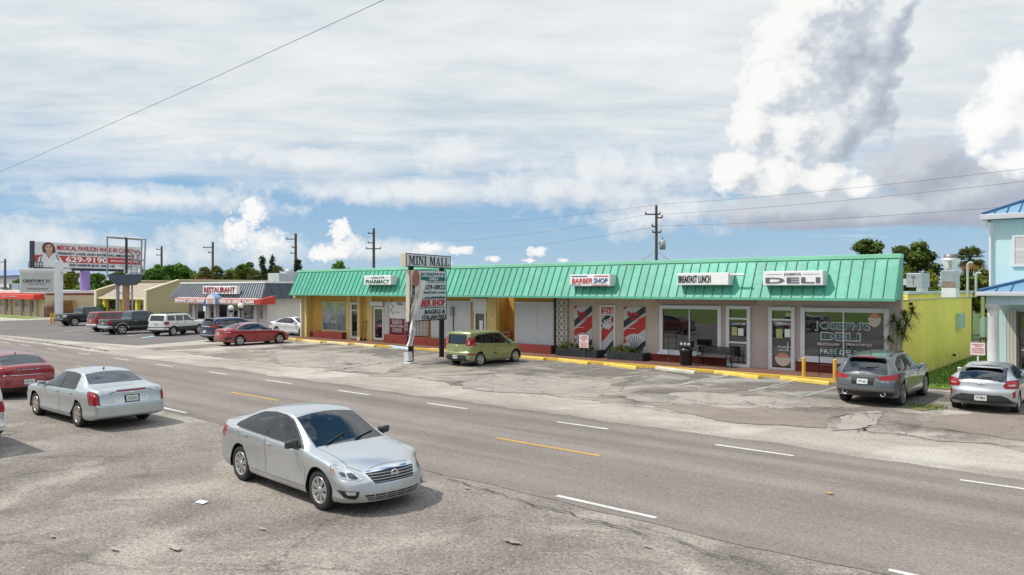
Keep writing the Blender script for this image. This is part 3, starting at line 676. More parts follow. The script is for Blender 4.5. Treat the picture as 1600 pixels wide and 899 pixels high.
# painted red base under the deli windows
MB().box(fx(1004), fx(1134), YF - .03, YF - .005, ZW + .002, fz(1070, 556)).build('wall_base', REDBASE, plaza); MB().box(fx(1244), XR - .005, YF - .03, YF - .005, ZW + .002, fz(1320, 569)).build('wall_base', REDBASE, plaza)
# meter box, conduit and pipes on the lime wall
def onlime(y0, y1, z0, z1, d, name, m, root): return MB().box(XR + .003, XR + d, y0, y1, z0, z1).build(name, m, root)
ey = onX(1498, 500, XR).y
t = thing('electric_box', 'pale blue-green box fixed high on the lime yellow wall', 'electric box', (XR, ey, 2))
b_ = onX(1498, 513, XR); a_ = onX(1493, 490.5, XR); c_ = onX(1502.5, 490.5, XR)
onlime(a_.y, c_.y, b_.z, a_.z, .16, 'cabinet', pm('box_mint', (.45, .6, .5), .5), t); onlime(a_.y + .06, c_.y - .06, b_.z + .06, a_.z - .06, .175, 'cabinet_door', pm('box_mint2', (.36, .5, .43), .5), t)
dy = onX(1533, 500, XR).y
t = thing('downpipe', 'green-grey downpipe and valve box at the far end of the lime wall', 'downpipe', (XR, dy, 0))
MB().box(XR + .003, XR + .16, dy - .12, dy + .12, 0, 3.2).build('pipe', pm('pipe_olive', (.26, .32, .12), .6), t)
onlime(dy - .35, dy + .25, .9, 2.0, .22, 'valve_box', pm('box_mint3', (.3, .42, .36), .5), t)
MB().pipe([(XR + .1, dy - .9, .02), (XR + .1, dy - .9, .9), (XR + .3, dy - .9, .9), (XR + .3, dy - .5, .9), (XR + .3, dy - .5, .02)], .05).build('elbow_pipe', pm('rusty_dark_pipe', (.05, .04, .03), .6), t)
for i, px in enumerate((1489, 1404.9 + 16)):
    p = onX(px, 555 if i == 0 else 475, XR)
    MB().tube((XR, p.y, p.z), (XR + .12, p.y, p.z), .06).build('pipe_stub', BLACK, plaza)

# ---- sign boxes on the mansard
def sign_box(name, label, pxa, pxb, pya, pyb, lines, y=YE - .12, dep=.55):
    x0, x1 = fx(pxa, y), fx(pxb, y); mid = (pxa + pxb) / 2; z1, z0 = fz(mid, pya, y), fz(mid, pyb, y)
    t = thing(name, label, 'shop sign', ((x0 + x1) / 2, y + .3, z0), 0, 'white box signs on the green roof')
    MB().box(x0, x1, y, y + dep, z0, z1).build('cabinet', pm('sign_cabinet', (.66, .68, .69), .5, var=.06, streak=.1), t, bevel=.02)
    MB().box(x0 + .03, x1 - .03, y - .012, y - .001, z0 + .03, z1 - .03).build('face', SIGNWHITE, t)
    for s, u0, u1, v0, v1, m, kw in lines:
        if s is None: MB().box(x0 + (x1 - x0) * u0, x0 + (x1 - x0) * u1, y - .02, y - .013, z0 + (z1 - z0) * v0, z0 + (z1 - z0) * v1).build('stripe', m, t)
        else: text(s, m, t, (x0 + (x1 - x0) * u0, y - .024, z0 + (z1 - z0) * v0), (x1 - x0) * (u1 - u0), (z1 - z0) * (v1 - v0), depth=.01, **kw)
    # brackets back to the sloping roof
    for xx in (x0 + .3, x1 - .3): MB().box(xx - .03, xx + .03, y + dep, YT, (z0 + z1) / 2 - .03, (z0 + z1) / 2 + .03).build('bracket', GALV, t)
    return t
sign_box('shop_sign', 'white box sign reading Charlotte Pharmacy in green on the green roof', 569, 611, 430.5, 445.5, [
    ('CHARLOTTE', .28, .76, .66, .86, GREENLET, dict(bold=.02)), (None, .08, .24, .74, .77, GREENLET, {}), (None, .80, .95, .74, .77, GREENLET, {}),
    ('PHARMACY', .06, .95, .14, .56, GREENLET, dict(bold=.04, shear=.15))])
sign_box('shop_sign', 'white box sign reading Barber Shop in red and blue letters', 890, 953.5, 429, 447.5, [
    ('BARBER', .06, .57, .24, .68, REDLET, dict(bold=.015, shear=.2)), ('SHOP', .60, .94, .24, .68, BLUELET, dict(bold=.015, shear=.2)),
    (None, .05, .45, .80, .88, BLUELET, {}), (None, .62, .96, .80, .88, REDLET, {}), (None, .02, .3, .10, .15, BLUELET, {}), (None, .55, .96, .08, .13, REDLET, {})])
t = sign_box('shop_sign', 'white box sign reading Breakfast Lunch in black, blank at its right end', 1058, 1139, 426.5, 446, [
    ('BREAKFAST LUNCH', .03, .66, .20, .80, BLACKLET, dict(bold=.05))])
xa = fx(1140.5, YE - .1); zz = fz(1150, 429, YE - .1)
MB().tube((xa, YE - .05, zz), (fx(1163, YE - .05), YE - .05, zz - .02), .045).build('conduit', WHITE, t)
sign_box('shop_sign', "white box sign reading Joseph's Deli with wide grey-black letters", 1192, 1286.5, 423.5, 446.5, [
    ("JOSEPH'S", .36, .64, .68, .86, GREYLET, dict(bold=.03)), (None, .06, .33, .76, .78, GREYLET, {}), (None, .67, .94, .76, .78, GREYLET, {}),
    ('DELI', .05, .95, .17, .56, GREYLET, dict(bold=.05))])
# ---- roof plant behind the parapet
def roofy(px, py0, py1, Y): return onY(px, py0, Y).z, onY(px, py1, Y).z
Yr = 38.5
x0, x1 = onY(1416, 440, Yr).x, onY(1441, 440, Yr).x; z1, z0 = onY(1430, 427, Yr).z, onY(1430, 449, Yr).z
t = thing('air_conditioner', 'boxy grey rooftop air conditioner on a white base', 'air conditioner', ((x0 + x1) / 2, Yr, 3.3))
MB().box(x0, x1, Yr, Yr + 1.5, z0, z1).build('cabinet', GALV, t, bevel=.02); MB().box(x0 - .8, x0 - .005, Yr + .3, Yr + 1.2, z0 + .1, z1 - .25).build('duct', pm('duct_grey', (.55, .57, .6), .5, metal=.3), t)
MB().box(x0 + .4, x1 - .05, Yr + .1, Yr + 1.4, 3.3, z0 - .002).build('base', WHITE, t)
MB().box(x0 + .28, x0 + .31, Yr - .015, Yr - .002, z0 + .1, z1 - .1).box(x0 + .2, x0 + .4, Yr - .03, Yr - .016, z0 + .45, z0 + .5).build('panel_seam', pm('seam_dark', (.12, .12, .13), .5), t)
Yr = 37.5
x0, x1 = onY(1470, 440, Yr).x, onY(1494, 440, Yr).x; cxv = (x0 + x1) / 2; zt = lambda py: onY(1482, py, Yr).z
t = thing('exhaust_fan', 'upblast kitchen exhaust fan on a galvanised duct above the lime wall', 'exhaust fan', (cxv, Yr + .5, 3.3))
MB().box(x0, x1, Yr, Yr + .8, zt(450), zt(423)).build('duct', GALV, t, bevel=.015)
MB().box(x0 + .02, x1 - .02, Yr - .002, Yr + .82, 3.3, zt(450) - .002).build('curb', WHITE, t)
k_ = (x1 - x0) / 2
MB().lathe([(k_ * .85, zt(423)), (k_ * .85, zt(416)), (k_ * 1.25, zt(409)), (k_ * 1.32, zt(404)), (k_ * .8, zt(403)), (k_ * .75, zt(403))], (cxv, Yr + .4, 0), 'Z', 28).build('bowl', pm('spun_aluminium', (.7, .7, .7), .3, metal=.8, var=.1), t)
MB().lathe([(k_ * .85, zt(403.5)), (k_ * .85, zt(397)), (.01, zt(396.5))], (cxv, Yr + .4, 0), 'Z', 28).build('cap', pm('fan_cap', (.2, .2, .22), .5, metal=.5), t)
MB().box(x0 + .05, x0 + .55, Yr - .012, Yr - .002, zt(449), zt(440)).build('rust_stain', pm('rust_brown', (.28, .2, .17), .8, var=.3, scale=6), t)
for i, (px, pyt, pyb) in enumerate(((1512, 411, 456), (1525, 427, 455))):
    Yp = 39.5; p = onY(px, pyt, Yp)
    t = thing('vent_pipe', ('taller' if i == 0 else 'shorter') + ' white vent pipe with a hooked top on the shop roof', 'vent pipe', (p.x, Yp, 3.3), 0, 'white vent pipes on the shop roof')
    MB().tube((p.x, Yp, 3.3), (p.x, Yp, p.z - .1), .05).build('pipe', pm('pipe_pale', (.48, .48, .44), .6), t)
    pts = [(p.x + .11 * (1 - math.cos(a)), Yp, p.z - .1 + .11 * math.sin(a)) for a in [math.pi * k / 8 for k in range(7)]]
    MB().pipe(pts, .055, 8).build('hook', pm('pipe_pale', (.48, .48, .44), .6), t)
# ---------------------------------------------------------------- blue two-storey house at the right
BLUEW = pm('light_blue_siding', (0.56, 0.74, 0.76), 0.75, var=0.05, scale=0.6, streak=0.08)
BLUEP = pm('porch_blue', (0.52, 0.66, 0.74), 0.75, var=0.05, scale=0.6)
BLUER = pm('blue_roof_metal', (0.15, 0.30, 0.43), 0.4, var=0.08, scale=0.7); BLUERIB = pm('blue_roof_rib', (0.03, 0.10, 0.22), 0.5, var=0)
GUT = pm('gutter_grey', (0.60, 0.60, 0.63), 0.5, var=0.06)
YH = 35.8; hx = onY(1549, 400, YH).x; HXR = hx + 11
house = thing('blue_house', 'light blue two-storey house with blue metal roofs and a columned porch', 'house', (hx + 5, YH, 0))
ze_ = onY(1549, 345, YH - .5).z
MB().box(hx, HXR, YH, YH + 9, 0, ze_ + .05).build('wall', BLUEW, house)
MB().box(hx - .03, hx + .08, YH - .03, YH - .002, 3, ze_).build('corner_trim', WHITE, house)
hipr = MB(); ov = .27
a, b, c, d = (hx - ov, YH - ov), (HXR + ov, YH - ov), (HXR + ov, YH + 9 + ov), (hx - ov, YH + 9 + ov)
zr0 = ze_ + .28; rx0, rx1, ry, rz = hx + 4.5, HXR - 4.5, YH + 4.5, zr0 + 2.1
def hip(mb, a, b, c, d, z0, r0, r1):
    mb.poly([(*a, z0), (*b, z0), r1, r0]); mb.poly([(*b, z0), (*c, z0), r1]); mb.poly([(*c, z0), (*d, z0), r0, r1]); mb.poly([(*d, z0), (*a, z0), r0]); mb.poly([(*d, z0), (*c, z0), (*b, z0), (*a, z0)])
hip(hipr, a, b, c, d, zr0, (rx0, ry, rz), (rx1, ry, rz))
hipr.k = 1
def ribs(mb, a, b, top0, top1, z0, n):
    for i in range(n + 1):
        t = i / n; p = Vector((a[0] + (b[0] - a[0]) * t, a[1] + (b[1] - a[1]) * t, z0))
        # run straight up the slope till the hip or the ridge
        dx = p.x
        if dx < top0[0]: s = (dx - a[0]) / (top0[0] - a[0])
        elif dx > top1[0]: s = (b[0] - dx) / (b[0] - top1[0])
        else: s = 1
        q = Vector((dx, a[1] + (top0[1] - a[1]) * s, z0 + (top0[2] - z0) * s))
        if (q - p).length > .1: mb.tube(p + Vector((0, 0, .01)), q + Vector((0, 0, .01)), .03, n=4)
ribs(hipr, a, b, (rx0, ry, rz), (rx1, ry, rz), zr0, 28)
hipr.tube((*a, zr0 + .02), (rx0, ry, rz + .02), .07, n=6)
hipr.build('roof', [BLUER, BLUERIB], house, recalc=False)
MB().box(hx - ov - .06, HXR + ov, YH - ov - .1, YH - ov + .02, zr0 - .22, zr0 - .002).box(hx - ov - .06, hx - ov + .06, YH - ov + .021, YH + 9, zr0 - .22, zr0 - .002).build('gutter', GUT, house, bevel=.02)
MB().box(hx - ov + .061, HXR, YH - ov + .021, YH - .002, zr0 - .2, zr0 - .16).build('soffit', WHITE, house)
MB().pipe([(hx - ov + .1, YH - ov, zr0 - .2), (hx - .02, YH - .08, zr0 - .9), (hx - .02, YH - .08, 3.4)], .05, 8).build('downpipe', WHITE, house)
# shuttered upper window
wx0, wx1 = onY(1586, 400, YH).x, onY(1622, 400, YH).x; wz1, wz0 = onY(1590, 371, YH).z, onY(1590, 413, YH).z
b = MB().box(wx0 - .1, wx1, YH - .07, YH - .002, wz0 - .1, wz0 - .002).box(wx0 - .1, wx1, YH - .07, YH - .002, wz1 + .002, wz1 + .1).box(wx0 - .1, wx0, YH - .07, YH - .002, wz0, wz1)
f = b.build('window', WHITE, house)
b = MB(); n = 22
for i in range(n):
    z = wz0 + (wz1 - wz0) * (i + .5) / n
    if i in (n // 2,): b.box(wx0 + .01, wx0 + .9, YH - .06, YH - .01, z - .05, z + .05)
    else: b.obox((wx0 + .45, YH - .035, z), (.44, 0, 0), (0, .02, .012), (0, -.006, .02))
b.build('shutter', pm('shutter_pinkish_white', (.72, .66, .64), .6, var=.05), f)
# porch: beam, low hip roof, column, recessed wall with a striped curtain and glass
YP = 32.6; px0 = onY(1541, 455, YP).x; PX1 = px0 + 11; zb1, zb0 = onY(1560, 461, YP).z, onY(1560, 476, YP).z
MB().box(px0, PX1, YP, YP + .35, zb0, zb1).box(px0, px0 + .35, YP + .351, YH, zb0, zb1).build('porch_beam', BLUEP, house)
MB().box(px0, px0 + .7, YP - .03, YP + .38, zb0 - .02, zb1).build('beam_end', pm('porch_blue2', (.48, .63, .72), .75, var=.04), house)
pr = MB(); po_ = .22; pa, pb = (px0 - po_, YP - po_), (PX1, YP - po_); zp = zb1 + .12
dz = (YH - YP + po_) * .30
pr.poly([(*pa, zp), (*pb, zp), (PX1, YH, zp + dz), (px0 + 3.2, YH, zp + dz)]); pr.poly([(px0 - po_, YH, zp), (*pa, zp), (px0 + 3.2, YH, zp + dz)]); pr.poly([(*pa, zp - .02), (px0 - po_, YH, zp - .02), (PX1, YH, zp - .02), (*pb, zp - .02)])
pr.k = 1
for i in range(24):
    x = pa[0] + .1 + i * .45; s = min(1, (x - pa[0]) / (px0 + 3.2 - pa[0]))
    pr.tube((x, pa[1], zp + .012), (x, pa[1] + (YH - pa[1]) * s, zp + .012 + dz * s), .028, n=4)
pr.tube((*pa, zp + .03), (px0 + 3.2, YH, zp + dz + .03), .07, n=6)
pr.build('porch_roof', [BLUER, BLUERIB], house, recalc=False)
MB().box(pa[0] - .05, PX1, pa[1] - .1, pa[1] + .02, zp - .16, zp - .004).box(pa[0] - .05, pa[0] + .06, pa[1] + .021, YH, zp - .16, zp - .004).build('gutter', GUT, house, bevel=.02)
MB().box(pa[0] + .07, PX1, pa[1] + .021, YP + .4, zb1 + .002, zb1 + .04).build('soffit', WHITE, house)
cxp = onY(1552, 520, YP + .2).x; rr = .20
MB().lathe([(rr * 1.35, 0), (rr * 1.35, .12), (rr * 1.15, .2), (rr * 1.05, .24), (rr, .3), (rr * .88, zb0 - .45), (rr * .95, zb0 - .42), (rr * .88, zb0 - .38), (rr * .9, zb0 - .25), (rr * 1.15, zb0 - .14), (rr * 1.3, zb0 - .13), (rr * 1.3, zb0 - .001)], (cxp, YP + .2, 0), 'Z', 28).build('column', WHITE, house)
gx = onY(1593, 520, YH).x
st = pattern_card('striped_curtain_print', lambda N, L, s, t: ramp(N, L, math_(N, L, 'FRACT', math_(N, L, 'MULTIPLY', s.outputs['X'], 3.0)), [(0.0, (.18, .15, .13)), (.12, (.18, .15, .13)), (.2, (.62, .60, .55)), (1.0, (.55, .53, .49))]))
MB().box(onY(1573, 520, YH).x, gx - .1, YH - .06, YH - .004, .15, onY(1580, 484, YH).z).build('curtain_panel', st, house)
zz1, zz0 = onY(1597, 492, YH).z, .5
gf = MB().box(gx - .09, gx, YH - .08, YH - .004, .15, zz1 + .1).box(gx, gx + 3, YH - .08, YH - .004, zz1, zz1 + .1).build('window', pm('bronze_frame', (.12, .10, .09), .4, metal=.3), house)
MB().box(gx, gx + 3, YH - .05, YH - .03, zz0, zz1 - .002).build('pane', PANE, gf)
tag(MB().box(px0 - .4, PX1, YP - .4, YH - .003, -.05, .10).build('porch_slab', PALECONC), kind='structure')

# ---------------------------------------------------------------- restaurant with dark ribbed mansard
YR = 37.0; rx1 = onY(418, 480, YR).x; rx0 = onY(322, 480, YR).x
rest = thing('restaurant_building', 'white restaurant under a dark grey ribbed mansard with a red awning', 'building', ((rx0 + rx1) / 2, YR, 0))
SLATE = pm('dark_grey_roof_metal', (0.055, 0.07, 0.085), 0.45, var=0.1); SLATER = pm('sunlit_grey_rib', (0.34, 0.37, 0.40), 0.45, var=0.05)
WSTUC = pm('white_stucco', (0.68, 0.67, 0.65), 0.8, var=0.06, scale=.8, streak=.12)
RB = 22.0
def rz_(px, py): return onY(px, py, YR).z
ze, zt = rz_(380, 466.5), rz_(380, 443)
MB().box(rx0, rx1, YR, YR + RB, 0, zt - .15).build('wall', WSTUC, rest)
MB().box(rx1 + .002, rx1 + .03, YR + 8.8, YR + 8.95, 0, ze).build('wall_joint', pm('joint_grey', (.45, .45, .45), .8), rest)
mr = MB(); o_ = 1.1; t_ = .25
A0, A1 = onY(264, 460, YR - o_).x, rx1 + .9
mr.poly([(A0, YR - o_, ze), (A1, YR - o_, ze), (A1 - .75, YR - t_, zt), (A0 + .9, YR - t_, zt)])
mr.poly([(A1, YR - o_, ze), (A1, YR + RB, ze), (A1 - .75, YR + RB, zt), (A1 - .75, YR - t_, zt)])
mr.poly([(A0, YR + RB, ze), (A0, YR - o_, ze), (A0 + .9, YR - t_, zt), (A0 + .9, YR + RB, zt)])
mr.poly([(A0, YR - o_, ze), (A0, YR + RB, ze), (A1, YR + RB, ze), (A1, YR - o_, ze)])
mr.poly([(A0 + .9, YR - t_, zt), (A1 - .75, YR - t_, zt), (A1 - .75, YR + RB, zt), (A0 + .9, YR + RB, zt)])
mr.k = 1
for i in range(42):
    u = (i + .5) / 42; p = Vector((A0, YR - o_, ze)).lerp(Vector((A1, YR - o_, ze)), u); q = Vector((A0 + .9, YR - t_, zt)).lerp(Vector((A1 - .75, YR - t_, zt)), u)
    mr.tube(p + Vector((0, -.03, .02)), q + Vector((0, -.03, 0)), .055, n=4)
mr.k = 2
for i in range(24):
    y = YR - .8 + i * .9; mr.tube((A1 + .01, y, ze), (A1 - .74, max(y, YR - t_), zt), .03, n=4)
mr.build('mansard_roof', [SLATE, SLATER, pm('shaded_side_rib', (.04, .05, .06), .5, var=0)], rest, recalc=False)  # front ribs pale, side ribs dark: sun and shade put into the colour
MB().box(A0 + .85, A1 - .7, YR - t_ - .1, YR + .2, zt + .002, zt + .16).box(A1 - .9, A1 - .7, YR + .201, YR + RB, zt + .002, zt + .16).build('roof_cap', WHITE, rest)
for i, (a, b, wd) in enumerate(((296, 301, 0), (310, 322, 0), (331, 336, 0), (343.5, 355.5, 1), (366.5, 372, 0), (382, 397, 0), (407, 411, 0))):
    x0, x1 = onY(a, 480, YR).x, onY(b, 480, YR).x; z0, z1 = (rz_(a, 498) if not wd else .2), rz_(a, 474.5)
    f = MB().box(x0 - .06, x1 + .06, YR - .05, YR - .003, z0 - .08, z1 + .06).build('door' if wd else 'window', WHITE, rest)
    MB().box(x0, x1, YR - .07, YR - .051, z0, z1).build('pane', PANE, f)
for a in (306, 328, 339, 360, 378, 402):
    x = onY(a, 480, YR).x; MB().box(x - .22, x + .22, YR - .22, YR - .003, 0, ze - .02).build('pilaster', WSTUC, rest)
# awning
AWR = pm('awning_red', (0.46, 0.05, 0.035), 0.7, var=0.08); PINKW = pm('awning_letter_pink', (.78, .68, .66), .7, var=0)
awn = thing('awning', 'red awning printed with pale capital letters along the restaurant front', 'awning', ((rx0 + rx1) / 2, YR - 1, 2.2))
a0, a1 = onY(273, 470, YR - 1.5).x, onY(398, 470, YR - 1.5).x; yb = YR - 1.5; zz = lambda py: onY(340, py, yb).z
am = MB(); am.prism([(a0, yb, zz(474.5)), (a0, yb, zz(467.5)), (a0, YR - .01, zz(466) + .25), (a0, YR - .01, zz(474.5))], (a1 - a0, 0, 0))
am.prism([(a1 + .002, yb, zz(474.5)), (a1 + .002, yb, zz(467.5)), (a1 + .002, YR - .01, zz(466) + .25), (a1 + .002, YR - .01, zz(474.5))], (.9, 0, 0))
am.build('canopy', AWR, awn)
MB().poly([(a0, yb - .01, zz(467.6)), (a1, yb - .01, zz(467.6)), (a1, YR - .03, zz(466) + .27), (a0, YR - .03, zz(466) + .27)]).build('top_cloth', pm('awning_pale_top', (.70, .56, .54), .7), awn)
MB().box(a0, a1, yb - .012, yb - .003, zz(475), zz(474.2)).build('valance', pm('awning_pale_top', (.70, .56, .54), .7), awn)
for s, a, b in (('BREAKFAST LUNCH DINNER', 274, 321), ('AMERICAN GREEK ITALIAN', 339, 397)):
    text(s, PINKW, awn, (onY(a, 470, yb).x, yb - .03, zz(473.6)), onY(b, 470, yb).x - onY(a, 470, yb).x, zz(468.1) - zz(473.9), bold=.16)
can = MB(); c0, c1 = onY(323, 470, yb - .3).x, onY(337, 470, yb - .3).x; cm_ = (c0 + c1) / 2; R_ = (c1 - c0) / 2; HZ = .62
can.prism([(cm_ + R_ * math.cos(t), yb - .35, zz(470.5) + .62 * math.sin(t)) for t in [math.pi * k / 12 for k in range(13)]] + [(c0, yb - .35, zz(475)), (c1, yb - .35, zz(475))], (0, 1.6, 0))
MB().prism([(cm_ + R_ * math.cos(t), yb - .38, zz(470.5) + .62 * math.sin(t)) for t in [math.pi * k / 12 for k in range(13)]] + [(c0, yb - .38, zz(475)), (c1, yb - .38, zz(475))], (0, .02, 0)).build('hood_front', pm('hood_white', (.72, .70, .72), .7, var=.05), awn)
for k in range(3): MB().box(c0 + .25, c1 - .25, yb - .40, yb - .385, zz(473.8) + .16 * k, zz(473.8) + .16 * k + .08).build('faded_lettering', pm('faded_red', (.60, .30, .22), .7, var=.35, scale=9), awn)
co = can.build('entrance_hood', pm('hood_blue', (.20, .36, .56), .7), awn)
if 0: text('', REDLET, awn, (c0 + .2, yb - .38, zz(472.5)), c1 - c0 - .4, zz(469.3) - zz(472.5), bold=.03)
# roof sign
sx0, sx1, sy = onY(317, 450, YR - 1.3).x, onY(369.5, 450, YR - 1.3).x, YR - 1.3
sz = lambda py: onY(343, py, sy).z
t = thing('shop_sign', 'white panel sign reading Restaurant in dark red capitals', 'shop sign', ((sx0 + sx1) / 2, sy, sz(460)))
MB().box(sx0, sx1, sy, sy + .35, sz(459.5), sz(447)).build('panel', SIGNWHITE, t, bevel=.02)
text('RESTAURANT', pm('maroon_lettering', (.32, .015, .02), .5, var=0), t, (sx0 + .25, sy - .03, sz(457.6)), sx1 - sx0 - .5, sz(448.8) - sz(457.6), bold=.06)
for x in (sx0 + .4, sx1 - .4): MB().box(x - .04, x + .04, sy + .352, YR - .3, sz(455), sz(454)).build('bracket', GALV, t)
# roof plant
for i, (a, b, p0, p1) in enumerate(((418.5, 436, 427.5, 443), (437, 447, 425, 441.5), (456, 466, 427, 441.5))):
    Y_ = YR + 6 + i * 4; x0, x1 = onY(a, 440, Y_).x, onY(b, 440, Y_).x; z1, z0 = onY(a, p0, Y_).z, onY(a, p1, Y_).z
    t = thing('rooftop_unit', ('plain pale grey parapet box at the corner of the restaurant roof', 'white rooftop air handler on the restaurant, left of the pair', 'white rooftop air handler on the restaurant, beside the green roof end')[i], 'rooftop unit', ((x0 + x1) / 2, Y_, zt), 0, 'pale units on the restaurant roof')
    MB().box(x0, x1, Y_, Y_ + 1.6, z0 - .4, z1).build('cabinet', pm('unit_white', (.62, .62, .62), .5, var=.1, dirt=.25), t, bevel=.03)
    if i: MB().lathe([(.5, z1 + .002), (.5, z1 + .2), (.35, z1 + .3), (.01, z1 + .3)], ((x0 + x1) / 2, Y_ + .8, 0)).build('fan_cowl', GALV, t); MB().box(x0 + .2, x1 - .2, Y_ - .02, Y_ - .002, z0 + .1, z1 - .5).build('grille', pm('grille_grey', (.3, .3, .31), .6), t)
# globe lamps before the restaurant
GLOBE = pm('globe_glass', (.85, .84, .8), .2, var=0)
for i, (px, pyg, Y_) in enumerate(((376, 478, 34.5), (361, 481.5, 34.2))):
    p = onY(px, pyg, Y_); t = thing('globe_lamp', ('larger white globe lamp on a dark post by the right restaurant window', 'smaller white globe lamp in front of the restaurant door')[i], 'street lamp', (p.x, Y_, 0), 0, 'globe lamps in front of the restaurant')
    MB().tube((p.x, Y_, 0), (p.x, Y_, p.z - .25), .07, .05).build('post', BLACK if i == 0 else WHITE, t); MB().lathe([(.05, -.4), (.2, -.35), (.13, -.22)], (p.x, Y_, p.z)).build('collar', BLACK, t); MB().ball((p.x, Y_, p.z), .24).build('globe', GLOBE, t)
p = onY(321, 478, 34.6)
t = thing('accessible_sign', 'small blue and white parking sign on a pale post in front of the restaurant', 'sign', (p.x, 34.6, 0))
MB().tube((p.x, 34.6, 0), (p.x, 34.6, p.z), .05).build('post', WHITE, t); MB().box(p.x - .2, p.x + .2, 34.5, 34.53, p.z - .5, p.z - .05).build('plate', SIGNWHITE, t); MB().box(p.x - .2, p.x + .2, 34.5, 34.53, p.z - .02, p.z + .4).build('plate', pm('sign_blue', (.03, .12, .45), .5), t)

# ---------------------------------------------------------------- beige building with shingled mansard and gable walls
YB2 = 40.4; bx1 = onY(229, 480, 38.8).x; bx0 = onY(151, 480, 38.8).x
bei = thing('beige_building', 'beige flat-roofed building with a brown shingled mansard over a yellow front', 'building', ((bx0 + bx1) / 2, YB2, 0))
BTAN = pm('olive_beige_stucco', (0.40, 0.35, 0.20), 0.85, var=.06, scale=.4, streak=.1); BYEL = pm('yellow_front', (.60, .50, .06), .8, var=.08)
SHING = pm('brown_shingles', (.34, .27, .22), .9, var=.25, scale=3); BCAP = pm('cream_cap', (.72, .66, .45), .7)
bz = lambda py: onY(228, py, YB2).z
zT = bz(438.5); zl = bz(455)
for x in (bx0, bx1):
    pf = [(x, YB2 - 1.6, 0), (x, YB2 - 1.6, zl), (x, YB2 + 2.2, zT), (x, YB2 + 26, zT), (x, YB2 + 26, 0)]
    MB().prism(pf, (-.35, 0, 0)).build('gable_wall', BTAN, bei)
    MB().prism([(x + .08, YB2 - 1.75, 0), (x + .08, YB2 - 1.75, zl + .1), (x + .08, YB2 + 2.15, zT + .12), (x + .08, YB2 + 26, zT + .12), (x + .08, YB2 + 26, zT + .002), (x + .08, YB2 + 2.2, zT + .002), (x + .08, YB2 - 1.602, zl + .002), (x + .08, YB2 - 1.602, 0)], (-.5, 0, 0)).build('cap', BCAP, bei)
MB().box(bx0, bx1 - .36, YB2, YB2 + 25, 0, 3.1).build('wall', BYEL, bei)
MB().prism([(bx0, YB2 - 1.4, 2.55), (bx0, YB2 + 1.8, zT - .3), (bx0, YB2 + 26, zT - .3), (bx0, YB2 + 26, 2.7), (bx0, YB2 - 1.4, 2.4)], (bx1 - bx0 - .36, 0, 0)).build('mansard_roof', SHING, bei)
MB().box(bx0, bx1 - .36, YB2 - 1.5, YB2 - 1.41, 2.38, 2.62).build('fascia', BCAP, bei)
for a, b in ((172, 181), (199, 212), (218, 226)):
    x0, x1 = onY(a, 480, YB2).x, onY(b, 480, YB2).x
    f = MB().box(x0 - .08, x1 + .08, YB2 - .05, YB2 - .003, .9, 2.3).build('window', BCAP, bei); MB().box(x0, x1, YB2 - .07, YB2 - .051, 1.0, 2.2).build('pane', PANE, f)
for a in (163, 187, 214):
    x = onY(a, 480, YB2 - 1.2).x; MB().box(x - .3, x + .3, YB2 - 1.3, YB2 - .9, 0, 2.39).build('pillar', BYEL, bei)
MB().box(bx1 + .001, bx1 + .01, YB2 + 9, YB2 + 13, 2.0, 2.5).build('faded_sign', pm('faded_blue', (.40, .42, .38), .8), bei)

# ---------------------------------------------------------------- low cream building with red awning, far left
YL = 34.6; lx1 = onY(71, 490, YL).x; lx0 = lx1 - 34
low = thing('low_shop_building', 'low cream shop building with white fascia and a dark red stripe', 'building', ((lx0 + lx1) / 2, YL, 0))
CREAM = pm('cream_stucco', (.56, .47, .33), .85, var=.06, scale=.5); lz = lambda py: onY(71, py, YL).z
MB().box(lx0, lx1, YL, YL + 40, 0, lz(459)).build('wall', CREAM, low)
MB().box(lx0 - .1, lx1 + .14, YL - .14, YL + 40.1, lz(458.6), lz(454.2)).build('fascia', pm('fascia_white', (.72, .68, .68), .6), low)
MB().box(lx1 + .002, lx1 + .05, YL + .1, YL + 40, lz(461.5), lz(459.2)).build('stripe', pm('stripe_maroon', (.25, .03, .03), .7), low)
MB().box(lx1 + .002, lx1 + .04, YL + 3.0, YL + 3.2, 0, lz(459)).build('downpipe', CREAM, low)
n = 9
for i in range(n):
    x0 = lx1 - 1.3 - (i + 1) * 3.4; x1 = x0 + (2.5 if i % 3 else 1.6)
    f = MB().box(x0 - .08, x1 + .08, YL - .06, YL - .003, .5, 2.35).build('window', pm('frame_beige', (.45, .4, .33), .6), low); MB().box(x0, x1, YL - .08, YL - .061, .6, 2.25).build('pane', PANE, f)
    MB().box(x1 + .2, x1 + .55, YL - .3, YL - .004, 0, 2.4).build('pilaster', CREAM, low)
t = thing('awning', 'plain bright red box awning on the low cream shops at the far left', 'awning', (lx1 - 9, YL - 1, 2.3))
az0, az1 = lz(468), lz(459.8)
MB().prism([(lx0, YL - 1.3, az0), (lx0, YL - 1.3, az1 - .1), (lx0, YL - .15, az1), (lx0, YL - .15, az0)], (lx1 - lx0 - .2, 0, 0)).build('canopy', pm('awning_bright_red', (.60, .045, .02), .7, var=.06), t)
text('PAUL  E  KODAK', pm('blue_white_letter', (.45, .5, .6), .6, var=0), t, (onY(3, 460, YL - 1.3).x, YL - 1.34, az0 + .25), onY(27, 460, YL - 1.3).x - onY(3, 460, YL - 1.3).x, az1 - az0 - .5, bold=.05)
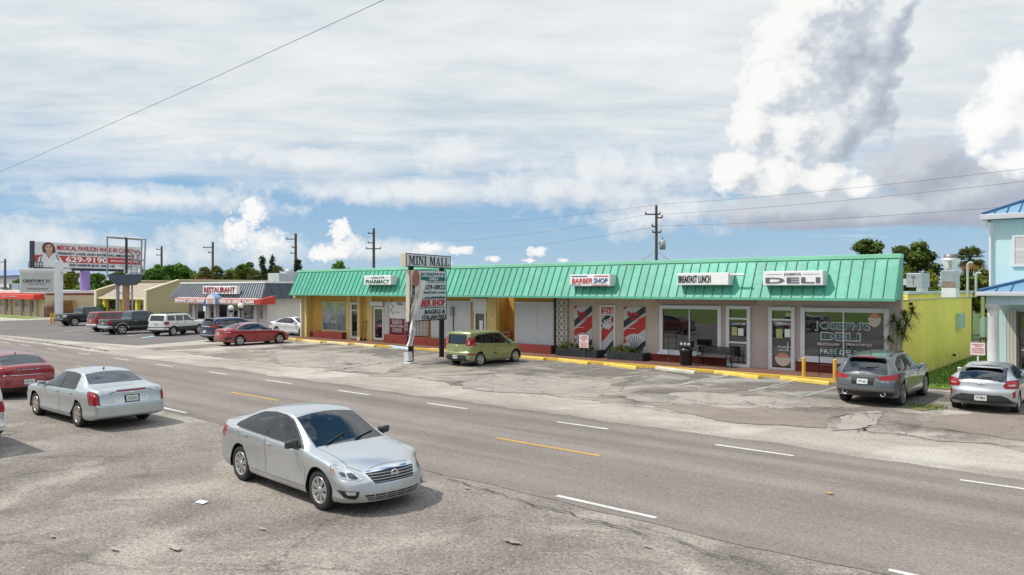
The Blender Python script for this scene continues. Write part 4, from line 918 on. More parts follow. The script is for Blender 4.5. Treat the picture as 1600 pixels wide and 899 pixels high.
# blue-roofed building behind it
Y3 = 62.0; q0, q1 = onY(-60, 430, Y3).x, onY(31, 430, Y3).x; z3 = lambda py: onY(20, py, Y3).z
t = thing('blue_roofed_building', 'grey-white building with a shallow blue roof behind the cream shops', 'building', ((q0 + q1) / 2, Y3, 0))
MB().box(q0, q1, Y3, Y3 + 12, 0, z3(431)).build('wall', pm('wall_greywhite', (.55, .56, .58), .8), t)
MB().prism([(q0, Y3 - .6, z3(431)), (q0, Y3 + 6, z3(419)), (q0, Y3 + 12, z3(431))], (q1 - q0 + .5, 0, 0)).build('roof', pm('roof_slate_blue', (.16, .24, .42), .5), t)
MB().box(q0, q1 + .5, Y3 - .75, Y3 - .61, z3(433.5), z3(430.5)).build('gutter', pm('dark_blue_gutter', (.05, .08, .16), .5), t)
MB().box(onY(1, 450, Y3).x, onY(12, 450, Y3).x, Y3 - .06, Y3 - .004, z3(452), z3(449)).build('window', BLACK, t)
x0, x1 = onY(14, 446, YL + 6).x, onY(29, 446, YL + 6).x
t = thing('rooftop_unit', 'dark grey rooftop unit on the cream shops behind the hanging sign', 'rooftop unit', ((x0 + x1) / 2, YL + 6, lz(454)))
MB().box(x0, x1, YL + 6, YL + 8, lz(458), onY(20, 443, YL + 6).z).build('cabinet', pm('unit_slate', (.2, .25, .27), .5, var=.2, scale=2), t, bevel=.03)
MB().box(x0 + .2, x0 + 1.2, YL + 5.98, YL + 5.998, lz(453), onY(20, 444, YL + 6).z).build('grille', BLACK, t)
# ---------------------------------------------------------------- pylon sign of the mall
p1, p2 = G(644, 566), G(692, 558.5)
d_ = (p2 - p1); d_.z = 0; Lp = d_.length; ru = d_.normalized(); nu = Vector((ru.y, -ru.x, 0))   # nu looks at the road corner
PR = math.atan2(ru.y, ru.x)
pyl = thing('pylon_sign', 'tall two-post roadside sign headed Mini Mall with a board of shop names', 'sign', (p1 + p2) / 2)
dp = (CA * 0)
def on_plane(px, py, off=0.0):   # point of the sign's own plane seen at that pixel of the survey
    r, u = ray(px, py); dirv = Vector((-CA + SA * r, SA + CA * r, u)); o = Vector((0, 0, EYE)); q = p1 + nu * off
    return o + dirv * ((q - o).dot(nu) / dirv.dot(nu))
POSTM = pm('dark_steel_post', (.018, .014, .013), .5, metal=.3, var=.2)
for p in (p1, p2):
    for k in (0, 1):
        c = p - nu * .12 * k
        MB().obox(c + Vector((0, 0, 2.45)) - ru * (.05 if k else 0), ru * .055, nu * .055, (0, 0, 2.45)).build('post', POSTM, pyl)
def panel(name, a, b, c, d, off0, off1, m, parent=pyl):
    L_ = on_plane(a, c, off1); Rr = on_plane(b, c, off1); zt = on_plane((a + b) / 2, c, off1).z; zb = on_plane((a + b) / 2, d, off1).z
    L_.z = Rr.z = 0; ctr = (L_ + Rr) / 2 + nu * (off0 - off1) / 2; ctr.z = (zt + zb) / 2
    MB().obox(ctr, ru * (Rr - L_).length / 2, nu * abs(off1 - off0) / 2, (0, 0, (zt - zb) / 2)).build(name, m, parent, bevel=.008)
    return L_, Rr, zb, zt
FACE = pm('sign_face_grey_white', (.62, .64, .68), .45, var=.05, streak=.1); CREAMC = pm('cream_cabinet', (.66, .58, .46), .6, var=.06)
def ptext(s, a, b, c, d, m, off=.36, **kw):
    L_ = on_plane(a, c, off); Rr = on_plane(b, c, off); zb = on_plane((a + b) / 2, d, off).z; zt = on_plane((a + b) / 2, c, off).z
    return text(s, m, pyl, (L_.x, L_.y, zb), (Rr - L_).xy.length, zt - zb, right=ru, depth=.012, **kw)
# header cabinet
panel('header_cabinet', 635, 704, 398.6, 418, -.06, .30, CREAMC); panel('header_frame', 634.5, 704.5, 398, 418.5, .302, .325, BLACK); panel('header_face', 635.5, 703.5, 399.4, 417, .327, .340, FACE)
# hand-drawn serif capitals
def serif_word(word, a, b, c, d, off=.345):
    wd = {'M': 1.25, 'I': .52, 'N': 1.05, ' ': .5, 'A': 1.05, 'L': .85}; tot = sum(wd[ch] + .1 for ch in word) - .1
    L_ = on_plane(a, c, off); Rr = on_plane(b, c, off); zb = on_plane((a + b) / 2, d, off).z; zt = on_plane((a + b) / 2, c, off).z; H = zt - zb; sc = (Rr - L_).xy.length / tot
    mb = MB(); x = 0
    def P(u, v): q = L_ + ru * ((x + u) * sc); q.z = zb + v * H; return q
    def bar(u0, v0, u1, v1, w): # slanted stroke with horizontal width w
        mb.prism([P(u0, v0), P(u0 + w, v0), P(u1 + w, v1), P(u1, v1)], nu * .015)
    def ser(u0, u1, v): bar(u0, v, u0, v + .07, u1 - u0)
    for ch in word:
        w = wd[ch]
        if ch == 'I': bar(w * .3, 0, w * .3, 1, .22); ser(0, w, 0); ser(0, w, .93)
        elif ch == 'L': bar(.14, 0, .14, 1, .22); ser(0, .5, .93); ser(0, w, 0); bar(w - .08, .07, w - .02, .32, .06)
        elif ch == 'M':
            bar(.12, 0, .12, 1, .07); bar(.14, 1, .50, .02, .2) if 0 else mb.prism([P(.12, 1), P(.36, 1), P(.66, .05), P(.56, .05)], nu * .015)
            mb.prism([P(.56, .05), P(.62, .05), P(.92, 1), P(.84, 1)], nu * .014); bar(.90, 0, .90, 1, .22); ser(0, .32, 0); ser(.78, w, 0); ser(0, .3, .93); ser(.9, w, .93)
        elif ch == 'N':
            bar(.13, 0, .13, 1, .07); mb.prism([P(.13, 1), P(.38, 1), P(.92, 0), P(.82, 0)], nu * .015); bar(.85, 0, .85, 1, .07); ser(0, .34, 0); ser(0, .3, .93); ser(.72, w, .93)
        elif ch == 'A':
            mb.prism([P(.12, 0), P(.19, 0), P(.54, 1), P(.46, 1)], nu * .014); mb.prism([P(.70, 0), P(.94, 0), P(.58, 1), P(.44, 1)], nu * .015); bar(.26, .3, .26, .37, .46); ser(0, .32, 0); ser(.58, w, 0)
        x += w + .1
    mb.build('lettering', BLACKLET, pyl)
serif_word('MINI MALL', 639, 701, 401.5, 415)
# main board
panel('board_cabinet', 641, 697.6, 423, 501, .04, .30, CREAMC); panel('board_frame', 640.5, 698, 422.5, 501.5, .302, .322, BLACK)
panel('board_face', 641.5, 697, 423.5, 450.2, .324, .336, FACE); panel('board_face', 641.5, 697, 451, 465.5, .324, .336, FACE); panel('board_face', 641.5, 697, 466.3, 481, .324, .336, FACE); panel('board_face', 641.5, 697, 481.8, 500, .324, .336, FACE)
ptext("JOSEPH'S", 657, 695.5, 426.5, 432, GREYLET, bold=.03); panel('green_band', 658, 695.5, 432.8, 439.2, .337, .345, NAVYLET); ptext('DELI', 671, 684, 433.9, 438, WHITELET, bold=.03)
ptext('BREAKFAST  LUNCH  DELI', 668, 694, 440.3, 441.8, GREYLET)
ptext('941-629-0822', 644, 696, 445, 452.5, BLACKLET, bold=.03, off=.345); ptext('JosephsDeli.com', 645, 695.5, 455, 460, BLACKLET, bold=.02)
panel('joint', 641.5, 697, 450.2, 451, .3365, .338, FACE)
zz = MB()
def zig(a, b, c, n):
    for i in range(n):
        u = a + (b - a) * i / n; v = a + (b - a) * (i + .6) / n
        zz.prism([on_plane(u, c + .9, .337), on_plane(v, c + .9, .337), on_plane((u + v) / 2, c - .9, .337)], nu * .01)
zig(642.5, 696, 468, 16); zig(642.5, 696, 479.6, 16); zz.build('saw_tooth_border', BLACKLET, pyl)
ptext('CLIPPERS', 664, 695, 463.5, 466.8, BLACKLET, bold=.03, off=.345); ptext('BARBER SHOP', 644, 695.5, 468.8, 478.6, REDLET, bold=.06)
ptext('BAGELS &', 664, 695.5, 483.5, 490.2, BLACKLET, bold=.03); ptext('ITALIAN DELI', 660, 696.5, 492.2, 498.8, BLACKLET, bold=.025)
# torn feather banner on its pole
bp = G(640, 569)
ban = thing('feather_banner', 'tattered white feather banner hanging before the tall shop-name sign', 'banner', bp)
bt = on_plane(652, 424, .75); bt2 = on_plane(648, 434, .75)
MB().pipe([bp, bp + Vector((0, 0, 2.4)), on_plane(643, 470, .75), bt2, bt], .018, 6).build('pole', POSTM, ban)
bm_ = MB(); rows = 30; pts = []; rnd = random.Random(5)
for i in range(rows + 1):
    v = i / rows; py = 438 + (541 - 438) * v; pcx = 657.5 - 18 * v + 1.2 * math.sin(v * 9); w = (7.6 + 2.0 * math.sin(v * 7) + 1.4 * math.sin(v * 19)) * (1 - .3 * v)
    row = []
    for j in range(6):
        u = j / 5 - .5; q = on_plane(pcx + w * 1.6 * u, py, .62 + .14 * math.sin(j * 2.1 + v * 6)); row.append(q)
    pts.append(row)
vs = [p for r in pts for p in r]; fs = [(i * 6 + j, i * 6 + j + 1, (i + 1) * 6 + j + 1, (i + 1) * 6 + j) for i in range(rows) for j in range(5)]
bm_.add(vs, fs, True)
def bmat(N, L, s, t):
    c = ramp(N, L, noise(N, L, t, 9, 5, .7), [(.50, (.80, .77, .75)), (.58, (.74, .66, .62)), (.66, (.34, .34, .32))]); return c
bm_.build('cloth', pattern_card('banner_print', bmat), ban, recalc=False)
for k, (py, s) in enumerate(((450, 4), (472, -3.5), (458, 5), (510, 4), (520, -3))):
    a = on_plane(657 - 18 * (py - 438) / 103, py, .7); b = on_plane(657 - 18 * (py - 438) / 103 + s * 1.6, py + 5, .66); c = on_plane(657 - 18 * (py - 438) / 103, py + 7, .7)
    MB().poly([a, b, c]).build('torn_strip', pm('torn_white', (.75, .72, .70), .8), ban, recalc=False)
cc = on_plane(649.5, 435, .8); MB().lathe([(.01, -.02), (.36, -.02), (.36, .02), (.01, .02)], (0, 0, 0), 'Y', 22)
dm = MB(); vs = [cc + (ru * math.cos(a) * .33 + Vector((0, 0, .42)) * math.sin(a)) for a in [k * math.pi / 11 for k in range(22)]]; dm.prism(vs, nu * .02)
dm.build('printed_disc', pm('sandwich_brown', (.33, .13, .075), .6, var=.25, scale=6), ban)
MB().box(bp.x - .22, bp.x + .22, bp.y - .2, bp.y + .2, 0, .1).obox(bp + Vector((-.1, 0, .35)), (.16, 0, .03), (0, .14, 0), (-.03, 0, .22)).build('weight_bucket', pm('bucket_white', (.62, .62, .62), .5, dirt=.3), ban, bevel=.02)

# ---------------------------------------------------------------- billboard on its purple column
ba, bb = wpt(98, 52, 0), wpt(112, 218, 0); ba.z = bb.z = 0; bu = (bb - ba).normalized(); bn = Vector((bu.y, -bu.x, 0))
if bn.dot(Vector((0, 0, 0)) - ba) < 0: bn = -bn
BW = (bb - ba).length; zb, zt = wpt(98, 52, 417).z, wpt(98, 52, 377.5).z
BH = zt - zb
bill = thing('billboard', 'large billboard for a walk-in clinic on a purple column', 'billboard', ((ba + bb) / 2))
def bpnt(u, v, o=0): q = ba + bu * (u * BW) + bn * o; q.z = zb + v * BH; return q
def bq(name, u0, u1, v0, v1, o, m, th=.06):
    c = bpnt((u0 + u1) / 2, (v0 + v1) / 2, o); return MB().obox(c, bu * (u1 - u0) * BW / 2, bn * th / 2, (0, 0, (v1 - v0) * BH / 2)).build(name, m, bill)
bq('board', 0, 1, 0, 1, 0, pm('billboard_white', (.74, .74, .76), .5, var=.04), .5)
bq('edge_panel', -.012, -.001, -.05, 1.02, -.1, pm('navy_edge', (.02, .02, .05), .5), .8)
bq('red_band', .002, .998, .205, .47, .27, pm('billboard_red', (.52, .05, .04), .5, var=.04), .02)
BRED = pm('billboard_red_letters', (.50, .04, .05), .5, var=0); BBK = pm('billboard_black', (.03, .04, .08), .5, var=0)
def bt_(s, u0, u1, v0, v1, m, **kw):
    q = bpnt(u0, v0, .30); rt = bu if bu.cross(Vector((0, 0, 1))).dot(bn) > 0 else -bu
    text(s, m, bill, q, (u1 - u0) * BW, (v1 - v0) * BH, right=rt, depth=.02, **kw)
bt_('MEDICAL PAVILION WALK-IN CLINIC', .19, .905, .70, .90, BRED, bold=.03); bt_('PRIMARY CARE AND INTERNAL MEDICINE', .195, .91, .52, .62, BBK, bold=.04)
bt_('629-9190', .265, .655, .225, .455, WHITELET, bold=.07); bt_('MON-FRI / 8AM-5PM', .69, .97, .29, .38, WHITELET, bold=.02)
bt_('2525 HARBOR BLVD. SUITE 102', .295, .73, .05, .16, BBK, bold=.05); bt_('PORT CHARLOTTE', .77, .96, .11, .155, BBK); bt_('CLINIC', .81, .90, .045, .085, BBK)
heart = MB()
for sgn in (-1, 1):
    pts = [bpnt(.945 + sgn * .022 + .022 * math.cos(a), .72 + .12 * math.sin(a), .3) for a in [math.pi * (k / 8 * 1.25 - .25) if sgn > 0 else math.pi * (k / 8 * 1.25) for k in range(9)]]
    heart.pipe(pts, .07, 5)
heart.pipe([bpnt(.925, .66, .3), bpnt(.915, .58, .3), bpnt(.925, .50, .3)], .07, 5).pipe([bpnt(.965, .66, .3), bpnt(.978, .58, .3), bpnt(.968, .5, .3)], .06, 5)
heart.build('heart_logo', BRED, bill)
# flat picture of a woman in a white coat
def flat(name, pts, o, m): MB().prism([bpnt(u, v, o) for u, v in pts], bn * .02).build(name, m, bill)
ell = lambda cx, cy, rx, ry, n=20: [(cx + rx * math.cos(2 * math.pi * k / n), cy + ry * math.sin(2 * math.pi * k / n)) for k in range(n)]
flat('printed_hair', [(.068, .60), (.062, .78), (.075, .93), (.10, .99), (.13, .99), (.158, .92), (.172, .78), (.178, .62), (.165, .56), (.12, .60), (.085, .56)], .285, pm('print_brown_hair', (.13, .06, .04), .6, var=.2, scale=2))
flat('printed_face', ell(.118, .76, .031, .155), .31, pm('print_skin', (.62, .38, .29), .6, var=.08, scale=2)); flat('printed_neck', [(.098, .66), (.142, .66), (.15, .5), (.12, .40), (.09, .5)], .307, pm('print_skin_shade', (.52, .30, .23), .6))
flat('printed_coat', [(.018, .02), (.03, .36), (.07, .52), (.092, .56), (.118, .34), (.148, .56), (.18, .52), (.225, .36), (.245, .02)], .30, pm('print_coat_white', (.72, .73, .76), .6, var=.05))
flat('printed_mouth', ell(.118, .685, .012, .012, 10), .332, BRED)
for s in (-1, 1): flat('printed_eye', ell(.118 + s * .0125, .785, .0065, .014, 10), .332, BBK); flat('printed_brow', [(.118 + s * .006, .825), (.118 + s * .021, .82), (.118 + s * .02, .832), (.118 + s * .007, .838)], .332, BBK)
flat('printed_stethoscope', [(.055, .5), (.062, .5), (.052, .3), (.052, .18), (.045, .18), (.045, .3)], .325, BBK); flat('printed_stethoscope', [(.175, .5), (.183, .5), (.21, .25), (.203, .24)], .325, BBK)
# structure below the board: beam, walkway rails, column
bq('truss', .02, .98, -.12, -.01, -.3, pm('dark_truss', (.03, .035, .04), .6), .5)
cb = ba + bu * BW * .47 - bn * .4; cb.z = 0
MB().tube(cb, cb + Vector((0, 0, zb - .35)), .62, .62, 24).build('column', pm('purple_paint', (.30, .19, .47), .6, var=.06), bill)
rail = MB()
for k in range(6): rail.tube(bpnt(-.06 + .022 * k, -.12, .6), bpnt(-.06 + .022 * k, .18, .6), .04, n=5)
for v in (.03, .18): rail.tube(bpnt(-.065, v, .6), bpnt(.06, v, .6), .04, n=5)
for k in range(3): rail.tube(bpnt(.985 + .015 * k, -.1, .6), bpnt(.985 + .015 * k, .16, .6), .04, n=5)
rail.build('catwalk_rail', BLACK, bill)
for u in (.86, .93): MB().obox(bpnt(u, -.10, .35), bu * .45, bn * .25, (0, 0, .22)).build('flood_lamp', SIGNWHITE, bill)

# ---------------------------------------------------------------- hanging estate-agent sign on a white post
D = 84.0
P = lambda px, py, dd=D: wpt(dd, px, py)
rr_ = Vector((SA, CA, 0)); ff = Vector((-CA, SA, 0))
c = P(92, 451); c.z = 0
t = thing('hanging_sign', 'white post-and-arm sign reading Century 21 on a grey hanging panel', 'sign', c)
hw = 4.3 / FOC * D
MB().obox(c + Vector((0, 0, P(92, 408).z / 2)), rr_ * hw, ff * hw, (0, 0, P(92, 408).z / 2)).build('post', WHITE, t, bevel=.03)
a, b = P(31, 422.5), P(110, 422.5)
MB().obox((a + b) / 2, (b - a) / 2, ff * hw * .7, (0, 0, 2.4 / FOC * D)).build('arm', WHITE, t, bevel=.03)
a, b = P(33, 442), P(86, 442); hz = 15 / FOC * D
MB().obox((a + b) / 2, (b - a) / 2, ff * .12, (0, 0, hz)).build('panel', pm('grey_panel', (.52, .52, .52), .5, var=.04), t, bevel=.02)
for q in (P(33, 442), P(86, 442)): MB().obox(q, rr_ * .07, ff * .14, (0, 0, hz * 1.04)).build('panel_edge', WHITE, t)
MB().obox(P(59.5, 426.5), rr_ * 2.0, ff * .1, (0, 0, .12)).build('panel_top', WHITE, t)
for px in (40, 80): MB().tube(P(px, 424.5), P(px, 428), .05).build('hanger', BLACK, t)
w_ = lambda pxa, pxb: (pxb - pxa) / FOC * D
text('CENTURY 21.', BLACKLET, t, P(37, 441.5) - ff * .15, w_(37, 81), w_(0, 4.6), right=rr_, bold=.03, depth=.02)
text('AZTEC & ASSOCIATES', GREYLET, t, P(46, 444.5) - ff * .15, w_(46, 72), w_(0, 1.4), right=rr_, depth=.02)
text('WWW.CENTURY21AZTEC.COM', GREYLET, t, P(44, 452.5) - ff * .15, w_(44, 76), w_(0, 1.8), right=rr_, depth=.02)
# ---------------------------------------------------------------- empty sign frame
D2 = 82.0
t = thing('empty_sign_frame', 'derelict pole sign: empty steel frame above a dark tapered trough', 'sign', P(197, 451, D2).to_2d().to_3d())
STEEL = pm('dull_steel', (.34, .37, .40), .5, metal=.4, var=.15); DSTEEL = pm('dark_slate_trough', (.07, .085, .11), .6, var=.15)
fr = MB(); hw = .09
for a, b in (((167.5, 369), (167.5, 428)), ((227.5, 373), (225, 428)), ((221.5, 374), (220.5, 428)), ((167, 369.5), (228, 374)), ((167, 371), (222, 375)), ((208, 406), (227, 407))):
    fr.tube(P(*a, D2), P(*b, D2), hw, n=5)
fr.build('frame', STEEL, t)
MB().tube(P(197.5, 371, D2), P(197.5, 428, D2), .14, n=6).build('mast', pm('dark_mast', (.04, .03, .04), .6), t)
for px in (205.5, 214): MB().tube(P(px, 392, D2), P(px, 428, D2), .05, n=5).build('tie_rod', STEEL, t)
pts = [P(170, 429, D2), P(221, 429, D2), P(216, 441, D2), P(209, 446, D2), P(186, 446, D2), P(178, 441, D2)]
MB().prism([q - ff * .5 for q in pts], ff * 1.0).build('trough', DSTEEL, t)
MB().prism([P(199, 429, D2), P(203, 426, D2), P(212, 424.5, D2), P(220, 427, D2), P(221, 429, D2)], ff * .5).build('tarp', pm('tarp_lilac', (.55, .52, .58), .7), t)
for px, m, r in ((184, STEEL, .18), (197, pm('orange_beige_post', (.42, .24, .14), .7, var=.15), .36), (206.5, STEEL, .10)):
    q0, q1 = P(px, 451, D2), P(px, 445, D2); q0.z = 0; MB().tube(q0, q1, r, n=10).build('post', m, t)
for py in (458.5, 475.5): MB().tube(P(184, py, D2), P(206.5, py, D2), .05, n=5).build('brace', STEEL, t)

# ---------------------------------------------------------------- utility poles and wires
def upole(px, pyt, d, label, arms, hw=.16, trans=False, ztop=None):
    b = wpt(d, px, 451); b.z = 0; top = wpt(d, px, pyt)
    t = thing('utility_pole', label, 'utility pole', b, 0, 'utility poles behind the buildings')
    MB().tube(b, top, hw * 1.15, hw * .8, 10).build('pole', WOODPOLE, t)
    INS = pm('insulator_grey', (.30, .31, .33), .4)
    for py, l0, l1 in arms:
        z = wpt(d, px, py).z; c = b.copy(); c.z = z
        MB().obox(c + rr_ * (l1 + l0) / 2 - ff * (hw + .05), rr_ * (l1 - l0) / 2, ff * .05, (0, 0, .07)).build('crossarm', WOODPOLE, t)
        for e in (l0, l1):
            if abs(e) > .3: MB().lathe([(.03, 0), (.11, .03), (.06, .1), (.11, .14), (.05, .2), (.01, .26)], c + rr_ * e * .95 - ff * (hw + .05) + Vector((0, 0, .07)), 'Z', 10).build('insulator', INS, t)
    if trans:
        z = wpt(d, px, 383).z; c = b + rr_ * .62 - ff * .1; MB().lathe([(.01, z - .5), (.30, z - .48), (.32, z + .4), (.2, z + .5), (.01, z + .52)], (c.x, c.y, 0), 'Z', 16).build('transformer', pm('transformer_grey', (.4, .41, .43), .4, metal=.3), t)
        MB().tube((c.x, c.y, z + .5), (c.x, c.y, z + .85), .05).build('bushing', INS, t)
        MB().pipe([b + rr_ * .15 + Vector((0, 0, z + .1)), b + rr_ * .62 + Vector((0, 0, z + .1))], .05).build('bracket', GALV, t)
    return b, top
P6 = 78.0
pb, pt = upole(1025.5, 321, P6, 'nearest wooden utility pole with a transformer behind the green roof', ((335.5, -1.2, .35), (340.8, .1, .6), (354.5, -.5, .1), (363.5, -.45, .45)), .17, True)
upole(584, 357, 112, 'utility pole with a crossarm behind the left end of the green roof', ((389, -1.1, 1.1), (365, -.8, .1), (380, -.8, .1)), .22)
upole(462, 365, 118, 'utility pole beside the dark conifer above the restaurant corner', ((374, -1.4, .1), (387, -.5, .3), (396, -.7, .1)), .24)
upole(332.5, 378, 132, 'utility pole rising behind the palms left of the restaurant sign', ((387, -1.6, .1), (395, -.7, .1)), .24)
upole(252.5, 385, 150, 'utility pole between the empty sign frame and the dense green trees', ((390, -.9, .1), (399, -.9, .1)), .24)
upole(8, 405, 170, 'distant utility pole above the blue roof at the left edge', ((410, -1.2, .5),), .26)
WR = 0
def wire(label, p, q, sag, r=.016, n=24):
    pts = [p.lerp(q, k / n) - Vector((0, 0, sag * 4 * (k / n) * (1 - k / n))) for k in range(n + 1)]
    o = MB().pipe(pts, r, 5).build('overhead_wire', WIRE); tag(o, label, 'wire', 'overhead wires')
pz = lambda py: wpt(P6, 1025.5, py)
P7 = 44.0
wire('highest of the three wires running right from the near utility pole', pz(319.5), wpt(P7, 1640, 259), .25, .0105)
wire('middle of the three wires running right from the near utility pole', pz(335) + rr_ * .3, wpt(P7, 1640, 279), .25, .0105)
wire('lowest of the three wires running right from the near utility pole', pz(353), wpt(P7, 1640, 318), .25, .0105)
wire('upper wire running left from the near utility pole', pz(320), wpt(150, 700, 350), .5, .012)
wire('wire running left from the long crossarm of the near utility pole', pz(336) - rr_ * 1.1, wpt(150, 700, 377), .5, .012)
wire('lower wire running left from the near utility pole', pz(355) - rr_ * .4, wpt(150, 740, 391), .5, .012)
wire('service wire dropping left from the near utility pole to the roof', pz(391), onY(1002, 408, 45), .05, .016, 8)
wire('service wire dropping right from the near utility pole to the roof', pz(391), onY(1046, 407, 45), .05, .016, 8)
wa, wb = onY(-30, 281, 21.0), onY(640, -18.5, 21.0)
wire('long dark cable crossing the sky at the upper left', wa, wb, .15, .013, 30)

# ---------------------------------------------------------------- small street things along the walkway
def wheel_stop(px0, py0, px1, py1, m, label, group='yellow concrete wheel stops along the walkway'):
    a, b = G(px0, py0), G(px1, py1); d = (b - a).normalized(); n = Vector((-d.y, d.x, 0)); c = (a + b) / 2; L_ = (b - a).length
    t = thing('wheel_stop', label, 'wheel stop', c, 0, group)
    mb = MB(); pf = [(-.11, 0), (-.10, .10), (-.07, .135), (.07, .135), (.10, .10), (.11, 0)]
    nseg = 12; rnd = random.Random(int(px0)); vs = []
    for k in range(nseg + 1):
        for u, z in pf: vs.append(a + d * (L_ * k / nseg) + n * (u + rnd.uniform(-.006, .006)) + Vector((0, 0, z * (1 if 0 < k < nseg else .93) + rnd.uniform(-.004, .004))) + Vector((0, 0, .012)))
    m_ = len(pf); fs = [(k * m_ + i, k * m_ + i + 1, (k + 1) * m_ + i + 1, (k + 1) * m_ + i) for k in range(nseg) for i in range(m_ - 1)] + [list(range(m_)), [nseg * m_ + i for i in range(m_)][::-1]]
    mb.add(vs, fs); mb.build('block', m, t)
YSTOP = pm('yellow_stop_paint', (0.72, 0.52, 0.10), 0.75, var=.14, scale=2.5, dirt=.35, bump=.3, bscale=40)
PSTOP = pm('faded_stop_paint', (0.66, 0.55, 0.30), 0.8, var=.15, scale=2.5, dirt=.45, bump=.3)
WSTOP = pm('worn_white_stop', (0.60, 0.56, 0.47), 0.8, var=.15, scale=2.5, dirt=.45, bump=.3); BSTOP = pm('pale_blue_stop', (0.46, 0.60, 0.66), 0.8, var=.12, scale=2.5, dirt=.25)
stops = [((452, 531), (464, 532.5), PSTOP, 'faded yellow wheel stop just ahead of the red sedan by the white car'), ((474, 534), (502, 537), PSTOP, 'faded yellow wheel stop in front of the frosted pharmacy window'), ((513, 536.5), (545, 540), PSTOP, 'faded yellow wheel stop in front of the first glass door from the left'), ((553, 539), (586, 543.5), PSTOP, 'faded yellow wheel stop in front of the second glass door from the left'),
         ((606, 543), (643, 547.5), BSTOP, 'pale blue wheel stop left of the tall shop-name sign'), ((672, 548), (700, 551), PSTOP, 'faded yellow wheel stop behind the posts of the tall sign'), ((812, 560), (851, 563.5), YSTOP, 'yellow wheel stop just right of the green hatchback'), ((872, 564), (920, 570.5), YSTOP, 'yellow wheel stop under the small red-lettered sign'),
         ((945, 571.5), (996, 577.5), YSTOP, 'yellow wheel stop in front of the right barber-shop planter'), ((1026, 577.5), (1087, 585), WSTOP, 'worn white wheel stop in front of the black bench'), ((1118, 584), (1187, 593), YSTOP, 'yellow wheel stop in front of the two white-framed deli doors'), ((1221, 593.5), (1297, 602.5), YSTOP, 'yellow wheel stop between the two yellow bollards')]
for (a, b, m, lab) in stops: wheel_stop(*a, *b, m, lab)
BOLL = pm('bollard_yellow', (0.66, 0.38, 0.055), 0.6, var=.12, scale=3, dirt=.3)
for px, py, pyt, lab in ((1256, 594, 559, 'yellow bollard left of the deli window railing, taller in view'), (1304.5, 598, 561.5, 'yellow bollard beside the tail of the dark grey crossover')):
    b = G(px, py); z = wpt((-CA * b.x + SA * b.y), px, pyt).z
    t = thing('bollard', lab, 'bollard', b, 0, 'yellow bollards at the kerb')
    MB().tube(b, b + Vector((0, 0, z - .03)), .075, n=18).build('post', BOLL, t); MB().lathe([(.075, z - .03), (.06, z), (.01, z + .015)], (b.x, b.y, 0), 'Z', 18).build('cap', BOLL, t)
    MB().tube(b + Vector((-.075, 0, z - .1)), b + Vector((-.085, -.01, z - .1)), .03).build('hole', BLACK, t)
def post_sign(px, py, x0, x1, y0, y1, lines, label, plate=SIGNWHITE, postm=None):
    b = G(px, py); d = -CA * b.x + SA * b.y; L_, Rr = wpt(d, x0, y0), wpt(d, x1, y1)
    t = thing('post_sign', label, 'sign', b, 0, 'small customer-parking signs on posts'); zt, zb_ = L_.z, Rr.z; w = (Rr - L_).xy.length
    MB().obox(b + Vector((0, 0, (zb_ + .1) / 2 + .02)), (.025, 0, 0), (0, .025, 0), (0, 0, (zb_ + .1) / 2)).build('post', postm or pm('green_channel_post', (.05, .13, .10), .5), t)
    MB().box(b.x - w * .62, b.x + w * .62, b.y - .05, b.y - .035, zb_, zt).build('plate', plate, t)
    for s, u0, u1, v0, v1, m in lines: text(s, m, t, (b.x - w * .62 + w * 1.24 * u0, b.y - .055, zb_ + (zt - zb_) * v0), w * 1.24 * (u1 - u0), (zt - zb_) * (v1 - v0), depth=.004, bold=.02)
PINKP = pm('pinkish_plate', (.78, .66, .68), .5, var=.05)
post_sign(913, 563, 906, 920, 524, 543.5, [('CUSTOMER', .15, .85, .82, .92, REDLET), ('PARKING', .12, .88, .66, .76, REDLET), ('ONLY', .3, .7, .50, .60, REDLET), ('VIOLATORS WILL BE', .1, .9, .34, .41, REDLET), ('TOWED AWAY', .12, .88, .20, .28, REDLET), ('AT OWNER EXPENSE', .1, .9, .08, .14, REDLET)], 'small white sign with red lettering on a green post before the barber shop', PINKP)
post_sign(1528, 604, 1520, 1536, 535.5, 555, [('CUSTOMER PARKING', .1, .9, .8, .88, REDLET), ('ONLY', .3, .7, .66, .74, REDLET), ('UNAUTHORIZED', .12, .88, .48, .56, REDLET), ('VEHICLES TOWED', .1, .9, .32, .40, REDLET), ('AT OWNER EXPENSE', .1, .9, .18, .24, REDLET)], 'small white sign with red lettering before the lime wall and blue house', PINKP, WHITE)
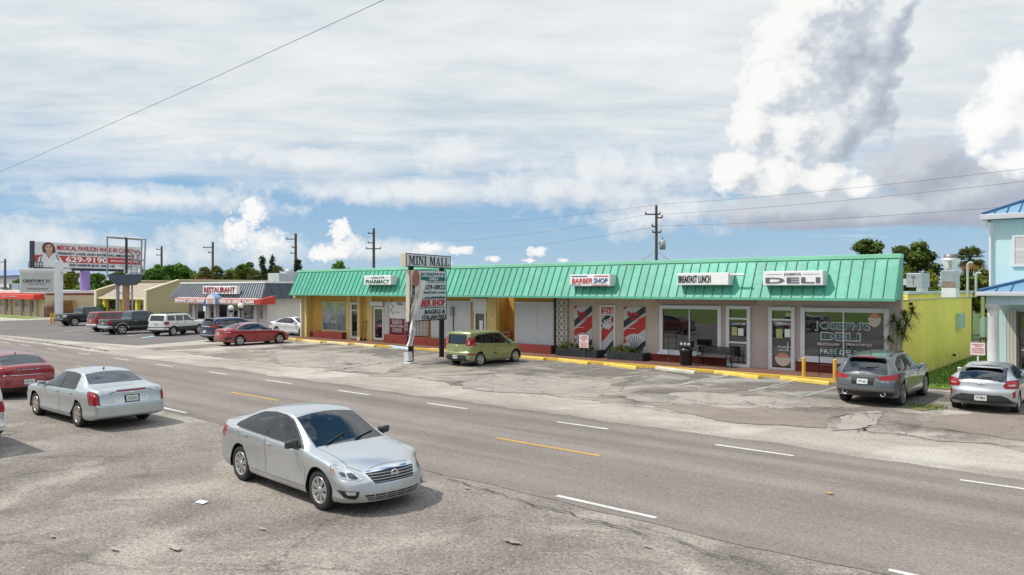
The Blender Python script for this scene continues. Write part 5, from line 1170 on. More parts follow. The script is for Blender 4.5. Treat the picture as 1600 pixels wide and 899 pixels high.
# bench
def Wk(px, py): return G(px, py, ZW)
b0, b1 = Wk(1078, 573), Wk(1128, 577.5)
bx_, by_ = (b0.x + b1.x) / 2, 32.0; bl = (b1.x - b0.x) / 2
ben = thing('bench', 'black metal-framed bench with dark slats on the walkway by the deli window', 'bench', (bx_, by_, ZW))
SLAT = pm('dark_bench_slat', (.05, .043, .042), .6, var=.15, scale=4)
for k in range(5): MB().obox((bx_, by_ + .28 + .035 * k * .5, ZW + .5 + .085 * k), (bl, 0, 0), (0, .012, .002), (0, .008, .036)).build('backrest_slat', SLAT, ben, bevel=.004)
for k in range(5): MB().box(bx_ - bl, bx_ + bl, by_ - .22 + k * .095, by_ - .14 + k * .095, ZW + .43, ZW + .46).build('seat_slat', SLAT, ben, bevel=.004)
for s in (-1, 1):
    x = bx_ + s * (bl - .12)
    MB().pipe([(x, by_ - .25, ZW), (x, by_ - .22, ZW + .42), (x, by_ + .24, ZW + .42), (x, by_ + .33, ZW + .9)], .022).pipe([(x, by_ + .24, ZW + .42), (x, by_ + .34, ZW)], .022).pipe([(x, by_ - .22, ZW + .42), (x, by_ - .22, ZW + .64), (x, by_ + .28, ZW + .64)], .02).build('side_frame', BLACK, ben)
# litter bin and its three little pots
tb = Wk(1068, 571.5); tb.y = 31.7
t = thing('litter_bin', 'black ribbed litter bin left of the bench', 'bin', tb)
MB().lathe([(.22, ZW), (.27, ZW + .05), (.29, ZW + .62), (.31, ZW + .64), (.31, ZW + .72), (.25, ZW + .78)], (tb.x, tb.y, 0), 'Z', 22).build('drum', pm('bin_black', (.02, .02, .022), .25, var=.2), t)
hd = MB().box(tb.x - .32, tb.x + .32, tb.y - .1, tb.y + .2, ZW + .82, ZW + 1.12).build('hood', BLACK, t, bevel=.03)
for k in (-1, 0, 1): MB().lathe([(.001, -.006), (.07, -.006), (.075, 0)], (tb.x + k * .19, tb.y - .10, ZW + .97), 'Y', 14).build('opening', pm('opening_grey', (.4, .4, .38), .5), t)
# dark patio railing/table frame before the deli window
rl = thing('metal_railing', 'black metal railing frame before the deli window behind the bollards', 'railing', (fx(1300), 31.6, ZW))
mb = MB(); ya = 31.7
x0, x1, x2 = onY(1280, 560, ya).x, onY(1303, 560, ya).x, onY(1330, 560, ya).x
for x in (x0, x1, x2): mb.tube((x, ya, ZW), (x, ya, 1.25), .024, n=6)
for z in (.55, .95, 1.25): mb.tube((x0, ya, z), (x2, ya, z), .02, n=6)
for (xa, xb) in ((x0, x1), (x1, x2)):
    m_ = (xa + xb) / 2; w = (xb - xa) * .25
    for s in (-1, 1): mb.pipe([(m_ + s * w * .6, ya, 1.25), (m_ + s * w, ya, .95)], .016)
mb.build('frame', BLACK, rl)
# stacked pallets in the recess
pxc = onY(789, 530, YF + .45).x
PALW = pm('pallet_wood', (.36, .17, .08), .85, var=.25, scale=4)
for k in range(2):
    t = thing('wooden_pallet', ('front one of two orange-brown pallets leaning in the ochre recess', 'rear one of two orange-brown pallets leaning in the ochre recess')[k], 'pallet', (pxc, YF + .3 + .2 * k, ZW), 0, 'pallets in the recess')
    for j in range(5): MB().obox((pxc + .05 * k, YF + .25 + .22 * k + .012 * j, ZW + .12 + .22 * j), (.52, 0, 0), (0, .012, 0), (0, .003, .06)).build('board', PALW, t)
    for s in (-1, 0, 1): MB().obox((pxc + .05 * k + s * .48, YF + .32 + .22 * k, ZW + .55), (.03, 0, 0), (0, .035, 0), (0, .03, .55)).build('stringer', PALW, t)
# planters of black timber
PLT = pm('black_planter_timber', (.018, .024, .027), .6, var=.25, scale=3)
for (a, b, lab) in ((868, 932, 'left black timber planter under the barber-shop poster'), (948, 1004, 'right black timber planter between barber-shop door and red base')):
    x0, x1 = onY(a, 555, 31.9).x, onY(b, 555, 31.9).x
    t = thing('planter_box', lab, 'planter', ((x0 + x1) / 2, 32.2, ZW), 0, 'black planters before the barber shop')
    for k in range(2): MB().box(x0, x1, 31.9, 31.95, ZW + .002 + .2 * k, ZW + .192 + .2 * k).build('plank', PLT, t, bevel=.008); MB().box(x0, x0 + .05, 31.951, 32.6, ZW + .002 + .2 * k, ZW + .192 + .2 * k).build('end_plank', PLT, t, bevel=.008); MB().box(x1 - .05, x1, 31.951, 32.6, ZW + .002 + .2 * k, ZW + .192 + .2 * k).build('end_plank', PLT, t, bevel=.008)
    MB().box(x0 + .06, x1 - .06, 31.96, 32.6, ZW + .01, ZW + .34).build('soil', pm('potting_soil', (.03, .022, .015), .95, var=.3), t)
# litter on the near lot and the road
p = G(315, 786.5)
o = MB().obox(p + Vector((0, 0, .022)), (.10, .02, 0), (-.02, .055, .004), (0, 0, .004)).build('paper_scrap', SIGNWHITE); tag(o, 'white scrap of paper lying on the gravelly lot left of the silver sedan', 'litter')
p = G(1296, 773.5)
t = thing('road_debris', 'small crushed tan lump lying on the road lane', 'litter', p)
MB().ball(p + Vector((0, 0, .03)), (.075, .05, .03), 8).build('lump', pm('debris_tan', (.35, .25, .12), .7, var=.3, scale=20), t)
for (px, py, s) in ((273, 859, .11), (178, 861, .06), (800, 849, .12), (410, 829, .05), (83, 841, .05), (730, 765, .05), (1012, 857, .05)):
    p = G(px, py); rnd = random.Random(px)
    me = bpy.data.meshes.new('pale_scuff'); n = 14; me.from_pydata([(p.x + s * 1.7 * math.cos(a) * rnd.uniform(.6, 1.2), p.y + s * .6 * math.sin(a) * rnd.uniform(.6, 1.2), .0335) for a in [2 * math.pi * k / n for k in range(n)]], [], [list(range(n))])
    tag(link('pale_scuff', me, SHOULDER), kind='structure')
for i, (px, py) in enumerate(((80, 500), (84.5, 500.5))):
    b = G(px, py + 6); t = thing('bollard', ('left yellow post beside the tail of the dark pickup, far left', 'right yellow post beside the tail of the dark pickup, far left')[i], 'bollard', b); MB().tube(b, b + Vector((0, 0, 1.1)), .1).build('post', BOLL, t)
for i, px in enumerate((100, 107)):
    q = onX(px, 484, lx1 + .4); b = Vector((q.x, q.y, 0)); t = thing('wooden_board', ('left of two brown boards leaning on the cream side wall', 'right of two brown boards leaning on the cream side wall')[i], 'board', b, 0, 'boards leaning on the cream wall')
    MB().obox((b.x, b.y, 1.0), (.25, 0, -.12), (0, 1.0, 0), (-.1, 0, 1.0)).build('panel', pm('board_brown', (.36, .20, .08), .8, var=.2), t)
q = onX(83, 488, lx1 + .6); t = thing('crate', 'dark reddish crate beside the white sign post by the cream wall', 'crate', (q.x, q.y, 0))
MB().box(q.x - .5, q.x + .5, q.y - .9, q.y + .9, 0, 1.4).build('body', pm('crate_brown', (.17, .075, .05), .8, var=.25, scale=3), t, bevel=.03); MB().box(q.x + .502, q.x + .53, q.y - .9, q.y + .9, .5, .75).build('slat', pm('crate_slat', (.26, .12, .07), .8), t)
# ---------------------------------------------------------------- vehicles: lofted shells cut into panels
def pchip(pts):
    xs = np.array([p[0] for p in pts], float); ys = np.array([p[1] for p in pts], float)
    o = np.argsort(xs); xs, ys = xs[o], ys[o]; n = len(xs)
    if n == 1: return lambda q: float(ys[0])
    h = np.diff(xs); d = np.diff(ys) / h; m = np.zeros(n)
    for i in range(1, n - 1):
        if d[i - 1] * d[i] > 0:
            w1, w2 = 2 * h[i] + h[i - 1], h[i] + 2 * h[i - 1]; m[i] = (w1 + w2) / (w1 / d[i - 1] + w2 / d[i])
    m[0], m[-1] = d[0], d[-1]
    def f(q):
        if q <= xs[0]: return float(ys[0])
        if q >= xs[-1]: return float(ys[-1])
        i = int(np.searchsorted(xs, q) - 1); t = (q - xs[i]) / h[i]
        return float((2 * t**3 - 3 * t**2 + 1) * ys[i] + (t**3 - 2 * t**2 + t) * h[i] * m[i] + (-2 * t**3 + 3 * t**2) * ys[i + 1] + (t**3 - t**2) * h[i] * m[i + 1])
    return f
def chaikin(p, k=2):
    for _ in range(k):
        q = [p[0]]
        for a, b in zip(p, p[1:]): q += [(a[0] * .75 + b[0] * .25, a[1] * .75 + b[1] * .25), (a[0] * .25 + b[0] * .75, a[1] * .25 + b[1] * .75)]
        p = q + [p[-1]]
    return p
sstep = lambda t: 0 if t <= 0 else 1 if t >= 1 else t * t * (3 - 2 * t)
CARBLK = pm('car_black_trim', (.012, .012, .013), .45, var=0); CHROME = pm('chrome', (.78, .78, .80), .12, metal=1.0, var=0)
PLAST = pm('grey_black_plastic', (.03, .03, .032), .6, var=.1); TYRE = pm('tyre_rubber', (.018, .017, .017), .8, var=.15, scale=400)
LAMPRED = pm('tail_lamp_red', (.30, .006, .010), .2, var=0, coat=.25); LAMPCLR = pm('lamp_clear', (.55, .57, .58), .08, metal=.55, var=.35, scale=900)
LAMPDK = pm('lamp_dark', (.07, .075, .08), .1, metal=.5, var=0, coat=.8); AMBER = pm('lamp_amber', (.62, .22, .03), .15, var=0, coat=.6)
GLS = glass_mat('car_glass', (.40, .48, .46), 0.04); GLSD = glass_mat('car_glass_dark', (.06, .065, .075), 0.06)
SEATM = pm('seat_grey', (.11, .105, .10), .8, var=.1); SEATD = pm('seat_dark', (.05, .05, .052), .8, var=.1)
PLATE = pm('licence_plate', (.62, .63, .60), .45, var=.25, scale=1200); RIMA = pm('rim_silver', (.52, .52, .53), .3, metal=.7, var=0); RIMD = pm('rim_dark', (.03, .03, .032), .35, metal=.4, var=0)

class Car:
    def __init__(s, sp, root, paint):
        s.sp, s.root, s.paint = sp, root, paint
        s.hw = sp['w'] / 2; s.regs = {}; s.nx = 10
        f = {k: pchip(sp[k]) for k in ('top', 'belt', 'edge', 'bot', 'wid', 'crown')}
        s.f = f; xr, xf = sp['xr'], sp['xf']; s.xr, s.xf = xr, xf
        xs = set(round(x, 4) for k in ('top', 'edge', 'belt') for x, _ in sp[k] if xr < x < xf)
        st = sp.get('step', .07); n = int((xf - xr) / st)
        xs |= set(round(xr + (xf - xr) * i / n, 4) for i in range(n + 1)); RE = .10
        xs |= {round(xr + RE * t, 4) for t in (.1, .25, .5, .75)} | {round(xf - RE * t, 4) for t in (.1, .25, .5, .75)}
        xs = sorted(xs); xs = [x for i, x in enumerate(xs) if i == 0 or x - xs[i - 1] > .008]
        if xs[-1] != round(xf, 4): xs[-1] = xf
        rings = []; lf, lr = pchip(sp.get('lean_f', [(0, 0), (1, 0)])), pchip(sp.get('lean_r', [(0, 0), (1, 0)]))
        bf, br = sp.get('bow_f', .3), sp.get('bow_r', .2)
        def deform(x, y, z):
            X = x; v = min(1.0, abs(y) / s.hw)
            k = sstep((x - (xf - .8)) / .8); X -= bf * v**2.6 * k; X -= lf(z) * sstep((x - (xf - .5)) / .5)
            k = sstep(((xr + .7) - x) / .7); X += br * v**2.8 * k; X += lr(z) * sstep(((xr + .5) - x) / .5)
            return (X, y, z)
        s.deform = deform
        for x in xs:
            zt, cr, zb = f['top'](x), f['crown'](x), f['bot'](x); ze = zt - cr; zs = min(f['belt'](x), ze - .035)
            w = s.hw * f['wid'](x); we = min(s.hw * f['edge'](x), w * .985); ws = w * .975; h = zs - zb
            L = lambda t, b=0: (ws - .012 + (we - ws + .012) * t + b, zs + (ze - zs) * t)
            bul = sp.get('bulge', .018)
            p = [(0, zb), (.55 * w, zb), (.90 * w, zb), (.955 * w, zb + .05), (.985 * w, zb + .14 * h + .03), (.966 * w, zb + .34 * h), (.972 * w, zb + .56 * h), (.992 * w, zb + .70 * h), (w, zb + .80 * h), (.992 * w, zb + .93 * h), (ws, zs), L(.06), L(.33, bul), L(.66, bul), L(.95), (we * .985, ze + .004), (.90 * we, ze + .22 * cr), (.62 * we, ze + .70 * cr), (.3 * we, ze + .95 * cr), (0, zt)]
            p = chaikin(p, sp.get('smooth', 2))
            e = min(x - xr, xf - x)
            k = 1.0
            if e < RE: k = 1 - .075 * (1 - math.sqrt(max(0, 1 - (1 - e / RE)**2)))
            zc = (zb + zt) / 2
            p = [(y * k, zc + (z - zc) * k) for y, z in p]
            rings.append([(x, y, z) for y, z in p])
        m = len(rings[0]); bm = bmesh.new(); V = []
        for r in rings:
            row = [bm.verts.new(deform(*q)) for q in r]
            row += [bm.verts.new(deform(q[0], -q[1], q[2])) for q in r[-2:0:-1]]
            V.append(row)
        nr = len(V[0])
        for a, b in zip(V, V[1:]):
            for i in range(nr): bm.faces.new((a[i], a[(i + 1) % nr], b[(i + 1) % nr], b[i]))
        for ring, raw in ((V[0], rings[0]), (V[-1], rings[-1])):   # fascias
            nc = 14; rows = []
            for i in range(m):
                if i in (0, m - 1): rows.append([ring[i]] * (nc + 1)); continue
                x, y, z = raw[i]; lft, rgt = ring[i], ring[nr - i]
                rows.append([lft] + [bm.verts.new(deform(x, y * (1 - 2 * j / nc), z)) for j in range(1, nc)] + [rgt])
            for a, b in zip(rows, rows[1:]):
                for j in range(nc):
                    q = []
                    for v in (a[j], a[j + 1], b[j + 1], b[j]):
                        if v not in q: q.append(v)
                    if len(q) > 2:
                        try: bm.faces.new(q)
                        except ValueError: pass
        bmesh.ops.remove_doubles(bm, verts=bm.verts, dist=1e-4)
        bmesh.ops.recalc_face_normals(bm, faces=bm.faces); bm.normal_update()
        s.bm = bm; s.ly = bm.faces.layers.int.new('r'); s.bvh = BVHTree.FromBMesh(bm)
    AX = {'side': (Vector((1, 0, 0)), Vector((0, 0, 1))), 'top': (Vector((1, 0, 0)), Vector((0, 1, 0))), 'end': (Vector((0, 1, 0)), Vector((0, 0, 1)))}
    def cut(s, poly, proj, filt, rid, only=None):
        U, Wv = s.AX[proj]; P = [Vector(p) for p in poly]; c = sum(P, Vector((0, 0))) / len(P)
        u0, u1, v0, v1 = min(p.x for p in P), max(p.x for p in P), min(p.y for p in P), max(p.y for p in P)
        bm = s.bm; bm.normal_update(); F = []
        for f in bm.faces:
            if only is not None and f[s.ly] not in only: continue
            if not filt(f.normal, f.calc_center_median()): continue
            us = [v.co.dot(U) for v in f.verts]; vs = [v.co.dot(Wv) for v in f.verts]
            if max(us) < u0 or min(us) > u1 or max(vs) < v0 or min(vs) > v1: continue
            F.append(f)
        E = []
        for a, b in zip(P, P[1:] + P[:1]):
            d = b - a
            if d.length < 1e-6: continue
            n = Vector((-d.y, d.x)).normalized()
            if n.dot(c - a) < 0: n = -n
            E.append((a, n))
        for a, n in E:
            if not F: return
            g = list({x for f in F for x in (*f.verts, *f.edges)}) + F
            r = bmesh.ops.bisect_plane(bm, geom=g, dist=1e-5, plane_co=U * a.x + Wv * a.y, plane_no=U * n.x + Wv * n.y)
            F = [x for x in r['geom'] if isinstance(x, bmesh.types.BMFace)]
        for f in F:
            q = f.calc_center_median(); q = Vector((q.dot(U), q.dot(Wv)))
            if all(n.dot(q - a) > -1e-5 for a, n in E): f[s.ly] = rid
    def part(s, name, mat, parent=None, label=None):
        s.nx += 1; s.regs[s.nx] = (name, mat, parent, label); return s.nx
    def hit(s, o, d):
        loc, n, i, dist = s.bvh.ray_cast(Vector(o), Vector(d)); return (loc, n) if loc else (Vector(o) + Vector(d), Vector(d) * -1)
    def sideP(s, x, z, sg):
        return s.hit((x, 3 * sg, z), (0, -sg, 0))
    def finish(s):
        bm = s.bm; bm.normal_update(); groups = {}
        for f in bm.faces: groups.setdefault(f[s.ly], []).append(f)
        objs = {}
        def emit(fs, name, mats, slots, parent):
            vm = {}; vs = []; ns = []; polys = []; mi = []
            for f in fs:
                q = []
                for v in f.verts:
                    if v.index not in vm or True:
                        k = v
                        if k not in vm: vm[k] = len(vs); vs.append(tuple(v.co)); ns.append(tuple(v.normal))
                        q.append(vm[k])
                polys.append(q); mi.append(slots.get(f[s.ly], 0))
            me = bpy.data.meshes.new(name); me.from_pydata(vs, [], polys); me.polygons.foreach_set('material_index', mi); me.polygons.foreach_set('use_smooth', [True] * len(polys))
            me.update(); me.normals_split_custom_set_from_vertices(ns)
            return link(name, me, mats, parent)
        slots = {0: 0, 1: 1, 2: 2, 3: 3}
        body = [f for k in (0, 1, 2, 3) for f in groups.get(k, [])]
        objs[0] = emit(body, 'body', [s.paint, CARBLK, CHROME, PLAST], slots, s.root)
        for rid, (name, mat, par, label) in s.regs.items():
            if rid in groups:
                o = emit(groups[rid], name, [mat], {}, objs.get(par) if par is not None and par in objs else s.root); objs[rid] = o
                if label: o['label'] = label
        bm.free(); s.objs = objs; return objs

def grow(poly, g):
    P = [Vector(p) for p in poly]; c = sum(P, Vector((0, 0))) / len(P); n = len(P); out = []
    # offset every edge outward and intersect neighbours
    area = sum(P[i].x * P[(i + 1) % n].y - P[(i + 1) % n].x * P[i].y for i in range(n)); sg = 1 if area > 0 else -1
    L = []
    for i in range(n):
        d = (P[(i + 1) % n] - P[i]).normalized(); nn = Vector((d.y, -d.x)) * sg; L.append((P[i] + nn * g, d))
    for i in range(n):
        (a, d), (b, e) = L[i - 1], L[i]; den = d.x * e.y - d.y * e.x
        if abs(den) < 1e-4: out.append(tuple(b)); continue
        t = ((b.x - a.x) * e.y - (b.y - a.y) * e.x) / den; out.append(tuple(a + d * t))
    return out

def wheel(root, x, sg, hw, r, st, rim_r=None, w=.215):
    """st: dict(n spokes, m material, twin, hub)"""
    rr = rim_r or r * .66; yo = sg * (hw - .025); h = w / 2; yc = yo - sg * h
    T = lambda y: yc + sg * y
    t = MB(); t.lathe([(rr - .01, T(-h)), (r - .03, T(-h)), (r, T(-h * .75)), (r, T(h * .75)), (r - .012, T(h * .92)), (r - .05, T(h)), (rr + .02, T(h * .97)), (rr, T(h * .86)), (rr - .012, T(h * .7)), (rr - .012, T(-h))], (x, 0, r), 'Y', 36)
    wo = t.build('wheel', TYRE, root, world=False)
    b = MB(); m = st.get('m', RIMA)
    b.lathe([(rr + .008, T(h * .93)), (rr + .004, T(h * 1.0)), (rr - .018, T(h * .95)), (rr - .03, T(h * .6)), (rr - .05, T(-h * .5))], (x, 0, r), 'Y', 36)
    n = st.get('n', 5); yf = T(h * .86); yb = T(h * .5)
    for k in range(n):
        for dv in ((-.5, .5) if st.get('twin') else (0,)):
            a = 2 * math.pi * (k + dv * st.get('gap', .38)) / n + st.get('ph', .3); a2 = 2 * math.pi * (k + dv * st.get('gap2', st.get('gap', .38))) / n + st.get('ph', .3) + st.get('swirl', 0)
            wi, wo_ = st.get('wi', .035), st.get('wo', .03)
            d, d2 = Vector((math.cos(a), 0, math.sin(a))), Vector((math.cos(a2), 0, math.sin(a2))); q = Vector((-d.z, 0, d.x)); q2 = Vector((-d2.z, 0, d2.x))
            c = Vector((x, 0, r)); p = [c + d * .045 + q * wi, c + d * .045 - q * wi, c + d2 * (rr - .012) - q2 * wo_, c + d2 * (rr - .012) + q2 * wo_]
            fr = [Vector((v.x, yf if i < 2 else T(h * .92), v.z)) for i, v in enumerate(p)]; b.prism(fr, (0, sg * -.03, 0))
    b.lathe([(.001, T(h * .92)), (.05, T(h * .92)), (st.get('hub', .07), T(h * .82)), (st.get('hub', .07), T(h * .5))], (x, 0, r), 'Y', 20)
    b.build('rim', m, wo, world=False)
    d = MB(); d.lathe([(.001, T(h * .35)), (rr - .03, T(h * .35)), (rr - .03, T(h * .2))], (x, 0, r), 'Y', 28); d.build('brake_disc', pm('brake_dark', (.03, .028, .027), .6, metal=.3, var=0), wo, world=False)
    return wo

def build_car(name, label, sp, paint, loc, rz, group=None, cat='car'):
    root = thing(name, label, cat, loc, rz, group); c = Car(sp, root, paint); hw = c.hw; xf, xr = c.xf, c.xr
    root['group'] = 'vehicles standing along the road'; glass, glassd = sp.get('glass', GLS), sp.get('glass_rear', sp.get('glass', GLS)); ra = sp.get('arch', sp['r'] + .055); axf, axr = sp['axf'], sp['axr']
    S = lambda sg: (lambda n, q: n.y * sg > .22 and q.y * sg > .3 * hw)
    # lower cladding
    if sp.get('clad'):
        zc = sp['clad']
        for sg in (1, -1): c.cut([(xr - .1, 0), (xf + .1, 0), (xf + .1, zc), (xr - .1, zc)], 'side', lambda n, q: q.y * sg > .55 * hw and q.z < zc + .1, 3)
        for e in (1, -1): c.cut([(-hw, 0), (hw, 0), (hw, zc), (-hw, zc)], 'end', (lambda n, q, e=e: n.x * e > .2 and abs(q.x - (xf if e > 0 else xr)) < .6), 3)
    # wheel arches
    for ax in (axf, axr):
        for sg in (1, -1):
            circ = lambda R_: [(ax + R_ * math.cos(2 * math.pi * k / 26), sp['r'] + R_ * math.sin(2 * math.pi * k / 26)) for k in range(26)]
            if sp.get('flare'): c.cut(circ(ra + sp['flare']), 'side', S(sg), sp.get('flare_slot', 3))
            elif sp.get('lip', True): c.cut(circ(ra + .012), 'side', S(sg), 1)
            c.cut(circ(ra), 'side', lambda n, q: q.y * sg > .52 * hw, -1)
    # windscreen and rear glass (plan projection)
    (cx_, cw), (hx_, hw_) = sp['ws']; up = lambda n, q: n.z > .12 and q.z > sp['belt_ref']
    pw = c.part('windshield', sp.get('glass_front', GLS)); poly = [(cx_, -cw), (cx_ + .07, -cw * .5), (cx_ + .085, 0), (cx_ + .07, cw * .5), (cx_, cw), (hx_, hw_), (hx_ + .02, 0), (hx_, -hw_)]
    c.cut(grow(poly, .022), 'top', up, 1); c.cut(poly, 'top', up, pw)
    if sp.get('rg'):
        if sp['rg'][0] == 'top':
            _, (ax_, aw), (bx, bw) = sp['rg']; poly = [(ax_, -aw), (ax_ - .02, 0), (ax_, aw), (bx, bw), (bx - .05, bw * .55), (bx - .06, 0), (bx - .05, -bw * .55), (bx, -bw)]; fl = lambda n, q: n.z > .1 and q.z > sp['belt_ref'] and q.x < 0; pj = 'top'
        else:
            poly = sp['rg'][1]; fl = lambda n, q: n.x < -.1 and q.x < xr + .9; pj = 'end'
        pr_ = c.part('rear_window', glassd); c.cut(grow(poly, sp.get('rg_trim', .02)), pj, fl, 1); c.cut(poly, pj, fl, pr_)
    # doors and side glass
    door_ids = {}
    for sg in (1, -1):
        for k, dp in enumerate(sp['doors']):
            rid = c.part('door', paint); door_ids[(sg, k)] = rid
            c.cut(grow(dp, .009), 'side', S(sg), 1, only=(0, 3)); c.cut(dp, 'side', S(sg), rid, only=(1,)) if 0 else c.cut(dp, 'side', S(sg), rid)
            if sp.get('clad'): c.cut([(xr, 0), (xf, 0), (xf, sp['clad']), (xr, sp['clad'])], 'side', S(sg), 3, only=(rid,))
        if sp.get('dlo_chrome'): c.cut(grow(sp['dlo'], .018), 'side', S(sg), 2)
        if sp.get('dlo'): c.cut(sp['dlo'], 'side', S(sg), 1)
        for k, pn in enumerate(sp['panes']):
            rid = c.part('side_window', sp.get('pane_glass', {}).get(k, glass), door_ids.get((sg, k))); c.cut(pn, 'side', S(sg), rid)
    # hood, boot
    for nm, poly, fl in (('hood', sp.get('hood'), lambda n, q: n.z > .3 and q.x > .3), ('trunk_lid', sp.get('boot'), lambda n, q: n.z > .25 and q.x < -.5)):
        if poly: rid = c.part(nm, paint); c.cut(grow(poly, .008), 'top', fl, 1, only=(0,)); c.cut(poly, 'top', fl, rid, only=(0, 1) if 0 else None) if 0 else c.cut(poly, 'top', fl, rid, only=(0, 1))
    FE = lambda n, q: n.x > .08 and q.x > xf - .75; RE_ = lambda n, q: n.x < -.05 and q.x < xr + .75
    mats = dict(red=LAMPRED, clr=LAMPCLR, dk=LAMPDK, amber=AMBER, chrome=CHROME, blk=CARBLK, plast=PLAST, paint=paint, plate=PLATE, white=LAMPCLR, silver=RIMA)
    for (end, nm, mt, poly, mir, *rest) in sp.get('feat', []):
        fl = {'f': FE, 'r': RE_}.get(end)
        for sg in ((1, -1) if mir else (1,)):
            if end == 's': rid = c.part(nm, mats[mt]); c.cut(poly, 'side', S(sg), rid); continue
            pp = [(y * sg, z) for y, z in poly]
            if nm in ('_1', '_2', '_3', '_0'): rid = int(nm[1])
            else: rid = c.part(nm, mats[mt])
            if rest: c.cut(grow(pp, rest[0]), 'end', fl, 1)
            c.cut(pp, 'end', fl, rid)
    objs = c.finish()
    # wheel wells
    for ax in (axf, axr):
        for sg in (1, -1):
            b = MB(); n = 16; R_ = ra + .006; vs = []
            for k in range(n + 1):
                a = math.pi * (-.08 + 1.16 * k / n)
                for y in (hw * .965, hw * .45): vs.append((ax + R_ * math.cos(a), sg * y, sp['r'] + R_ * math.sin(a)))
            b.add(vs, [(2 * k, 2 * k + 1, 2 * k + 3, 2 * k + 2) for k in range(n)], True); b.poly([vs[2 * k + 1] for k in range(n + 1)])
            b.build('wheel_arch', CARBLK, root, world=False, recalc=False)
            wheel(root, ax, sg, hw * sp.get('trk', .985), sp['r'], sp['wheel'], sp.get('rim_r'), sp.get('tw', .215))
    # interior
    zf = sp['belt_ref']; hx0 = sp['ws'][0][0]; rx_ = sp.get('cab_r', sp['axr'] + .1)
    b = MB(); b.box(rx_, hx0 + .05, -hw * .86, hw * .86, .32, .40); b.box(hx0 - .42, hx0 + .12, -hw * .80, hw * .80, .55, zf - .0); b.build('dashboard', SEATD, root, world=False)
    if not sp.get('far'):
        sx = sp.get('seat_x', .05)
        for y in (-.37, .37):
            MB().obox((sx, y, .58), (.24, 0, 0), (0, .24, 0), (0, 0, .09)).obox((sx - .32, y, .88), (.07, 0, 0), (0, .23, 0), (-.09, 0, .30)).obox((sx - .43, y, 1.23 if sp['h'] < 1.55 else 1.33), (.045, 0, 0), (0, .12, 0), (-.015, 0, .085)).build('seat', sp.get('seatm', SEATM), root, world=False, bevel=.04)
        MB().obox((sx - 1.0, 0, .58), (.24, 0, 0), (0, .62, 0), (0, 0, .09)).obox((sx - 1.35, 0, .86), (.07, 0, 0), (0, .62, 0), (-.1, 0, .28)).build('rear_seat', sp.get('seatm', SEATM), root, world=False, bevel=.05)
        b = MB(); sc = Vector((sx + .42, .37, zf - .0)); pts = [sc + Vector((-.07 * math.sin(a), .18 * math.cos(a), .17 * math.sin(a))) for a in [2 * math.pi * k / 16 for k in range(17)]]; b.pipe(pts, .014, 5); b.build('steering_wheel', CARBLK, root, world=False)
    # mirrors
    mx, mz = sp['mirror']
    for sg in (1, -1):
        p, n = c_side(objs, root, sg, hw, c, mx, mz)
        y0 = p.y + sg * .02
        b = MB(); b.obox((mx - .02, p.y + sg * .03, mz - .02), (.05, 0, 0), (0, .06, 0), (0, 0, .025)); o = b.build('mirror', sp.get('mirror_mat', paint), root, world=False, bevel=.01)
        b = MB(); b.obox((mx - .02, p.y + sg * .12, mz + .045), (.05, sg * -.012, 0), (.012, .105, .012), (.012, 0, .07)); b.build('mirror_cap', sp.get('mirror_mat', paint), o, world=False, bevel=.035)
        b = MB(); b.obox((mx - .078, p.y + sg * .12, mz + .045), (.004, 0, 0), (0, .095, 0), (0, 0, .058)); b.build('mirror_glass', CHROME, o, world=False)
    # door handles
    for (k, x, z) in sp.get('handles', []):
        for sg in (1, -1):
            p, n = c.sideP(x, z, sg); MB().obox(p + Vector((0, sg * .018, 0)), (.085, 0, 0), (0, .012, 0), (0, 0, .014)).build('handle', sp.get('handle_mat', CHROME), objs.get(door_ids.get((sg, k)), root), world=False, bevel=.008)
    # plate, badge, exhausts and so on
    if sp.get('plate'):
        z, w = sp['plate'], .155; p, n = c.hit((xr - 2, 0, z), (1, 0, 0)); t = Vector((0, 1, 0)); u = n.cross(t).normalized() if abs(n.z) < .9 else Vector((0, 0, 1)); u = u if u.z > 0 else -u
        MB().obox(p - Vector((.012, 0, 0)), (.006, 0, 0), t * w, u * .078).build('plate', PLATE, root, world=False)
        tx = text(sp.get('plate_txt', 'GKV L42'), GREENLET if sp.get('pt', 1) else BLACKLET, root, (0, 0, 0), .24, .07, right=(1, 0, 0), up=(0, 0, 1), depth=.003, bold=.02)
        M = Matrix(((0, 0, -1, 0), (-1, 0, 0, 0), (0, 1, 0, 0), (0, 0, 0, 1)))
        me = tx.data; mi = mworld(root)
        for v in me.vertices:
            q = mi @ v.co; v.co = p + Vector((-.022, 0, 0)) - t * (q.x - .12) + u * (q.z - .035) - Vector((q.y, 0, 0))
    if sp.get('wiper', True):
        for y in (.05, -.55) :
            a = c.hit((sp['ws'][0][0] + .03, y + .02, 3), (0, 0, -1))[0]; b_ = c.hit((sp['ws'][0][0] - .16, y + .52, 3), (0, 0, -1))[0]
            MB().tube(a + Vector((0, 0, .02)), b_ + Vector((0, 0, .02)), .012, n=5).build('wiper', CARBLK, root, world=False)
    for (nm, fn) in sp.get('extra', []): fn(root, c, nm)
    return root
def c_side(objs, root, sg, hw, c, x, z): return c.sideP(x, z, sg)

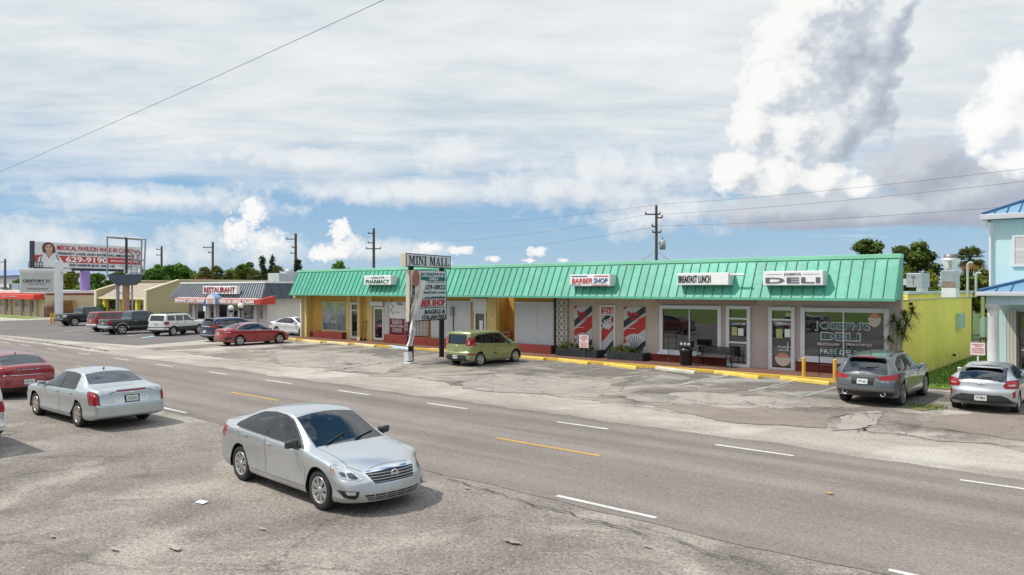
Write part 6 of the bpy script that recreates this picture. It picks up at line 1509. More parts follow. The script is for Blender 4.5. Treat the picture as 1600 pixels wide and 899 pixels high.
# ---- ready-made fittings
def x_badge(kind, z, end='f', r=.075, y=0):
    def fn(root, c, nm):
        e = 1 if end == 'f' else -1; p, n = c.hit((e * 4, y, z), (-e, 0, 0)); X = p.x + e * .012; b = MB()
        if kind == 'ringbar':
            pts = [(X, y + r * math.cos(a), z + r * math.sin(a)) for a in [2 * math.pi * k / 20 for k in range(21)]]; b.pipe(pts, .011, 6); b.box(X - .012, X + .014, y - r * 1.3, y + r * 1.3, z - .017, z + .017)
        elif kind == 'ring':
            pts = [(X, y + r * 1.3 * math.cos(a), z + r * .8 * math.sin(a)) for a in [2 * math.pi * k / 20 for k in range(21)]]; b.pipe(pts, .010, 6); b.pipe([(X, y - r * .5, z - r * .5), (X, y + r * .05, z + r * .3), (X, y + r * .5, z - r * .5)] if nm == 'tri' else [(X, y - r * .4, z - r * .5), (X, y - r * .1, z + r * .5), (X, y + r * .1, z - r * .5), (X, y + r * .4, z + r * .5)], .010, 5)
        elif kind == 'oval':
            b.ball((X, y, z), (.012, r, r * .42), 8)
        b.build('badge', CHROME, root, world=False)
    return fn
def x_text(s, z, y0, w, h, m=CHROME, end='r'):
    def fn(root, c, nm):
        e = 1 if end == 'f' else -1
        tx = text(s, m, root, (0, 0, 0), w, h, depth=.004, bold=.02, name='badge_lettering'); mi = mworld(root)
        for v in tx.data.vertices:
            q = mi @ v.co; yy = y0 + e * q.x; p, n = c.hit((e * 4, yy, z + q.z), (-e, 0, 0)); v.co = Vector((p.x + e * (.004 + abs(q.y)), yy, z + q.z))
    return fn
def x_exhaust(y, z, r=.045, dx=0):
    def fn(root, c, nm):
        for sg in (1, -1): MB().lathe([(r, .12), (r * 1.0, -.01), (r * .85, -.012), (r * .8, .1), (.001, .1)], (c.xr + dx, y * sg, z), 'X', 16).build('exhaust_tip', CHROME, root, world=False)
    return fn
def x_rails(x0, x1, y, z0, z1, m=None):
    def fn(root, c, nm):
        for sg in (1, -1):
            pts = []
            for k in range(9):
                x = x0 + (x1 - x0) * k / 8; p = c.hit((x, sg * y, 3), (0, 0, -1))[0]; pts.append(p + Vector((0, 0, .045 if 0 < k < 8 else .0)))
            MB().pipe(pts, .02, 6).build('roof_rail', m or CARBLK, root, world=False)
    return fn
def x_antenna(x, y=0, h=.06, l=.12):
    def fn(root, c, nm):
        p = c.hit((x, y, 3), (0, 0, -1))[0]; MB().prism([p + Vector((.06, 0, 0)), p + Vector((-.06, 0, 0)), p + Vector((-.07, 0, h))], (0, .014, 0)).build('antenna', CARBLK, root, world=False)
    return fn
def x_rod(x, y, h):
    def fn(root, c, nm):
        p = c.hit((x, y, 3), (0, 0, -1))[0]; MB().tube(p, p + Vector((-h * .45, 0, h)), .008, .004, 5).build('antenna', CARBLK, root, world=False)
    return fn
def x_box(name, m, x0, x1, y0, y1, z0, z1, bev=.01, mir=False):
    def fn(root, c, nm):
        for sg in ((1, -1) if mir else (1,)): MB().box(x0, x1, min(y0 * sg, y1 * sg), max(y0 * sg, y1 * sg), z0, z1).build(name, m, root, world=False, bevel=bev)
    return fn
def x_spoiler(m, x0, x1, y, z, th=.03):
    def fn(root, c, nm): MB().prism([(x0, -y, z), (x1, -y * .96, z + .01), (x1 - .02, -y * .96, z + .01 + th), (x0, -y, z + th)], (0, 2 * y, 0)).build('spoiler', m, root, world=False, bevel=.012)
    return fn
def x_rearwiper(z0, z1, y=.0, l=.3):
    def fn(root, c, nm):
        a = c.hit((-4, y, z0), (1, 0, 0))[0]; b = c.hit((-4, y - l, z1), (1, 0, 0))[0]; MB().tube(a - Vector((.02, 0, 0)), b - Vector((.02, 0, 0)), .012, n=5).build('rear_wiper', CARBLK, root, world=False)
    return fn
# ---------------------------------------------------------------- each vehicle of the street
def place(near_front, near_rear, sg, sp, z=0.0):
    """stand the car on two tyre contacts of one flank (sg = -1: the car's right flank faces us)"""
    a, b = Vector(near_rear), Vector(near_front); d = (b - a).normalized(); rz = math.atan2(d.y, d.x)
    # keep the rear tyre and turn the car until its real wheelbase spans the same sight lines
    wb = sp['axf'] - sp['axr']; bear = lambda p: (SA * p.x + CA * p.y) / (-CA * p.x + SA * p.y)
    rz = min((R(k * .5) + rz for k in range(-90, 91)), key=lambda q: abs(bear(a + Vector((math.cos(q), math.sin(q), 0)) * wb) - bear(b)) + .0004 * abs(q - rz))
    d = Vector((math.cos(rz), math.sin(rz), 0)); b = a + d * wb; left = Vector((-d.y, d.x, 0))
    return ((a + b) / 2 - left * sg * (sp['w'] / 2 - .06) - d * (sp['axf'] + sp['axr']) / 2, rz)
EDGE = [(-2.6, .80), (-1.9, .80), (-1.15, .64), (-.3, .655), (.12, .66), (1.0, .80), (1.5, .80), (2.35, .72)]
def sedan_spec(**kw):
    sp = dict(w=1.83, h=1.47, xf=2.35, xr=-2.51, axf=1.388, axr=-1.388, r=.33, belt_ref=.93,
      top=[(-2.51, .97), (-2.47, 1.045), (-2.38, 1.085), (-1.95, 1.125), (-1.80, 1.155), (-1.25, 1.355), (-1.08, 1.405), (-.3, 1.465), (.02, 1.45), (.16, 1.41), (.94, 1.045), (1.06, .995), (1.2, .975), (1.7, .905), (2.1, .80), (2.25, .725), (2.31, .66), (2.35, .58)],
      belt=[(-2.51, .86), (-2.1, .98), (-1.5, 1.0), (0, .955), (.95, .915), (1.5, .86), (2.0, .74), (2.35, .54)],
      edge=EDGE, bot=[(-2.51, .30), (-2.2, .23), (-1.9, .2), (1.9, .19), (2.2, .19), (2.35, .21)], wid=[(-2.51, .93), (-2.0, .985), (-1.2, 1.0), (1.2, 1.0), (1.9, .985), (2.35, .90)],
      crown=[(-2.51, .03), (-1.9, .04), (-1.1, .055), (.1, .055), (1.0, .05), (1.6, .055), (2.35, .05)],
      bow_f=.42, bow_r=.24, lean_f=[(.2, .05), (.34, 0), (.5, .02), (.62, .05), (.8, .08)], lean_r=[(.25, .08), (.42, .0), (.62, .01), (.78, .06), (1.1, .07)],
      ws=((1.02, .68), (.16, .565)), rg=('top', (-1.20, .55), (-1.80, .60)),
      doors=[[(.93, .33), (.97, .62), (.88, .935), (-.36, .975), (-.36, .33)], [(-.40, .33), (-.40, .977), (-1.42, 1.01), (-1.36, .78), (-1.06, .42), (-1.0, .33)]],
      dlo=[(.90, .945), (.62, 1.105), (.14, 1.345), (-.10, 1.385), (-.5, 1.395), (-.95, 1.35), (-1.32, 1.235), (-1.60, 1.09), (-1.62, 1.045), (-1.5, 1.025)], dlo_chrome=False,
      panes=[[(.76, .985), (.60, 1.085), (.16, 1.312), (-.04, 1.348), (-.30, 1.358), (-.34, .99)], [(-.43, .993), (-.40, 1.36), (-.75, 1.345), (-1.05, 1.285), (-1.17, 1.24), (-1.20, 1.02)], [(-1.25, 1.03), (-1.22, 1.215), (-1.42, 1.13), (-1.52, 1.07), (-1.48, 1.045)]],
      hood=[(1.02, -.68), (1.02, .68), (1.9, .66), (2.12, .5), (2.12, -.5), (1.9, -.66)], boot=[(-1.86, -.62), (-1.86, .62), (-2.4, .62), (-2.4, -.62)],
      mirror=(.70, .965), handles=[(0, -.22, .885), (1, -1.12, .925)], plate=.80, wheel=dict(n=5, m=RIMA))
    sp.update(kw); return sp
def scaled_top(sp, fn): sp['top'] = [(x, fn(x, z)) for x, z in sp['top']]; return sp
SILV = car_paint('silver_paint', (.56, .575, .59), .75, .30); PALESILV = car_paint('pale_silver_paint', (.53, .57, .58), .65, .3)
MAROON = car_paint('maroon_red_paint', (.27, .012, .02), .4, .3); REDP = car_paint('bright_red_paint', (.33, .012, .018), .35, .28); NAVY = car_paint('navy_blue_paint', (.015, .018, .06), .4, .25)
WHITEP = car_paint('white_car_paint', (.74, .74, .73), .0, .3); DKGREEN = car_paint('dark_green_paint', (.016, .030, .032), .4, .28); BLKBLUE = car_paint('black_blue_paint', (.010, .016, .024), .4, .28)
OLIVE = car_paint('sage_green_paint', (.30, .33, .135), .35, .3); GUNM = car_paint('gunmetal_paint', (.135, .145, .15), .55, .28); DARKP = car_paint('charcoal_paint', (.03, .032, .035), .4, .3)

# 1 silver sedan, nearest
alt = sedan_spec(seatm=pm('seat_pale_grey', (.24, .22, .20), .8, var=.1), wheel=dict(n=8, twin=True, gap=.52, gap2=.30, wi=.008, wo=.019, hub=.055, m=pm('wheel_cover_silver', (.46, .45, .44), .3, metal=.55, var=0)), step=.05, mirror_mat=DARKP, glass=glass_mat('green_car_glass', (.40, .53, .49), .04), glass_front=glass_mat('green_car_glass', (.40, .53, .49), .04), feat=[
    ('f', '_2', '', [(-.53, .70), (-.50, .725), (0, .742), (.50, .725), (.53, .70), (.40, .49), (-.40, .49)], False),
    ('f', 'grille', 'blk', [(-.49, .675), (0, .70), (.49, .675), (.385, .505), (-.385, .505)], False)] +
    [('f', 'grille_bar', 'silver', [(-.47 + .022 * k, .658 - .042 * k), (.47 - .022 * k, .658 - .042 * k), (.467 - .022 * k, .651 - .042 * k), (-.467 + .022 * k, .651 - .042 * k)], False) for k in range(4)] + [
    ('f', 'headlight', 'clr', [(.535, .60), (.60, .565), (.80, .60), (.885, .70), (.875, .79), (.80, .80), (.66, .735)], True, .005),
    ('f', 'headlight_lens', 'dk', [(.60, .61), (.64, .585), (.72, .61), (.72, .68), (.66, .69)], True), ('f', 'headlight_lens', 'dk', [(.735, .625), (.775, .625), (.80, .67), (.78, .70), (.735, .69)], True), ('f', 'indicator', 'amber', [(.835, .66), (.872, .70), (.868, .765), (.845, .74)], True),
    ('f', 'lower_grille', 'blk', [(-.56, .345), (.56, .345), (.48, .245), (-.48, .245)], False)] +
    [('f', '_0', '', [(-.58, .315 - .035 * k), (.58, .315 - .035 * k), (.58, .303 - .035 * k), (-.58, .303 - .035 * k)], False) for k in range(2)] + [('f', '_0', '', [(x, .36), (x + .012, .36), (x + .012, .24), (x, .24)], False) for x in (-.4, -.2, 0, .2, .4)] + [
    ('f', 'fog_lamp_recess', 'blk', [(.62, .41), (.84, .42), (.80, .31), (.68, .275), (.64, .31)], True), ('f', 'fog_lamp', 'clr', [(.66, .40), (.79, .405), (.77, .355), (.68, .35)], True),
    ('r', 'tail_light', 'red', [(.55, .94), (.62, .80), (.90, .78), (.93, .95), (.88, 1.0)], True)],
    extra=[('badge', x_badge('ringbar', .62, 'f', .062)), ('t', x_text('NISSAN', .608, -.062, .124, .022, BLACKLET, 'f'))])
loc, rz = place(G(500, 796), G(377, 751), -1, alt)
build_car('silver_sedan', 'silver four-door sedan in the foreground, facing right, with a black mirror cap', alt, SILV, loc, rz)

# 2 pale silver square sedan seen from behind
dts = sedan_spec(w=1.90, h=1.46, xf=2.53, xr=-2.74, axf=1.468, axr=-1.468, r=.335, step=.05,
    top=[(-2.74, .98), (-2.70, 1.03), (-2.62, 1.055), (-2.0, 1.10), (-1.86, 1.125), (-1.75, 1.16), (-1.20, 1.385), (-1.05, 1.425), (-.3, 1.465), (.05, 1.445), (.18, 1.40), (.98, 1.045), (1.08, 1.01), (1.3, .99), (2.0, .93), (2.4, .84), (2.53, .74)],
    belt=[(-2.74, .90), (-2.1, .985), (-1.0, .965), (.95, .92), (2.2, .84), (2.53, .68)], edge=[(-2.74, .86), (-2.0, .85), (-1.75, .80), (-1.1, .645), (-.3, .66), (.18, .65), (1.05, .80), (1.6, .85), (2.53, .82)],
    wid=[(-2.74, .955), (-2.1, .99), (-1.2, 1.0), (1.2, 1.0), (2.0, .985), (2.53, .92)], bot=[(-2.74, .32), (-2.3, .24), (-1.9, .21), (2.2, .2), (2.53, .22)], crown=[(-2.74, .025), (-1.9, .03), (-1.1, .05), (.1, .05), (1.0, .05), (2.53, .04)],
    bow_f=.25, bow_r=.12, lean_r=[(.25, .08), (.40, .0), (.64, .0), (.68, .05), (.98, .09), (1.1, .09)], ws=((1.04, .70), (.20, .58)), rg=('top', (-1.16, .565), (-1.74, .69)), glass_rear=glass_mat('rear_tint_glass', (.05, .045, .06), .10), glass=GLS,
    doors=[[(1.0, .32), (1.03, .62), (.92, .925), (-.34, .945), (-.34, .32)], [(-.38, .32), (-.38, .946), (-1.52, .965), (-1.45, .76), (-1.12, .40), (-1.05, .32)]],
    dlo=[(.92, .935), (.58, 1.11), (.18, 1.325), (-.1, 1.375), (-.6, 1.385), (-.98, 1.355), (-1.12, 1.31), (-1.36, 1.02), (-1.30, .985)], dlo_chrome=True,
    panes=[[(.80, .97), (.55, 1.09), (.16, 1.30), (-.05, 1.345), (-.28, 1.355), (-.31, .985)], [(-.42, .985), (-.39, 1.355), (-.85, 1.345), (-.90, .995)], [(-.95, .998), (-.90, 1.338), (-1.06, 1.30), (-1.27, 1.02), (-1.22, 1.005)]],
    hood=[(1.06, -.72), (1.06, .72), (2.3, .70), (2.38, -.70)][:3] + [(2.3, -.70)], boot=[(-1.93, -.72), (-1.93, .72), (-2.62, .70), (-2.62, -.70)], mirror=(.74, .955), handles=[(0, -.2, .87), (1, -1.15, .885)], plate=.79, plate_txt='752 RXC', handle_mat=PALESILV,
    wheel=dict(n=7, m=pm('aged_chrome', (.55, .50, .44), .25, metal=.85, var=0), wi=.03, wo=.05, hub=.09), feat=[
    ('r', 'tail_light', 'red', [(.795, .67), (.96, .67), (.96, .95), (.91, 1.0), (.85, .97), (.805, .89)], True, .014), ('r', 'plate_recess', 'blk', [(-.20, .885), (.20, .885), (.19, .685), (-.19, .685)], False),
    ('r', '_2', '', [(.21, .86), (.40, .855), (.43, .79), (.38, .71), (.21, .705)], True), ('r', 'plate_garnish', 'paint', [(.225, .845), (.385, .84), (.41, .79), (.37, .725), (.225, .72)], True), ('r', 'reverse_lamp', 'clr', [(.255, .82), (.335, .82), (.335, .74), (.255, .74)], True), ('r', '_1', '', [(-.78, .648), (.78, .648), (.78, .640), (-.78, .640)], False),
    ('s', '_', 'chrome', [(-1.0, .615), (1.0, .60), (1.0, .585), (-1.0, .60)], True), ('r', 'third_brake_light', 'red', [(-.36, 1.012), (.36, 1.012), (.36, .985), (-.36, .985)], False, .01),
    ('f', 'headlight', 'clr', [(.5, .62), (.9, .64), (.9, .78), (.5, .76)], True, .01), ('f', 'grille', 'chrome', [(-.42, .78), (.42, .78), (.34, .52), (-.34, .52)], False)],
    extra=[('a', x_antenna(-.9, 0, .07)), ('w', x_badge('oval', .94, 'r', .06)), ('t', x_text('DTS', .70, .72, .12, .045)), ('t', x_text('Cadillac', .72, -.55, .2, .05))])
for i, ft in enumerate(dts['feat']):
    if ft[1] == '_': dts['feat'][i] = ('s', 'trim_strip', 'chrome', ft[3], True)
loc, rz = place(G(57, 648), G(121, 667.5), 1, dts)
build_car('silver_sedan', 'pale silver boxy sedan seen from behind with tall red tail lights', dts, PALESILV, loc, rz)

# 3 red fastback sedan at the left edge
mkz = sedan_spec(w=1.86, xf=2.42, xr=-2.5, axf=1.425, axr=-1.425, r=.345, step=.06, top=[(-2.5, .98), (-2.46, 1.05), (-2.38, 1.09), (-2.2, 1.115), (-2.05, 1.14), (-1.3, 1.385), (-1.0, 1.435), (-.3, 1.475), (.02, 1.455), (.16, 1.415), (.94, 1.06), (1.06, 1.01), (1.2, .985), (1.8, .91), (2.2, .80), (2.36, .69), (2.42, .58)],
    belt=[(-2.5, .90), (-2.1, .99), (-1.5, 1.0), (0, .955), (.95, .92), (2.0, .76), (2.42, .54)], rg=('top', (-1.22, .57), (-2.02, .64)), boot=[(-2.08, -.66), (-2.08, .66), (-2.42, .66), (-2.42, -.66)], glass_rear=GLS, plate=.56, plate_txt='JQB 19C',
    bot=[(-2.5, .28), (-2.2, .22), (2.2, .19), (2.42, .21)], wid=[(-2.5, .94), (-2.0, .99), (1.2, 1.0), (1.9, .985), (2.42, .90)], bow_r=.26, feat=[('r', 'tail_light', 'red', [(.02, .885), (.5, .90), (.88, .93), (.90, .86), (.5, .83), (.02, .82)], True, .006), ('r', 'tail_strip', 'chrome', [(-.72, .80), (.72, .80), (.72, .785), (-.72, .785)], False), ('r', 'rear_valance', 'blk', [(-.85, .40), (.85, .40), (.8, .28), (-.8, .28)], False), ('r', '_1', '', [(-.9, .60), (.9, .60), (.9, .593), (-.9, .593)], False)],
    extra=[('t', x_text('L I N C O L N', .955, .3, .6, .035)), ('a', x_antenna(-1.05))])
build_car('red_sedan', 'maroon-red fastback sedan cut by the left edge, seen from behind', mkz, MAROON, (-31.25, 8.72, 0), R(180))

# helper for tall cars
def wagon_spec(**kw):
    sp = sedan_spec(); sp.update(dict(boot=None, rg_trim=.02)); sp.update(kw); return sp
# 4 sage-green boxy hatchback
soul = wagon_spec(w=1.79, h=1.61, xf=1.98, xr=-2.12, axf=1.275, axr=-1.275, r=.325, belt_ref=1.02, step=.055,
    top=[(-2.12, 1.05), (-2.10, 1.18), (-2.08, 1.38), (-2.05, 1.57), (-2.0, 1.625), (-1.85, 1.645), (-.6, 1.66), (.1, 1.64), (.28, 1.59), (.95, 1.16), (1.05, 1.105), (1.2, 1.085), (1.6, 1.02), (1.82, .93), (1.94, .78), (1.98, .66)],
    belt=[(-2.12, .96), (-1.6, 1.10), (-.5, 1.05), (.9, .99), (1.5, .93), (1.98, .62)], edge=[(-2.12, .90), (-1.9, .86), (-1.5, .845), (.1, .83), (.3, .81), (1.02, .87), (1.5, .82), (1.98, .76)], bot=[(-2.12, .32), (-1.8, .22), (1.7, .2), (1.98, .24)], wid=[(-2.12, .94), (-1.7, .985), (-1.2, 1.0), (1.2, 1.0), (1.98, .90)], crown=[(-2.12, .02), (-1.9, .035), (0, .035), (1, .04), (1.98, .05)], bulge=.004,
    bow_f=.32, bow_r=.15, lean_f=[(.2, .04), (.4, 0), (.9, .06)], lean_r=[(.25, .06), (.4, .0), (.66, .0), (.72, .05), (1.1, .07)], ws=((1.02, .70), (.28, .63)), rg=('end', [(-.60, 1.09), (.60, 1.09), (.58, 1.44), (.54, 1.49), (-.54, 1.49), (-.58, 1.44)]), rg_trim=.03, glass_rear=GLSD, glass=GLSD,
    doors=[[(.86, .33), (.9, .62), (.84, .99), (-.30, 1.04), (-.30, .33)], [(-.34, .33), (-.34, 1.042), (-1.30, 1.09), (-1.24, .8), (-.98, .42), (-.92, .33)]], dlo=[(.86, 1.0), (.30, 1.44), (.1, 1.52), (-.5, 1.535), (-1.4, 1.50), (-1.62, 1.40), (-1.70, 1.15), (-1.3, 1.09)],
    panes=[[(.72, 1.045), (.28, 1.405), (.08, 1.485), (-.26, 1.495), (-.28, 1.065)], [(-.37, 1.07), (-.35, 1.495), (-1.12, 1.475), (-1.16, 1.11)], [(-1.22, 1.115), (-1.2, 1.47), (-1.42, 1.45), (-1.56, 1.38), (-1.62, 1.16)]],
    hood=[(1.04, -.68), (1.04, .68), (1.7, .62), (1.7, -.62)], mirror=(.74, 1.05), handles=[(0, -.16, .93), (1, -1.1, .98)], handle_mat=OLIVE, plate=.46, plate_txt='HDT K83', pt=1, wheel=dict(n=5, twin=True, gap=.34, wi=.02, wo=.028), arch=.375,
    feat=[('s', 'tail_light', 'red', [(-2.2, .99), (-1.98, .99), (-1.955, 1.2), (-2.0, 1.40), (-2.2, 1.42)], True), ('r', 'tail_light', 'red', [(.675, .99), (.95, .99), (.95, 1.40), (.69, 1.40), (.665, 1.2)], True), ('r', 'tail_lens', 'clr', [(.70, 1.06), (.755, 1.06), (.76, 1.22), (.71, 1.2)], True), ('r', '_1', '', [(-.62, 1.055), (.62, 1.055), (.62, 1.047), (-.62, 1.047)], False), ('r', '_1', '', [(-.66, .70), (.66, .70), (.66, .692), (-.66, .692)], False),
        ('r', 'rear_valance', 'plast', [(-.62, .56), (.62, .56), (.7, .30), (-.7, .30)], False), ('r', 'reflector', 'red', [(.68, .62), (.86, .62), (.86, .56), (.68, .56)], True), ('s', 'door_badge', 'blk', [(-.1, .62), (-.38, .60), (-.4, .55), (-.12, .57)], True)],
    extra=[('b', x_badge('oval', .98, 'r', .07)), ('w', x_rearwiper(1.10, 1.13, .05, .3)), ('a', x_rod(-1.5, .0, .22)), ('h', x_box('handle', OLIVE, -2.13, -2.09, -.18, .18, .80, .83))])
loc, rz = place(G(805.5, 565.8), G(750.5, 572.6), -1, soul)
build_car('green_hatchback', 'sage-green boxy hatchback parked nose-in beside the tall sign', soul, OLIVE, loc, rz)

# 5 dark grey crossover
qx = wagon_spec(w=1.93, h=1.66, xf=2.32, xr=-2.52, axf=1.44, axr=-1.44, r=.39, belt_ref=1.02, step=.05, tw=.25, rim_r=.275,
    top=[(-2.52, 1.0), (-2.47, 1.10), (-2.38, 1.16), (-2.30, 1.21), (-1.98, 1.47), (-1.88, 1.525), (-1.6, 1.57), (-.6, 1.65), (.0, 1.635), (.2, 1.58), (1.0, 1.16), (1.1, 1.115), (1.3, 1.10), (1.8, 1.02), (2.15, .9), (2.27, .78), (2.32, .66)],
    belt=[(-2.52, .92), (-2.1, 1.08), (-1.0, 1.06), (.9, .99), (1.6, .98), (2.1, .8), (2.32, .62)], edge=[(-2.52, .80), (-2.25, .74), (-1.85, .62), (-.8, .65), (.2, .66), (1.08, .78), (1.6, .76), (2.32, .68)], bot=[(-2.52, .42), (-2.2, .30), (-1.8, .26), (1.9, .24), (2.32, .3)], wid=[(-2.52, .92), (-2.1, .98), (-1.45, 1.0), (-.4, .975), (.4, .975), (1.44, 1.0), (2.32, .88)], crown=[(-2.52, .03), (-1.9, .06), (0, .07), (1, .06), (1.6, .08), (2.32, .06)],
    bow_f=.45, bow_r=.34, lean_r=[(.4, .10), (.55, .0), (.78, .02), (.95, .08), (1.1, .1)], ws=((1.06, .68), (.22, .58)), rg=('top', (-1.97, .55), (-2.31, .66)), glass_rear=GLSD, glass=GLSD, glass_front=GLS,
    doors=[[(.94, .40), (.98, .68), (.9, .99), (-.34, 1.025), (-.34, .40)], [(-.38, .40), (-.38, 1.027), (-1.48, 1.065), (-1.42, .86), (-1.12, .5), (-1.02, .40)]], dlo=[(.9, 1.0), (.24, 1.44), (0, 1.525), (-.5, 1.55), (-1.2, 1.50), (-1.75, 1.33), (-1.95, 1.16), (-1.7, 1.09)], dlo_chrome=True,
    panes=[[(.76, 1.04), (.22, 1.41), (0, 1.485), (-.3, 1.505), (-.33, 1.05)], [(-.42, 1.055), (-.39, 1.505), (-1.0, 1.475), (-1.22, 1.41), (-1.30, 1.09)], [(-1.36, 1.095), (-1.28, 1.385), (-1.68, 1.28), (-1.78, 1.15), (-1.68, 1.11)]],
    hood=[(1.08, -.7), (1.08, .7), (2.05, .6), (2.05, -.6)], mirror=(.76, 1.06), mirror_mat=GUNM, handles=[(0, -.2, .94), (1, -1.2, .985)], plate=.80, plate_txt='39T MBL', wheel=dict(n=5, twin=True, gap=.3, wi=.018, wo=.03, m=pm('rim_grey', (.30, .30, .31), .3, metal=.7, var=0)), arch=.445,
    feat=[('r', 'tail_light', 'red', [(.40, .93), (.62, .98), (.93, 1.04), (.95, .92), (.82, .86), (.52, .86)], True, .008), ('r', 'plate_recess', 'blk', [(-.36, .92), (.36, .92), (.31, .69), (-.31, .69)], False), ('r', '_1', '', [(-.85, .655), (.85, .655), (.85, .647), (-.85, .647)], False), ('r', 'rear_valance', 'plast', [(-.86, .50), (.86, .50), (.78, .36), (-.78, .36)], False), ('r', '_1', '', [(-.44, .985), (.44, .985), (.44, .975), (-.44, .975)], False), ('r', 'third_brake_light', 'red', [(-.22, 1.545), (.22, 1.545), (.22, 1.525), (-.22, 1.525)], False)],
    extra=[('b', x_badge('ring', 1.03, 'r', .075)), ('e', x_exhaust(.56, .43, .075, .13)), ('r', x_rails(-1.6, .1, .56, 0, 0)), ('w', x_rearwiper(1.22, 1.25, -.05, .35)), ('a', x_rod(-1.6, 0, .2)), ('s', x_spoiler(GUNM, -2.10, -1.86, .58, 1.50, .03)), ('t', x_text('V6 3.7', .79, -.52, .2, .05)), ('l', x_box('third_brake_light', LAMPRED, -2.125, -2.101, -.3, .3, 1.505, 1.53, .005))])
loc, rz = place(G(1446, 616.5), G(1411, 634.5), -1, qx)
build_car('grey_crossover', 'dark grey crossover with roof rails parked before the deli window', qx, GUNM, loc, rz)

# 6 silver coupe hatch at the right edge
vel = wagon_spec(w=1.80, h=1.40, xf=2.02, xr=-2.22, axf=1.325, axr=-1.325, r=.33, belt_ref=.94, step=.05,
    top=[(-2.22, .92), (-2.18, .99), (-2.10, 1.04), (-2.02, 1.08), (-1.55, 1.27), (-1.3, 1.335), (-1.1, 1.36), (-.3, 1.405), (.0, 1.385), (.15, 1.345), (.9, 1.02), (1.0, .98), (1.5, .92), (1.85, .80), (1.98, .68), (2.02, .58)], belt=[(-2.22, .86), (-1.8, 1.0), (-1.0, 1.0), (.9, .9), (1.5, .85), (2.02, .54)],
    edge=[(-2.22, .78), (-2.0, .72), (-1.2, .60), (-.3, .64), (.15, .64), (1.0, .78), (2.02, .7)], bot=[(-2.22, .34), (-1.9, .22), (1.8, .19), (2.02, .22)], wid=[(-2.22, .94), (-1.8, .99), (-1.3, 1.0), (1.3, 1.0), (2.02, .9)], crown=[(-2.22, .03), (-1.2, .06), (0, .06), (2.02, .05)], bow_f=.4, bow_r=.36, lean_r=[(.25, .12), (.42, .0), (.62, .0), (.8, .07), (1, .1)],
    ws=((.96, .66), (.16, .56)), rg=('top', (-1.12, .54), (-2.0, .60)), glass_rear=GLSD, glass=GLSD, doors=[[(.86, .32), (.9, .6), (.82, .91), (-.55, .97), (-.55, .32)]], dlo=[(.82, .93), (.2, 1.27), (-.1, 1.325), (-.8, 1.30), (-1.4, 1.14), (-1.55, 1.05), (-1.4, 1.01)], panes=[[(.68, .97), (.18, 1.24), (-.1, 1.29), (-.5, 1.285), (-.53, 1.0)], [(-.62, 1.0), (-.6, 1.28), (-1.0, 1.215), (-1.4, 1.09), (-1.38, 1.035)]],
    hood=[(1.0, -.66), (1.0, .66), (1.8, .6), (1.8, -.6)], mirror=(.66, .96), handles=[(0, -.4, .87)], plate=.47, plate_txt='Y73 MKQ', pt=0, wheel=dict(n=5, wi=.03, wo=.045),
    feat=[('r', 'tail_light', 'red', [(.545, .83), (.60, .76), (.90, .77), (.92, .94), (.86, 1.0), (.63, .975)], True, .01), ('r', 'tail_lens', 'clr', [(.66, .875), (.80, .885), (.84, .845), (.66, .835)], True), ('r', 'rear_valance', 'plast', [(-.66, .50), (-.5, .57), (.5, .57), (.66, .50), (.84, .33), (-.84, .33)], False), ('r', 'reflector', 'red', [(.76, .66), (.83, .70), (.83, .52), (.77, .48)], True), ('r', '_1', '', [(-.62, .765), (.62, .765), (.62, .757), (-.62, .757)], False)],
    extra=[('b', x_badge('oval', .865, 'r', .11)), ('w', x_rearwiper(1.045, 1.06, .0, .25)), ('s', x_spoiler(SILV, -1.6, -1.38, .5, 1.30, .025)), ('e', x_exhaust(.09, .36, .04, .1))])
build_car('silver_coupe', 'silver hatchback coupe at the right edge, seen from behind', vel, SILV, (-4.0, 28.0, 0), R(91))

# 7 red sedan by the white car
cam = sedan_spec(smooth=1, w=1.84, h=1.445, xf=2.37, xr=-2.5, axf=1.41, axr=-1.41, r=.335, glass=GLSD, glass_rear=GLS, handle_mat=REDP, wheel=dict(n=5, twin=True, gap=.42, gap2=.30, wi=.018, wo=.03), dlo_chrome=True, step=.07,
    feat=[('r', 'tail_light', 'red', [(.50, .93), (.60, .85), (.92, .87), (.93, .97), (.86, 1.0)], True), ('r', 'tail_lens', 'clr', [(.55, .905), (.88, .925), (.88, .895), (.6, .88)], True), ('r', 'bumper_insert', 'plast', [(.70, .58), (.93, .6), (.93, .45), (.74, .36)], True), ('f', 'headlight', 'clr', [(.5, .64), (.85, .70), (.9, .76), (.7, .74)], True)], extra=[('a', x_antenna(-1.05))])
loc, rz = place(G(437, 535.2), G(375, 540.8), -1, cam)
build_car('red_sedan', 'bright red sedan parked nose-in to the right of the navy crossover', cam, REDP, loc, rz)
# 8 white sedan by the yellow corner
wse = sedan_spec(smooth=1, glass=GLSD, wheel=dict(n=8, wi=.02, wo=.025), handle_mat=WHITEP, step=.08, dlo_chrome=True, feat=[('f', 'headlight', 'clr', [(.5, .62), (.85, .68), (.9, .76), (.7, .74)], True), ('r', 'tail_light', 'red', [(.55, .94), (.62, .82), (.92, .82), (.93, .97)], True)])
fw = G(472.5, 526)
build_car('white_sedan', 'white sedan half hidden behind the yellow corner of the shops', wse, WHITEP, (fw.x - 1.388 * math.cos(R(10)) - .86 * math.sin(R(10)), fw.y - 1.388 * math.sin(R(10)) + .86 * math.cos(R(10)), 0), R(10))
build_car('dark_sedan', 'dark car of which only the windscreen shows beyond the white sedan', sedan_spec(glass=GLSD, step=.1, far=True), DARKP, (onY(483, 500, 42).x, 42.6, 0), R(-8))
